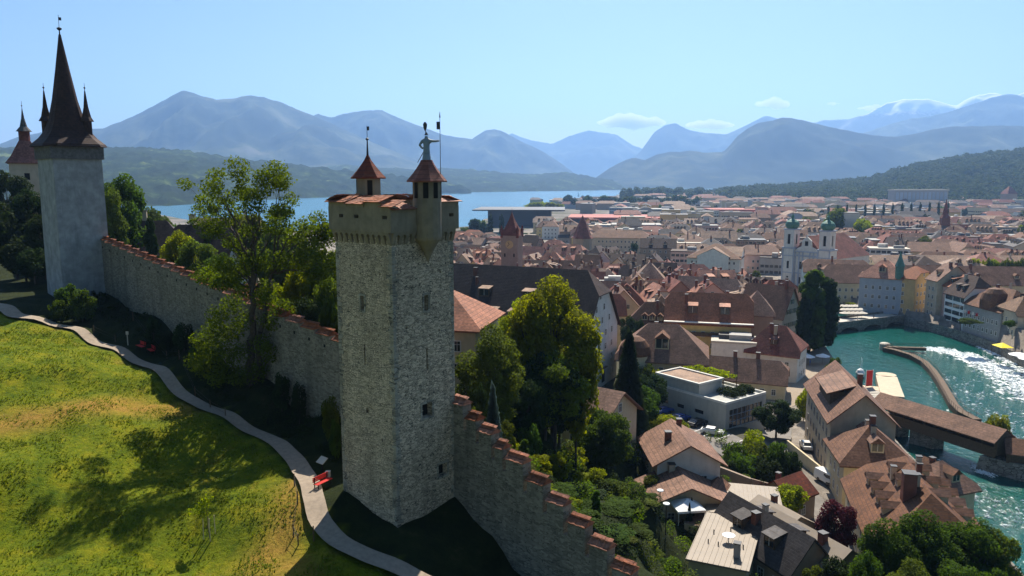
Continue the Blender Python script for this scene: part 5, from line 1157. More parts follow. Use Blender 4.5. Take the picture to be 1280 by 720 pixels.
# wider district up to 1500 m
DB = []; y = 775
while y < 1750:
    x = -200
    while x < 1150:
        x += hr.uniform(30,44)+y*.008; px, py = proj(x, y, 10)
        if px > 1290 or px < 800-(y-775)*.15: continue
        DB.append((x+hr.uniform(-4,4), y+hr.uniform(-6,6)))
    y += 34+y*.012
hr.shuffle(DB); DB = DB[:270]
for (x, y) in DB:
    wm_, wn = hr.choice(WCOL[:4]+WCOL[6:]+[('blueg','blue grey'),('ochre','ochre')]); w_ = hr.uniform(20,40); d_ = hr.uniform(12,20); rot = R(-10)+hr.choice((0,0,0,math.pi/2))+hr.uniform(-.1,.1)
    if hr.random() < .5:
        rm_, rn = hr.choice([('tile_brown','brown'),('slate','slate grey'),('tile_red','dark red'),('tile_dark','dark'),('tile_tan','tan')])
        house(x, y, w_, d_, hr.uniform(8,14), 4.5, rot, .5, rm_, wm_, .5, dorm=0, chims=hr.choice((0,1)), z=2.2, name='city_block', cat='city block', group='blocks of the distant city', rnd=hr, wins=False, desc='distant %s block with %s roof' % (wn, rn))
    else:
        block(x, y, w_, d_, hr.uniform(7,16), rot, wm_, hr.choice(('snowp','greyw','concrete','tile_brown','slate')), desc='distant %s flat roofed block' % wn, name='city_block', cat='city block', group='blocks of the distant city', rnd=hr, kit=1, fl=4.0, bands=y < 1150)
# most distant quarter, one mass
mb = MB()
for i in range(900):
    y = hr.uniform(1500, 3100); x = hr.uniform(-.02, .74)*y; w_, d_, h_ = hr.uniform(14,50), hr.uniform(12,22), hr.uniform(7,18)
    if proj(x, y, 8)[0] < 800: continue
    mb.box(x-w_/2,x+w_/2,y-d_/2,y+d_/2,-2,h_,hr.choice((0,1,2,5))); 
    if hr.random() < .6:
        mb.add([(x-w_/2-1,y-d_/2-1,h_),(x+w_/2+1,y-d_/2-1,h_),(x+w_/2+1,y+d_/2+1,h_),(x-w_/2-1,y+d_/2+1,h_),(x-w_/2+4,y,h_+4),(x+w_/2-4,y,h_+4)], [(0,1,5,4),(1,2,5),(2,3,4,5),(3,0,4)], hr.choice((3,4)))
o = mb.build('distant_city', [M['beige'], M['brownw'], M['greyw'], M['tile_red'], M['tile_brown'], M['concrete']]); o['kind'] = 'stuff'
# ---- recognisable large buildings by the lake
M['redroof'] = m_plain('faded_red_roof', (.36,.12,.10), .8, .2, .05); M['navy'] = m_plain('dark_blue_cladding', (.045,.055,.085), .5, .2, .05)
def slab(label, px0, px1, Y, ybot_z, ztop, dep, rot, wall, roofm, name='hall', cat='hall', over=4, rth=1.6, bands=0):
    a = A(px0, 260, Y); c = A(px1, 260, Y); w_ = (c[0]-a[0]); T = thing(name, label, cat, ((a[0]+c[0])/2, Y, 1.0), rot)
    mb = MB(); mb.box(-w_/2+over,w_/2-over,-dep/2+over,dep/2-over,0,ztop-rth); mb.build('wall', M[wall], T); mb = MB(); mb.box(-w_/2,w_/2,-dep/2,dep/2,ztop-rth,ztop); mb.build('roof', M[roofm], T)
    for k in range(bands):
        mb = MB(); zz = 2+k*(ztop-rth-2)/max(bands,1); mb.box(-w_/2+over+1,w_/2-over-1,-dep/2+over-.2,-dep/2+over-.05,zz,zz+1.6); mb.build('window_band', M['glass'], T)
    return T
slab('lakeside concert hall with a huge thin projecting roof over dark walls', 596, 706, 900, 0, 21, 95, R(-4), 'navy', 'metal_dark', over=16, rth=1.4)
slab('long station hall with faded red roof in front of the lakeside trees', 712, 832, 880, 0, 13, 85, R(-7), 'navy', 'redroof', over=3, rth=2)
slab('long low grey building with a flat roof behind the red station roof', 790, 905, 1080, 0, 14, 40, R(-3), 'greyw', 'concrete', over=1, bands=3)
slab('white office building in front of the red station roof', 765, 826, 690, 0, 14.5, 30, R(-8), 'white', 'concrete', 'office_building', 'office building', over=.5, bands=4, rth=.8)
slab('bright red roofed exhibition hall far behind the old town', 884, 952, 1050, 0, 15, 60, R(-3), 'red_paint', 'redroof', over=1, rth=3)
slab('dark red slab tower block among grey offices', 946, 958, 1000, 0, 19, 16, R(-3), 'pink', 'tile_red', 'office_building', 'office building', over=.2, rth=1)
slab('grey office slab with window bands right of the dark red tower block', 960, 985, 1000, 0, 16, 16, R(-3), 'white', 'concrete', 'office_building', 'office building', over=.3, bands=4, rth=.8)
slab('square white tower block right of the second church dome', 1052, 1071, 640, 0, 27, 14, R(-5), 'white', 'concrete', 'tower_block', 'tower block', over=.1, rth=.8, bands=0)
slab('orange brick school wing behind the long brown roof', 1088, 1112, 500, 0, 15, 14, R(-4), 'ochre', 'concrete', 'school', 'school', over=.3, bands=3, rth=.8)
T = thing('hillside_school', 'long grey school block standing on the hillside below the forest', 'school', (A(1148,240,1500)[0], 1500, 8), R(14))
mb = MB(); mb.box(-62,62,-9,9,-5,27); mb.build('wall', M['greyw'], T)
for k in range(13):
    mb = MB(); mb.box(-59+k*9.3,-52.5+k*9.3,-9.3,-9.05,10,24); mb.build('window_bay', M['blueg'], T)
mb = MB(); mb.box(-63,63,-10,10,27,29.5); mb.build('roof', M['snowp'], T)
T = thing('hillside_villa', 'large turreted villa among trees on the right hillside', 'villa', (A(1262,235,1500)[0], 1500, 12), R(5)); mb = MB(); mb.box(-11,11,-8,8,-5,17); mb.build('wall', M['brownw'], T); mb = MB(); mb.lathe([(15,17),(9,24),(2,31)],4,0,0,0,R(45)); mb.build('roof', M['tile_red'], T)
# red church spire
p = A(1180, 290, 640); T = thing('spired_church', 'red sandstone church with a slim pointed spire far behind the quay', 'church', (p[0],p[1],2), R(-15))
mb = MB(); mb.box(-3.2,3.2,-3.2,3.2,0,21); mb.build('bell_tower', M['brick'], T); mb = MB(); mb.lathe([(4.4,21),(2.4,24),(.1,37)],8); mb.build('spire', M['tile_red'], T)
mb = MB(); mb.box(3.2,22,-5,5,0,10); mb.add([(3.2,-5.5,10),(22,-5.5,10),(22,5.5,10),(3.2,5.5,10),(3.2,0,16),(22,0,16)], [(0,1,5,4),(2,3,4,5),(1,2,5),(3,0,4)]); mb.build('nave', M['tile_red'], T)
T = thing('sailing_boat', 'tiny white sailing boat far out on the blue lake', 'boat', (A(723,241,2700)[0], 2700, 0), .4); mb = MB(); mb.prism([(-5,0),(-2,-1.5),(4,-1.3),(5,0),(4,1.3),(-2,1.5)], -.3, 1.2); mb.build('hull', M['whitep'], T); mb = MB(); mb.add([(-3,-.05,1.4),(2.6,-.05,1.4),(2.4,-.05,15),(-3,.05,1.4),(2.6,.05,1.4),(2.4,.05,15)], [(0,1,2),(5,4,3),(0,3,4,1),(1,4,5,2),(2,5,3,0)]); mb.build('sail', M['whitep'], T)
# ================= TREES =================
def many(lst, **k):
    for q in lst:
        kk = dict(k); 
        if len(q) > 4: kk['kind'] = q[4]
        if len(q) > 5: kk['leaf'] = q[5]
        tree(*q[:4], **kk)
# big tree in front of the wall: real limbs, open crown
def hero_tree():
    rg = np.random.default_rng(77); bx_, by_ = A(312,470,77)[0], 77.0; zg = hz(bx_, by_)-.2
    T = thing('tree', 'tall open crowned tree with forked dark trunks before the left town wall', 'tree', (bx_, by_, zg))
    def P(px, py, dy=0): 
        q = A(px, py, by_+dy); return np.array([q[0]-bx_, q[1]-by_, q[2]-zg])
    mb = MB(); tips = []
    def br(p, q, r0, r1, sg=6, wob=.16): limb(mb, p, q, r0, r1, rg, sg, 8, wob)
    base = P(312,478); f1 = P(316,400); f2 = P(318,330); br(base-np.array([0,0,.8]), f1, .42, .34); br(f1, f2, .34, .22); br(base+np.array([.5,0,0]), P(330,400), .3, .26); br(P(330,400), P(340,340,1), .26, .17)
    ends = [(300,222,0),(270,232,-1),(258,250,1),(330,218,0),(352,226,1),(362,250,0),(285,255,2),(315,245,-2),(345,270,2),(262,285,-1),(290,300,0),(390,290,0),(405,300,1),(418,325,0),(400,345,-1),(375,330,1),(352,320,0),(300,340,1),(335,360,1),(385,315,-1),(410,290,1),(280,330,-1),(268,355,0),(370,290,-2)]
    for (a, c, dy) in ends:
        src = f2 if a < 345 and c < 300 else (P(340,340,1) if a > 345 else P(317,360))
        e = P(a, c, dy); m_ = (src+e)/2+np.array([0,0,.4]); br(src, m_, .13, .07, 4); br(m_, e, .07, .02, 4); tips.append(e); tips.append(m_*.35+e*.65)
        for _ in range(2):
            e2 = e+rg.normal(size=3)*[1.3,1.3,.8]; br(m_, e2, .04, .012, 4); tips.append(e2)
    mb.build('trunk', M['bark'], T)
    low = [(300,470),(318,470),(270,470),(280,445),(305,400),(305,360),(285,350),(330,370),(252,425),(268,410),(262,440),(275,425),(258,460),(290,415),(300,440),(328,430),(322,460),(272,395),(290,380),(340,400),(352,385),(246,452),(285,465),(340,440)]
    C = np.array(tips); keep = rg.random(len(C)) < .86; C = C[keep]
    Rr = [(q, q, q*.75) for q in rg.uniform(.65,1.5,len(C))]; V = leaf_quads(C, Rr, 27000, .22, rg, shell=.25, flat=.9)
    C2 = np.array([P(a, c, rg.uniform(-1,1)) for a, c in low]); V2 = leaf_quads(C2, [(1.3,1.3,1.1)]*len(C2), 12000, .22, rg, shell=.3)
    link('crown', quads_mesh('crown', np.concatenate([V, V2]), [LF['lime']]), T)
hero_tree()
BW = 'behind the left town wall'
many([(398,283,86,30,'mid','olive'),(372,318,84,26,'mid','bright'),(408,330,80,24,'mid','olive'),(345,345,84,26,'mid','bright'),(385,362,78,24,'mid','dark'),(412,372,74,18,'small','green'),(360,385,78,16,'small','bright'),(330,372,82,18,'small','bright')], desc='sunlit leafy tree', anchor='between the wall and the main tower', group='trees behind the left wall')
many([(152,206,128,32,'mid','green'),(135,225,122,20,'mid','olive'),(222,280,112,20,'mid','bright'),(245,292,106,24,'mid','olive'),(212,300,112,12,'small','bright'),(275,310,100,22,'mid','green'),(262,280,130,16,'mid','green')], desc='leafy tree', anchor=BW, group='trees behind the left wall')
tree(186,273,118,11,'poplar','dark','narrow black green cypress','behind the left town wall',name='cypress')
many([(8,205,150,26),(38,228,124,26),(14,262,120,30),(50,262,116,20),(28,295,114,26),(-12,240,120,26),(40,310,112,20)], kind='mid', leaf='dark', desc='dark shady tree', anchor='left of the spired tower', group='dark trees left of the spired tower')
many([(84,352,99,14),(100,358,97,16),(72,372,96,12)], kind='bush', leaf='green', desc='green bush', anchor='at the foot of the spired tower', name='bush', cat='bush')
many([(228,398,86,12,'bush','dark'),(245,428,83,10,'bush','green'),(208,410,88,9,'bush','dark'),(350,462,74,10,'bush','dark'),(372,470,72,9,'bush','dark'),(412,490,66,11,'bush','olive'),(418,520,64,7,'bush','green'),(190,392,90,8,'bush','dark')], desc='low bush', anchor='at the foot of the left town wall', name='bush', cat='bush')
T_ = 'beside the stepped wall below the main tower'
tree(692,342,94,56,'big','bright','huge sunlit yellow green tree','right of the main tower',var=2)
tree(722,372,92,30,'mid','bright','rounded yellow green tree','right side of the clump by the main tower')
tree(665,352,92,34,'mid','bright','leaning yellow green tree','left side of the clump by the main tower')
tree(695,430,88,40,'mid','lime','lower fresh green tree','at the foot of the clump by the main tower')
tree(648,362,99,30,'big','bright','tall yellow green tree','right of the main tower',var=1)
tree(614,402,80,42,'big','olive','broad olive green tree','right of the main tower',var=0)
tree(655,470,84,34,'big','dark','deep shaded tree','right of the main tower')  # clump's deep shade put into these two crowns as dark leaves
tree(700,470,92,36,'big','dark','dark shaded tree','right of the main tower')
tree(616,482,71,17,'conifer','spruce','small blue green spruce','behind the stepped wall')
tree(787,418,122,29,'conifer','conifer','tall dark conifer','in front of the white granary')
tree(755,514,104,42,'big','green','round dense green tree','left of the chalet')
tree(655,548,72,10,'poplar','green','slender columnar green tree','behind the stepped wall')
tree(745,612,72,9,'poplar','green','slim pointed green tree','on the slope right of the stepped wall')
sh = random.Random(5)
for q in [(640,548,76,15),(672,562,76,20),(668,592,72,22),(695,600,76,22),(702,640,66,20),(722,628,74,26),(735,660,68,24),(760,625,84,26),(775,655,76,26),(790,605,92,20),(800,640,88,24),(798,680,82,20),(762,690,68,28),(790,700,72,26),(728,700,62,18),(808,655,90,14),(818,695,84,14),(835,700,78,20),(815,590,104,12),(690,570,84,16),(720,590,88,18),(600,470,70,10),(592,500,66,9),(632,520,74,14),(745,585,92,14),(700,700,60,20),(660,620,68,14),(612,585,70,10),(640,600,70,14),(740,640,80,22),(765,600,90,20),(805,615,98,12),(700,560,80,14),(722,560,96,16),(680,650,64,18),(745,715,64,20),(775,672,70,24),(710,620,70,18),(705,672,61,14),(660,530,80,16)]:
    tree(q[0], q[1], q[2], q[3], sh.choice(('mid','small','mid')), sh.choice(('green','olive','bright','green','dark')), 'leafy bushy tree', 'on the slope right of the stepped wall', 'bushy trees on the slope below the wall')
many([(833,520,128,26,'mid','bright'),(812,535,124,16,'small','olive')], desc='bright young tree', anchor='beside the car park')
many([(852,478,160,11,'small','green'),(886,488,150,11,'small','bright'),(806,455,165,14,'small','green'),(790,470,160,12,'small','olive'),(822,462,163,8,'small','bright')], desc='small sunlit street tree', anchor='in front of the cream villa')
many([(786,390,205,12,'mid','dark'),(800,400,200,8,'small','dark')], desc='dark tree', anchor='between the granary and the yellow house')
many([(972,502,140,29,'big','dark')], desc='large round dark tree', anchor='right of the modern building')
many([(918,546,122,18,'bush','green'),(945,543,122,20,'bush','olive'),(972,548,120,18,'bush','green'),(990,556,118,13,'bush','dark'),(930,562,117,20,'bush','green'),(960,566,116,20,'bush','dark'),(910,570,116,12,'bush','dark'),(942,530,128,14,'bush','bright')], desc='round clipped bush', anchor='on the retaining wall by the road', name='bush', cat='bush')
many([(985,608,104,25,'mid','bright'),(968,625,102,14,'mid','bright')], desc='bright green tree', anchor='beside the flat metal roofs')
many([(1048,618,93,26,'mid','purple')], desc='dark purple leaved tree', anchor='beside the big riverside house')
many([(1112,646,76,40,'big','green'),(1160,636,77,44,'big','green'),(1212,637,77,44,'big','green'),(1250,650,77,30,'mid','olive'),(1140,690,70,36,'big','olive'),(1195,690,71,36,'big','green'),(1245,700,72,26,'mid','green'),(1085,682,72,24,'mid','green'),(1048,690,76,24,'mid','dark'),(1020,700,78,16,'mid','olive')], desc='large leafy tree', anchor='at the bottom right below the riverside house', group='large trees at the bottom right')
tree(1017,338,214,23,'poplar','green','tall poplar','left bank of the river, left one of the pair')
tree(1034,347,218,21,'poplar','dark','tall dark poplar','left bank of the river, right one of the pair')
tree(1006,372,212,13,'poplar','dark','small dark poplar','on the left side of the tall poplar pair')
many([(1040,455,185,8,'small','olive'),(1030,468,172,12,'small','bright'),(1018,480,162,13,'small','bright'),(1006,490,156,12,'small','bright'),(1044,446,195,7,'small','green'),(1026,492,158,10,'small','bright')], desc='bright yellow green tree', anchor='on the riverside square')
many([(1252,513,150,14,'bush','bright'),(1238,520,152,8,'bush','olive')], desc='yellow green bush', anchor='on the islet behind the covered bridge', z=.6, name='bush', cat='bush')
many([(1213,398,234,13,'mid','green'),(1263,400,228,7,'small','green')], desc='round green tree', anchor='on the quay before the grey quay house')
many([(1084,312,450,7,'small','dark'),(1130,297,480,8,'mid','dark'),(1157,292,470,11,'mid','olive'),(1046,262,640,14,'mid','olive'),(1080,272,620,12,'mid','bright'),(1063,385,280,6,'small','bright'),(792,304,500,6,'small','dark'),(945,338,380,5,'small','olive')], desc='single town tree', anchor=None, group='trees among the town roofs')
for i in range(11): tree(1216+i*7, 323+(i%3)*1.5, 352-i*.8, 5.2, 'small', sh.choice(('olive','bright')), 'small round tree in a row', 'before the very long tan roof', 'row of trees before the long tan roof')
for i in range(17): tree(745+i*9.5, 322+(i%3)+i*.35, 478-i*2, 6.5, 'far', sh.choice(('olive','bright','green')), 'round quayside tree', 'before the row of large buildings on the far bank', 'row of trees on the far river bank')
# lakeside trees
for i, (px, yt, rr) in enumerate([(580,281,8),(592,270,7),(600,272,7),(608,280,8),(586,290,7),(600,290,7),(640,290,7),(655,288,6),(668,290,6),(700,288,7),(712,290,7),(575,292,7),(690,292,6)]): tree(px, yt+3, 720+i*3, rr, 'small', sh.choice(('green','dark','olive')), 'rounded lakeside tree', 'beyond the clock tower')
for px, yt in ((613,268),(627,268)): tree(px, yt, 700, 4.2, 'farpoplar', 'dark', 'dark pointed poplar', 'left of the clock tower')
for i in range(9): tree(660+i*5, 252+abs(i-4)*.7, 1300, 5, 'far', 'bright', 'bright broad tree', 'on the lake shore in front of the hall')
for i in range(28): tree(706+i*6.2+sh.uniform(-2,2), sh.uniform(243,250), 1450+sh.uniform(-60,60), sh.uniform(4,6), 'far', sh.choice(('far','green','far','dark')), 'lakeside park tree', 'behind the long station hall', 'park trees along the lake shore')
for i in range(14): tree(1036+i*11.5, 257-(i*.4), 900, 2.2, 'farpoplar', 'dark', 'dark narrow poplar in a row', 'in front of the school on the hillside', 'row of dark poplars across the city')
tr = random.Random(88)
for i in range(80):
    Y = tr.uniform(420, 1250); x = tr.uniform(.16, .72)*Y
    if in_poly(np.array([x]), np.array([Y]), RIV)[0] or any(math.hypot(x-a_, Y-b_) < 12 for a_, b_ in RB): continue
    tree_w(x, Y, tr.uniform(11,16), tr.uniform(3.5,6), 'far', tr.choice(('green','dark','olive')), 'leafy tree rising between roofs', None, 'trees among the town roofs', z=2.4)
for i in range(16):
    x, y, _ = PL[i*7]; 
    tree_w(x+8, y-7, tr.uniform(7,11), tr.uniform(2,3.4), 'small', tr.choice(('green','dark','olive')), 'small courtyard tree', None, 'trees among the town roofs')
# hillside behind the wall toward the lake
for q in [(-36,120,12,4.5),(-48,135,13,5),(-30,140,12,5),(-58,150,13,5),(-75,165,14,6),(-90,190,14,6),(-25,118,10,4),(-20,130,11,5),(-42,160,13,5.5),(-62,185,14,6),(-34,180,13,5.5),(-15,145,11,4.5),(-70,215,14,6),(-50,220,13,6),(-100,225,14,7),(-125,210,14,7),(-85,250,13,6),(-110,280,14,7),(-60,270,12,6),(-40,250,12,6),(2,100,11,4),(4,88,10,3.6),(-2,120,11,4),(22,128,8,3.5),(28,150,8,3.5),(12,104,8,3.2)]:
    tree_w(*q, 'mid', tr.choice(('green','dark','olive','green')), 'leafy garden tree', None, 'trees on the slopes of the hill')
def mass(name, n, fx, sz, leaf='far', leafs=90, rgs=5, lsz=.5):
    rg = np.random.default_rng(rgs); C = []; Rr = []
    for _ in range(n): 
        x, y, z, r, h = fx(rg); C.append((x,y,z+h*.55)); Rr.append((r,r,h*.5))
    V = leaf_quads(C, np.array(Rr), n*leafs, sz, rg, up=.6, shell=.7); o = link(name, quads_mesh(name, V, [LF[leaf]])); o['kind'] = 'stuff'; return o
def belt(rg):
    y = rg.uniform(2000, 2900); px = rg.uniform(778, 1100); return ((px-640)/953*y, y, 0, rg.uniform(8,15), rg.uniform(12,26) if rg.random() < .85 else 32)
mass('distant_woods', 620, belt, 5.0, leafs=200, rgs=3)
# forest on the hillside: crowns standing on the slope
HILL = bpy.data.objects['wooded_hillside'].data; hv = np.empty(len(HILL.vertices)*3, 'f'); HILL.vertices.foreach_get('co', hv); hv = hv.reshape(-1,3); sel = hv[hv[:,2] > 4]; sel = sel[sel[:,1] < 2560]
def hillf(rg):
    p = sel[rg.integers(len(sel))]; q = sel[rg.integers(len(sel))]; s = 1.0
    return (p[0]+rg.normal()*7, p[1]+rg.normal()*16, p[2]-3, rg.uniform(7,12)*s, rg.uniform(14,26))
mass('hillside_forest', 5200, hillf, 4.6, leafs=110, rgs=6)
# ================= RIVER STRUCTURES =================
def covered_bridge():
    T = thing('covered_bridge', 'roofed wooden footbridge with a long brown tile roof crossing the green river', 'bridge')
    a = Vector((80.5,160.5)); c = Vector((91.5,136.0)); e = Vector((108,128))
    for (p, q, zr, zd, nm, ex) in ((a, c, 8.4, 3.6, 'long', .2), (c, e, 6.9, 3.2, 'short', -.6)):
        L = (q-p).length; d = (q-p)/L; n = Vector((-d.y, d.x)); mid = (p+q)/2; rz = math.atan2(d.y, d.x); ln = L+ex
        mb = MB(); mb.box(-ln/2,ln/2,-2.2,2.2,zd,zd+.35); dk = mb.build('deck', M['wood'], T, (mid.x,mid.y,0), rz)
        mb = MB()
        for s in (-1,1): y0, y1 = sorted((s*2.2, s*2.32)); mb.box(-ln/2,ln/2,y0,y1,zd-.5,zd+1.5)
        mb.build('side_boards', M['wood'], T, (mid.x,mid.y,0), rz)
        k = -ln/2+.3
        while k < ln/2:
            mb = MB(); mb.box(k-.1,k+.1,-2.25,-2.05,zd+1.5,zr-1.7); mb.box(k-.1,k+.1,2.05,2.25,zd+1.5,zr-1.7); mb.build('post_frame', M['wood'], T, (mid.x,mid.y,0), rz); k += 2.4
        mb = MB(); W = 3.3
        mb.add([(-ln/2-.3,-W,zr-2.2),(ln/2+.3,-W,zr-2.2),(ln/2+.3,0,zr),(-ln/2-.3,0,zr),(ln/2+.3,W,zr-2.2),(-ln/2-.3,W,zr-2.2),(-ln/2-.3,-W,zr-2.4),(ln/2+.3,-W,zr-2.4),(ln/2+.3,W,zr-2.4),(-ln/2-.3,W,zr-2.4),(-ln/2-.3,0,zr-.2),(ln/2+.3,0,zr-.2)],
               [(0,1,2,3),(3,2,4,5),(0,6,7,1),(4,8,9,5),(6,10,11,7),(10,9,8,11),(1,7,11,2),(2,11,8,4),(0,3,10,6),(3,5,9,10)]); mb.build('roof', M['tile_brown'], T, (mid.x,mid.y,0), rz)
        if nm == 'long':
            mb = MB(); mb.box(ln/2-.4,ln/2+.2,-2.3,2.3,zd,zr-.3-1.2); mb.add([(ln/2+.2,-2.9,zr-2.3),(ln/2+.2,2.9,zr-2.3),(ln/2+.2,0,zr-.25)], [(0,1,2)]); mb.build('gable_wall', M['wood'], T, (mid.x,mid.y,0), rz)
    for (f, w_) in ((.12,1.2),(.42,1.2)):
        p = a.lerp(c, f); mb = MB(); mb.prism([(p.x+u*1.6*.9-v_*w_, p.y-u*.9+v_*.0+ (u*-1)*.8) for u, v_ in ((-1,-1),(1,-1),(1,1),(-1,1))], -3, 3.1); mb.build('pier', M['quay'], T)
    p = c; mb = MB(); mb.prism([(p.x-4.5,p.y+1.5),(p.x+1,p.y-5.2),(p.x+14,p.y-9),(p.x+15,p.y-3),(p.x+4,p.y+4)], -3, 2.9, 0, [(p.x-3.6,p.y+1),(p.x+1.2,p.y-4),(p.x+13,p.y-8),(p.x+14,p.y-3.4),(p.x+3.6,p.y+3.2)]); mb.build('pier', M['quay'], T)
covered_bridge()
def strip3(name, pts, wd, z0, z1, mat, label, cat, rail=False, parent=None):
    T = thing(name, label, cat) if parent is None else parent; mb = MB(); P = [Vector(p[:2]) for p in pts]; ofs = []
    for i in range(len(P)):
        d = (P[min(i+1,len(P)-1)]-P[max(i-1,0)]).normalized(); ofs.append(Vector((-d.y,d.x))*wd/2)
    for i in range(len(P)-1):
        a, b_ = P[i]-ofs[i], P[i]+ofs[i]; c, d = P[i+1]-ofs[i+1], P[i+1]+ofs[i+1]
        mb.add([(a.x,a.y,z0),(b_.x,b_.y,z0),(d.x,d.y,z0),(c.x,c.y,z0),(a.x,a.y,z1),(b_.x,b_.y,z1),(d.x,d.y,z1),(c.x,c.y,z1)], [(4,7,6,5),(0,4,5,1),(1,5,6,2),(2,6,7,3),(3,7,4,0)])
    mb.build('walkway', M[mat], T)
    if rail:
        for s in (-1, 1):
            mb = MB()
            for i in range(len(P)-1):
                a, c = P[i]+ofs[i]*s*.95, P[i+1]+ofs[i+1]*s*.95
                mb.tube((a.x,a.y,z1+1),(c.x,c.y,z1+1),.05,None,5); n = max(1,int((c-a).length/1.6))
                for k in range(n): q = a.lerp(c, k/n); mb.tube((q.x,q.y,z1),(q.x,q.y,z1+1),.04,None,4)
            mb.build('railing', M['wood'], T)
    return T
dam = [G(x_, y_, 1.4) for x_, y_ in ((1106,434),(1120,437),(1140,443),(1155,451),(1166,462),(1176,476),(1184,490),(1192,504),(1202,514),(1222,524))]
strip3('needle_dam', dam, 1.9, -2, 1.4, 'wood', 'long curved timber needle dam walkway with railings in the river', 'dam', True)
strip3('weir_footbridge', [G(1108,433,1.6), G(1157,434.5,1.6)], 1.6, .7, 1.6, 'wood', 'short straight timber footbridge at the upstream tip of the curved dam', 'footbridge', True)
mb = MB(); p = G(1106,433,1.0); mb.lathe([(1.8,-3),(1.6,1.9),(1.2,2.2)],10,p[0],p[1]); tag(mb.build('dam_pier', M['snowp']), 'round stone pier head at the upstream tip of the curved dam', 'pier')
strip3('lock_pier', [G(1108,470,1.8),G(1111,480,1.8),G(1116,495,1.8)], 5.2, -3, 1.8, 'beige', 'long pale stone pier with a rounded end beside the lock', 'pier')
mb = MB(); p = G(1107.5,468,1.8); mb.lathe([(2.6,-3),(2.6,1.8)],16,p[0],p[1]); 
bpy_p = mb.build('pier_head', M['beige'], bpy.data.objects['lock_pier'])
T = thing('lock_platform', 'pale stone lock platform with slatted openings between house and pier', 'platform', (0,0,0))
pa, pb, pc, pd = G(1064,480,1.5), G(1105,484,1.5), G(1113,500,1.5), G(1078,505,1.5)
mb = MB(); mb.prism([(pa[0],pa[1]),(pb[0],pb[1]),(pc[0],pc[1]-2),(pd[0]+1,pd[1])][::-1], -3, 1.0); mb.build('basin_floor', M['quay'], T)
mb = MB(); q0, q1, q2, q3 = [Vector(p[:2]) for p in (pa,pb,pc,pd)]
mb.prism([tuple(v_) for v_ in (q0.lerp(q3,.3), q1.lerp(q2,.3), q1, q0)], 1.002, 1.5); mb.build('landing', M['beige'], T)
for k in range(6):
    f0 = .38+k*.1; a, c = q0.lerp(q3,f0), q1.lerp(q2,f0); mb = MB(); d = Vector((0,.5)); mb.prism([(a.x,a.y),(c.x,c.y),(c.x,c.y+.9),(a.x,a.y+.9)], 1.003, 1.45); mb.build('beam', M['snowp'], T)
p = G(1086,484,1.5); T = thing('banner', 'tall bright red banner standing on the lock platform', 'banner', (p[0], p[1], 1.5), R(15))
mb = MB(); mb.box(-.9,.9,-.06,.06,.3,4.4); mb.build('cloth', M['red_paint'], T)
for s in (-1,1): mb = MB(); mb.tube((s*1.0,0,0),(s*1.0,0,4.6),.07); mb.build('pole', M['whitep'], T)
p = G(1075,471,0); T = thing('river_fountain', 'small white spray buoy on the river beside the red banner', 'buoy', (p[0],p[1],0)); mb = MB(); mb.lathe([(.3,-.2),(1.1,.3),(1.2,1.2),(.8,2.0),(.2,2.4)],14); mb.build('float', M['whitep'], T); mb = MB(); mb.tube((0,0,2.3),(.1,0,5.6),.05); mb.tube((.4,0,2.0),(.3,0,5.2),.04); mb.build('mast', M['whitep'], T)
# stone bridge at the top of the basin
T = thing('stone_bridge', 'low stone road bridge closing the river basin below the blue grey corner house', 'bridge')
a = Vector((104,266)); c = Vector((147,287)); L = (c-a).length; rz = math.atan2(c.y-a.y, c.x-a.x); mid = (a+c)/2
mb = MB(); nA = 4
for k in range(nA):
    x0, x1 = -L/2+k*L/nA, -L/2+(k+1)*L/nA; xm = (x0+x1)/2; r_ = (x1-x0)/2-1.0; arc = [(xm+r_*math.cos(math.pi-math.pi*q/10), -1+2.6*math.sin(math.pi*q/10)) for q in range(11)]
    pts = [(x0,-3),(x0+1,-3)]+arc+[(x1-1,-3),(x1,-3),(x1,3.0),(x0,3.0)]; n = len(pts)
    mb.add([(p_[0],-4.5,p_[1]) for p_ in pts]+[(p_[0],4.5,p_[1]) for p_ in pts], [tuple(range(n)), tuple(range(2*n-1,n-1,-1))]+[(i,n+i,n+(i+1)%n,(i+1)%n) for i in range(n)])
mb.build('arches', M['quay'], T, (mid.x,mid.y,0), rz)
mb = MB(); mb.box(-L/2,L/2,-4.6,-4.3,3.0,3.9); mb.box(-L/2,L/2,4.3,4.6,3.0,3.9); mb.build('parapet', M['quay'], T, (mid.x,mid.y,0), rz); mb = MB(); mb.box(-L/2-2,L/2+2,-4.3,4.3,3.002,3.12); mb.build('deck', M['snowp'], T, (mid.x,mid.y,0), rz)
# white water below the dam
fr = np.random.default_rng(9); V = []
def foam(n, path, wid, szr):
    P = [np.array(G(x_, y_, .05)[:2]) for x_, y_ in path]
    for _ in range(n):
        t_ = fr.random()*(len(P)-1); i = min(int(t_), len(P)-2); f = t_-i; c = P[i]*(1-f)+P[i+1]*f; w_ = wid[i]*(1-f)+wid[i+1]*f
        c = c+fr.normal(size=2)*w_*.5; s = fr.uniform(*szr)*(.5+fr.random()); a = -1.1+fr.normal()*.3; u = np.array([math.cos(a), math.sin(a)]); v_ = np.array([-u[1], u[0]]); z = fr.uniform(.02,.28); k = fr.uniform(.2,.45)
        V.extend([[*(c-u*s), .01],[*(c-v_*s*k), z*.6],[*(c), z+.12],[*(c-u*s), .01],[*c, z+.12],[*(c+v_*s*k), z*.5]]); V.extend([[*(c+u*s*1.1), .01],[*(c+v_*s*k), z*.5],[*c, z+.12],[*(c+u*s*1.1), .01],[*c, z+.12],[*(c-v_*s*k), z*.6]])
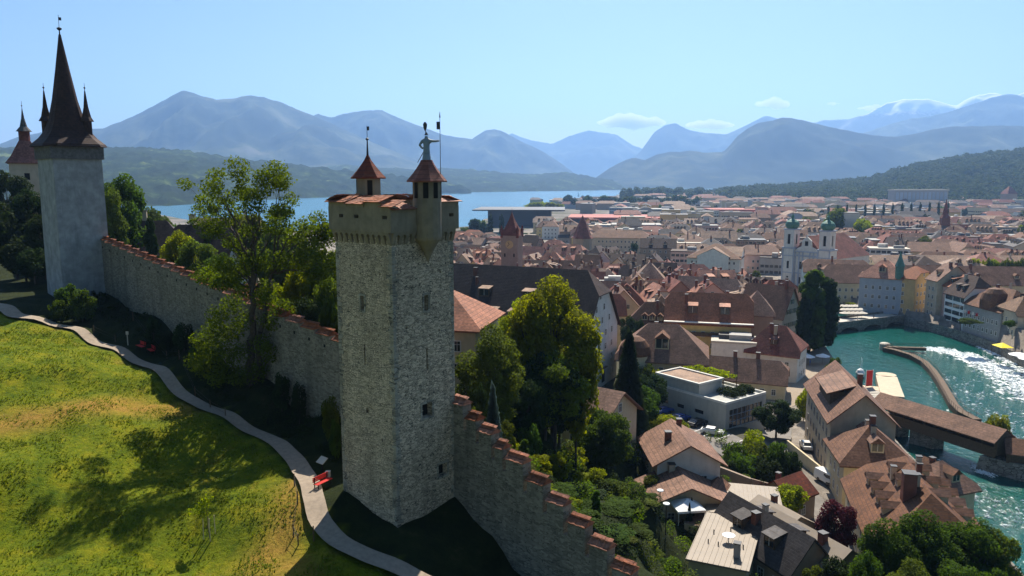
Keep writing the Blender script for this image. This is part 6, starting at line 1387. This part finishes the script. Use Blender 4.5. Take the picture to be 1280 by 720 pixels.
foam(3200, ((1155,436),(1175,437),(1205,444),(1235,456),(1270,476),(1300,500)), (1.5,3,4,5,7,8), (.25,.9))
foam(1100, ((1225,432),(1250,442),(1280,458),(1310,480)), (1.5,3,5,6), (.25,.8))
foam(600, ((1185,470),(1215,500),(1250,530),(1290,560)), (6,9,10,10), (.15,.5))
foam(350, ((1175,612),(1215,622),(1260,640),(1290,660)), (4,6,7,7), (.12,.4))
foam(260, ((1130,575),(1160,590),(1200,605)), (3,4,5), (.12,.4))
foam(160, ((1216,580),(1225,590),(1240,594)), (.5,.8,1), (.1,.4))
M['foam'] = m_plain('white_water', (.78,.82,.82), .5, .1)
o = link('white_water', quads_mesh('white_water', np.array(V), [M['foam']], tri=True)); o['kind'] = 'stuff'
# ================= ROADS, CARS =================
ribbon('road', [(40,196),(52,172),(56,160),(52,146),(46.5,132),(45,122),(47,112),(48.5,103),(47,92),(46,80)], [8,7,7,7,6.5,6.5,6,6,5.5,5], M['asphalt'], lift=-.12)
ribbon('square', [(91,238),(80,203),(64,178),(54,165)], [8,16,18,12], M['gravel'], lift=-.16)
ribbon('car_park', [(22,158),(30,147),(38,135),(43,127)], [9,9,9,8], M['asphalt'], lift=-.02)
mb = MB()
for k in range(9):
    f = k/8; x, y = 27+f*14.5, 146.5-f*16; z = hz(x, y)+.5
    mb.box(-.06,.06,-2.1,2.1,z,z+.02,0,Matrix.Translation((x+1.2,y+1,0))@Matrix.Rotation(R(-50),4,'Z'))
struct(mb.build('parking_lines', M['whitep']))
def car_proto(paint, kind='car'):
    T = thing('parked_car', '', 'car'); van = kind == 'van'
    prof = [(-2.1,.32),(2.1,.32),(2.12,.75),(1.9,.9),(1.1,.98),(.5,1.42),(-1.0,1.45),(-1.75,1.02),(-2.1,.95)] if not van else [(-2.4,.32),(2.3,.32),(2.35,.9),(1.8,1.1),(1.2,1.95),(-2.35,2.0),(-2.4,1.0)]
    wd = .86 if not van else .95; n = len(prof); mb = MB()
    vs = []
    for s in (-1, 1):
        for x, z in prof: vs.append((x, s*(wd if z < 1.05 else wd-.14), z))
    mb.add(vs, [tuple(range(n)), tuple(range(2*n-1,n-1,-1))]+[(i,n+i,n+(i+1)%n,(i+1)%n) for i in range(n)]); b = mb.build('body', paint, T)
    bv = b.modifiers.new('Bevel', 'BEVEL'); bv.width = .07; bv.segments = 2
    mb = MB(); h0, h1 = (1.0,1.38) if not van else (1.15,1.8)
    for s in (-1,1):
        y = s*(wd-.06) if not van else s*(wd-.11)
        mb.add([(1.0 if not van else 1.35,y,h0),(-1.5 if not van else -.2,y,h0),(-1.05 if not van else -.2,y-s*.05,h1),(.52 if not van else 1.2,y-s*.05,h1)], [(0,1,2,3)])
    mb.add([(1.12,-wd+.15,1.0),(1.12,wd-.15,1.0),(.55,wd-.22,1.4),(.55,-wd+.22,1.4)] if not van else [(1.84,-.8,1.12),(1.84,.8,1.12),(1.26,.75,1.88),(1.26,-.75,1.88)], [(0,1,2,3)])
    mb.add([(-1.78,-wd+.18,1.04),(-1.78,wd-.18,1.04),(-1.08,wd-.25,1.43),(-1.08,-wd+.25,1.43)], [(0,1,2,3)])
    mb.v = [(x+.012*(1 if x > 0 else -1), y*1.012, z+.012) for x, y, z in mb.v]; mb.build('windows', M['glass'], T)
    for x in (-1.3, 1.3):
        for s in (-1,1): 
            mb = MB(); mb.tube((x, s*(wd-.2), .33), (x, s*(wd+.01), .33), .33, None, 14); wh = mb.build('wheel', M['iron'], T); mb = MB(); mb.tube((x, s*(wd+.012), .33), (x, s*(wd+.02), .33), .18, None, 10); mb.build('rim', M['metal_roof'], wh)
    for s in (-1,1): x_ = 2.1 if not van else 2.33; mb = MB(); mb.box(x_-.02,x_+.04,s*.62-.16,s*.62+.16,.62,.78); mb.build('headlight', M['whitep'], T)
    return T
CP_ = {}
for nm, c_ in (('white',(.75,.75,.74)),('blue',(.06,.10,.35)),('black',(.02,.02,.024)),('grey',(.25,.26,.27))):
    m, t, b = newmat(nm+'_car_paint', .25, .6); b.inputs['Base Color'].default_value = (*c_, 1); b.inputs['Coat Weight'].default_value = .6; M['car_'+nm] = m
def car(nm, px, py, zz, rot, label, kind='car'):
    p = G(px, py, zz); k = (nm, kind)
    if k not in CP_: CP_[k] = car_proto(M['car_'+nm], kind); T = CP_[k]
    else: T = copy_tree(CP_[k])
    T.location = (p[0], p[1], hz(p[0], p[1])+.16); T.rotation_euler = (0,0,rot); T['label'] = label; T['group'] = 'cars parked around the lower town'; return T
car('black',812,513,7,R(-48),'black car at the far end of the row in the car park')
car('blue',830,516,7,R(35),'blue car beside the black one, farther of the two blue cars')
car('blue',851,524,7,R(35),'blue car in the middle of the car park row, nearer of the two')
car('black',872,531,6.8,R(35),'black car between the blue cars and the white car')
car('white',890,544,6.5,R(-25),'white car parked at the near end of the car park')
car('grey',838,541,6.5,R(-25),'grey car half hidden by the bright tree beside the car park')
car('white',1007,563,4,R(80),'white car driving on the road below the beige gable house')
car('white',1035,606,4,R(-70),'white van parked beside the red roofed shed','van')
car('white',1046,612,4,R(-70),'white car parked just behind the white van')
# ================= MEADOW, PATH FURNITURE =================
i = 0; Pp = [Vector(p[:2]) for p in PATH]
posts = [(x_, y_) for x_, y_ in ((118,424),(145,437),(170,450),(190,460),(210,471),(226,480),(244,495),(263,511),(282,522),(368,606),(372,628),(366,650),(372,662),(392,672))]
fT = thing('path_fence', 'thin wire fence on short wooden posts along the left edge of the footpath', 'fence'); prev = None
for x_, y_ in posts:
    p = G(x_, y_, 30)
    for _ in range(8): p = G(x_, y_, hz(p[0], p[1])+.1)
    z = hz(p[0], p[1]); mb = MB(); mb.tube((p[0],p[1],z-.3),(p[0],p[1],z+1.05),.06,.05,6); mb.build('post', M['wood'], fT)
    if prev and abs(prev[3]-x_) < 40:
        mb = MB(); mb.tube((prev[0],prev[1],prev[2]+.9),(p[0],p[1],z+.9),.012,None,4); mb.tube((prev[0],prev[1],prev[2]+.5),(p[0],p[1],z+.5),.012,None,4); mb.build('wire', M['iron'], fT)
    prev = (p[0], p[1], z, x_)
def on_ground(px, py, z=30):
    p = G(px, py, z)
    for _ in range(12): z = .5*z+.5*hz(p[0], p[1]); p = G(px, py, z)
    return p[0], p[1], hz(p[0], p[1])
def bench(px, py, rz, label):
    x, y, z = on_ground(px, py); T = thing('park_bench', label, 'bench', (x, y, z+.12), rz, 'red benches beside the footpath')
    mb = MB(); [mb.box(-.85,.85,-.25+k*.13,-.15+k*.13,.42,.46) for k in range(4)]; mb.build('seat', M['red_paint'], T); mb = MB(); [mb.box(-.85,.85,.26,.30,.55+k*.14,.66+k*.14) for k in range(3)]; mb.build('backrest', M['red_paint'], T)
    for s in (-.7,.7): mb = MB(); mb.box(s-.03,s+.03,-.22,-.16,0,.42); mb.box(s-.03,s+.03,.2,.26,0,.95); mb.box(s-.03,s+.03,-.22,.26,.36,.42); mb.build('leg', M['iron'], T)
bench(176,438,R(-42),'red bench in the wall shadow, farther left of the two shaded benches'); bench(189,443,R(-50),'red bench in the wall shadow, nearer right of the two shaded benches'); bench(404,610,R(60),'bright red bench in the sun at the foot of the main tower')
x, y, z = on_ground(403,590); T = thing('info_board', 'tilted grey information board beside the footpath near the tower', 'sign', (x,y,z), R(-40)); mb = MB(); mb.box(-.06,.06,-.06,.06,-.2,1.0); mb.build('post', M['iron'], T)
mb = MB(); Mx = Matrix.Translation((0,0,1.05))@Matrix.Rotation(R(35),4,'X'); mb.box(-.45,.45,-.35,.35,-.03,.03,0,Mx); mb.build('board', M['snowp'], T)
x, y, z = on_ground(160,432); mb = MB(); mb.tube((x,y,z-.2),(x,y,z+1.7),.07,.06,8); mb.box(x-.16,x+.16,y-.03,y+.03,z+1.35,z+1.75); tag(mb.build('marker_post', M['snowp']), 'short pale marker post in the wall shadow beside the footpath', 'post')
x, y, z = on_ground(410,596); mb = MB(); mb.box(x-.18,x+.18,y-.15,y+.15,z,z+.45); mb.box(x-.2,x+.2,y-.17,y+.17,z+.45,z+.5); tag(mb.build('stone_bollard', M['snowp']), 'small pale stone block beside the bench near the tower', 'bollard')
# sapling with stakes
x, y, z = on_ground(262,672,27.5); T = thing('sapling', 'young staked sapling standing alone on the meadow', 'tree', (x,y,z-.05))
mb = MB(); limb(mb, (0,0,0), (-.1,0,2.7), .035, .015, np.random.default_rng(2), 6, 6, .08); mb.build('trunk', M['bark'], T)
for a in range(4): mb = MB(); an = a*math.pi/2+.5; mb.tube((.42*math.cos(an),.42*math.sin(an),-.1),(.40*math.cos(an),.40*math.sin(an),1.75),.03,.03,6); mb.build('stake', M['beige'], T)
rg = np.random.default_rng(31); C = rg.normal(size=(16,3))*[.38,.38,.42]+[-.2,0,2.6]; link('crown', quads_mesh('crown', leaf_quads(C, [(.3,.3,.25)]*16, 900, .13, rg), [LF['bright']]), T)
# meadow grass tufts
rg = np.random.default_rng(8); V = []; n = 40000
yy = rg.uniform(44, 92, n*3); xx = rg.uniform(-60, -4, n*3); px_, ok = xx, in_poly(xx, yy, [(-400,-60),(-400,130)]+[(p[0]-1.0, p[1]-.8) for p in PATH]+[(10,20),(10,-60)]); xx, yy = xx[ok][:n], yy[ok][:n]
kx = np.array([mnoise.noise((a*.35,b_*.35,5)) for a, b_ in zip(xx, yy)]); keep = kx+rg.normal(size=len(kx))*.25 > -.05; xx, yy = xx[keep], yy[keep]; zz = Hland(xx, yy)
for a, b_, c in zip(xx, yy, zz):
    s = rg.uniform(.04,.13); h_ = rg.uniform(.06,.22)
    for k in range(3):
        an = rg.random()*6.28; dx, dy = math.cos(an)*s, math.sin(an)*s; V += [(a-dy*.5,b_+dx*.5,c),(a+dy*.5,b_-dx*.5,c),(a+dx*1.2,b_+dy*1.2,c+h_)]
M['grass'] = m_leaf('meadow_grass', (.12,.16,.018), .4, sc=.4); o = link('meadow_grass', quads_mesh('meadow_grass', np.array(V), [M['grass']], tri=True)); o['kind'] = 'stuff'
# rough growth on the shady banks and slopes
def scrub(rg):
    while True:
        x = rg.uniform(-30, 42); y = rg.uniform(48, 135); d = y-(59.3-(x+4.6)*.877)
        if x < -5 and y < 105-(x+58)*.9+8: continue
        if d > 3 and hz(x, y) > 5.5: break
    return (x, y, hz(x, y)-.2, rg.uniform(.6,1.3), rg.uniform(1.2,3.2))
for k_, lf_ in enumerate(('olive','lime','dark')): mass('undergrowth', 170, scrub, .2, lf_, 300, 12+k_*5)
def bank(rg):
    f = rg.random(); p = WA.lerp(WB, f); o_ = rg.uniform(1.2, 4.0); x = p.x-wl_n.x*o_; y = p.y-wl_n.y*o_; return (x, y, hz(x,y)-.1, rg.uniform(.25,.6), rg.uniform(.3,.9))
mass('wall_foot_growth', 190, bank, .2, 'dark', 60, 14)
# houses behind the left wall
house(-64,130,11,9,6.5,5.6,R(20),.3,'tile_dark','white',.7,chims=1,z=35,label='dark steep roofed house with a pale gable behind the left wall, beside the cypress',lod=0)
house(-53,131,11,9,6.5,5.4,R(-5),.3,'tile_dark','white',.7,chims=1,z=34.5,label='second dark roofed white house behind the left wall, right of the cypress',lod=0)
house(-62,166,14,9,8,4,R(5),.3,'tile_tan','cream',.6,chims=1,z=34,label='tan roofed house showing only its roof above the dark roofed houses',lod=1)
house(-38,118,10,8,4,2.2,R(-35),.02,'tile_red','beige',.5,chims=0,z=31.5,label='low red roofed outbuilding just behind the left town wall',lod=1)
# cafe umbrellas and people on the riverside square
UB = None
def umbrella(x, y, z, r, col, label):
    T = thing('parasol', label, 'parasol', (x,y,z), 0, 'cafe parasols near the river'); mb = MB(); mb.tube((0,0,0),(0,0,2.5),.04); mb.build('pole', M['wood'], T); mb = MB(); mb.lathe([(r,2.15),(r*.97,2.25),(.05,2.9)],8); mb.build('canopy', col, T)
ul = [(996,452),(1003,447),(1010,450),(1022,452),(990,445)]
nm_ = ['leftmost white parasol','second white parasol from the left','middle white parasol','rightmost white parasol']
for i, (a, b_) in enumerate([(992,449),(1001,448),(1010,452),(1028,453)]):
    p = G(a, b_, 5); umbrella(p[0], p[1], hz(p[0],p[1]), 1.9, M['whitep'], nm_[i]+' on the square below the poplars')
k = 0
for r_ in range(3):
    for c_ in range(5):
        p = G(1053+c_*5.4+r_*1.5, 383+r_*4.4, 4.8); umbrella(p[0], p[1], 2.7, 2.1, M['snowp'], '%s cream parasol of the %s row on the terrace beyond the stone bridge' % (('first','second','third','fourth','fifth')[c_], ('back','middle','front')[r_]))
p = G(1236,437,4.5); M['yellow_cloth'] = m_plain('yellow_canvas', (.85,.66,.02), .7, .08)
T = thing('awning', 'bright yellow square cafe awning on the quay at the right', 'awning', (p[0]+4,p[1],2.7), 0); T.scale = (.7,.6,1); mb = MB(); mb.cone([(-2.6,-4),(2.6,-4),(2.6,4),(-2.6,4)], 2.8, (0,0,3.9)); mb.build('canopy', M['yellow_cloth'], T)
for a in (-2.4,2.4): 
    for b_ in (-3.8,3.8): mb = MB(); mb.tube((a,b_,0),(a,b_,2.8),.05); mb.build('pole', M['wood'], T)
for i, (a, b_) in enumerate(((1262,444),(1274,449))): p = G(a, b_, 4.8); umbrella(p[0]+3, p[1], 2.7, 3.0, M['whitep'], ('left','right')[i]+' large white parasol on the quay at the right edge')
PV = [(0,0,.95),(0,0,1.2),(0,0,1.42),(0,0,1.52),(0,0,1.66),(.18,0,1.4),(.24,.02,1.12),(.25,.08,.88),(-.18,0,1.4),(-.24,.02,1.12),(-.25,.08,.88),(.09,0,.9),(.1,.06,.48),(.1,.0,.06),(-.09,0,.9),(-.1,-.06,.48),(-.1,-.14,.06),(.1,.14,.04),(-.1,.0,.04)]
PE = [(0,1),(1,2),(2,3),(3,4),(2,5),(5,6),(6,7),(2,8),(8,9),(9,10),(0,11),(11,12),(12,13),(0,14),(14,15),(15,16),(13,17),(16,18)]
PRr = [(.15,.11),(.14,.1),(.16,.1),.055,.1,.06,.045,.035,.06,.045,.035,.09,.065,.045,.09,.065,.045,.04,.04]
for i, (a, b_, lab, c_) in enumerate([(990,476,'person in a dark shirt walking on the square, nearest the white corner house',(.05,.05,.08)),(994,474,'person in a red top walking on the square beside the dark shirted one',(.45,.05,.04)),(1004,470,'person in a pale shirt standing alone in the middle of the square',(.6,.58,.5)),(1012,462,'person in a blue shirt near the parasols on the square',(.08,.14,.35)),(1092,399,'person in a dark coat crossing the stone bridge',(.04,.04,.05)),(1072,402,'person in a white shirt crossing the left half of the stone bridge',(.6,.6,.6))]):
    m, t, b = newmat('clothes', .9); b.inputs['Base Color'].default_value = (*c_, 1); o = skin_body('person', PV, PE, PRr, m, 1); p = G(a, b_, 3.2); o.location = (p[0], p[1], (3.12 if i > 3 else hz(p[0], p[1])+.1)); o.rotation_euler = (0,0,i*1.3); tag(o, lab, 'person')
    mb = MB(); mb.lathe([(.02,1.6),(.105,1.63),(.11,1.7),(.07,1.77),(.01,1.79)],8,0,-.015); mb.build('hair', M['metal_dark'], o)
# street lamp on the slope, benches in the yard
for i, (a, b_, lab) in enumerate([(832,676,'slim street lamp with a white round head on the slope path'),(824,668,'second slim street lamp half hidden in the bushes'),(722,240,None)][:2]):
    p = A(a, b_-12, 88+i*3); z = hz(p[0], p[1]); T = thing('street_lamp', lab, 'street lamp', (p[0],p[1],z)); H_ = max(p[2]-z, 4); mb = MB(); mb.tube((0,0,0),(0,0,H_),.07,.05); mb.build('pole', M['iron'], T); mb = MB(); mb.lathe([(.1,H_-.05),(.42,H_),(.42,H_+.12),(.1,H_+.25)],12); mb.build('lamp_head', M['whitep'], T)
for i, (a, b_) in enumerate(((1014,690),(1020,684),(1026,678))):
    p = G(a, b_, 4); z = hz(p[0], p[1]); T = thing('yard_table', ('nearest','middle','farthest')[i]+' of three small pale tables in the yard beside the purple tree', 'table', (p[0],p[1],z), R(-40)); mb = MB(); mb.box(-.6,.6,-.4,.4,.7,.76); mb.build('table_top', M['snowp'], T)
    for s in (-.5,.5):
        mb = MB(); mb.box(s-.04,s+.04,-.3,.3,0,.7); mb.build('leg', M['snowp'], T)
# small clouds over the mountains
M['cloud'] = bpy.data.materials.new('cloud'); M['cloud'].use_nodes = True; M['cloud'].node_tree.nodes['Principled BSDF'].inputs['Base Color'].default_value = (.95,.93,.9,1); M['cloud'].node_tree.nodes['Principled BSDF'].inputs['Roughness'].default_value = 1
cr_ = np.random.default_rng(4)
t = M['cloud'].node_tree; t.nodes.clear(); o_ = t.nodes.new('ShaderNodeOutputMaterial'); vs_ = t.nodes.new('ShaderNodeVolumePrincipled'); vs_.inputs['Density'].default_value = .006; vs_.inputs['Color'].default_value = (1,.97,.93,1); vs_.inputs['Anisotropy'].default_value = .75; t.links.new(vs_.outputs[0], o_.inputs['Volume'])
def cloud(px, py, wpx, hpx, label):
    Y = 24000.0; p = A(px, py, Y); k = Y/953; bm = bmesh.new()
    for i in range(9):
        a = (i/8-.5)*wpx*.8; r = hpx*(.7-.9*abs(i/8-.5))*cr_.uniform(.75,1.2)
        bmesh.ops.create_icosphere(bm, subdivisions=3, radius=1, matrix=Matrix.Translation((a*k, cr_.uniform(-200,200), (r*.25)*k))@Matrix.Diagonal((wpx*.15*k, wpx*.14*k, r*k, 1)))
    for v_ in bm.verts: v_.co += v_.normal*mnoise.fractal(v_.co*.0025, .8, 2.2, 4)*hpx*k*.18
    me = bpy.data.meshes.new('cloud'); bm.to_mesh(me); bm.free(); me.materials.append(M['cloud'])
    rmh = None; o = link('cloud', me, None, p); rmh = o.modifiers.new('Remesh', 'REMESH'); rmh.mode = 'VOXEL'; rmh.voxel_size = 45; tag(o, label, 'cloud', 'small clouds over the mountains')
cloud(968,131,42,11,'small bright cloud standing alone above the peaks'); cloud(790,154,80,16,'long low pale cloud above the gap between the mountains'); cloud(888,157,56,11,'low cloud behind the central peak'); cloud(1094,136,44,6,'thin cloud just left of the snowy mountain'); cloud(1040,130,14,5,'tiny cloud right of the lone bright cloud')
# ================= LABELS =================
LM = [('the main stone tower',500,400),('the white granary',745,430),('the yellow house',870,425),('the twin towered church',1007,320),('the poplar pair',1027,390),('the covered bridge',1180,520),('the clock tower',640,300),('the modern building',890,500),('the green shuttered gable house',988,430),('the pyramid roofed palace',910,325),('the water tower',728,300),('the concert hall',650,268),('the red spired church',1180,275),('the exhibition hall',918,262),('the hillside school',1148,240),('the beige awning house',1250,390),('the blue grey corner house',1095,375),('the long beige building',778,305),('the white tower block',1062,275),('the tan tent roof',845,350),('the very long brown roof',1200,350),('the chalet',865,565),('the spired tower',90,260)]
def where(px, py):
    best = min(LM, key=lambda l: math.hypot(px-l[1], (py-l[2])*1.6)); dx, dy = px-best[1], (py-best[2])*1.3
    v_ = 'above ' if dy < -6 and abs(dy) > abs(dx)*.4 else 'below ' if dy > 6 and abs(dy) > abs(dx)*.4 else ''; h_ = ('right of ' if dx > 0 else 'left of ') if abs(dx) > abs(dy)*.4 or not v_ else ''
    s = (v_.strip()+' and ' if v_ and h_ else v_)+h_; return s.strip()+' '+best[0], math.hypot(dx, dy)
ORD = ['','second','third','fourth','fifth','sixth','seventh','eighth','ninth','tenth','eleventh','twelfth']+['%d%s' % (k, {1:'st',2:'nd',3:'rd'}.get(k % 10, 'th') if k > 20 else 'th') for k in range(13, 120)]
cl = {}
bpy.context.view_layer.update()
for (o, d_, an) in TODO:
    l = o.location; px, py = proj(l.x, l.y, l.z+8)
    if an: cl.setdefault((d_, an, 0), []).append((px, o))
    else:
        a_, q = where(px, py); cl.setdefault((d_, a_, 1), []).append((q, o))
for (d_, a_, k), L in cl.items():
    L.sort(key=lambda q: q[0])
    for i, (q, o) in enumerate(L):
        if len(L) == 1: o['label'] = '%s %s' % (d_, a_)
        elif k == 0: o['label'] = ('leftmost ' if i == 0 else 'rightmost ' if i == len(L)-1 else ORD[i]+' from left, ')+d_+' '+a_
        else: o['label'] = ('nearest ' if i == 0 else ORD[i]+' nearest ')+d_+' '+a_
        if len(o['label'].split()) > 16: o['label'] = ' '.join(o['label'].replace(' house with ', ' house, ').replace(' and ', ', ').replace('the ', '').split()[:16])
SC.view_layers[0].update()
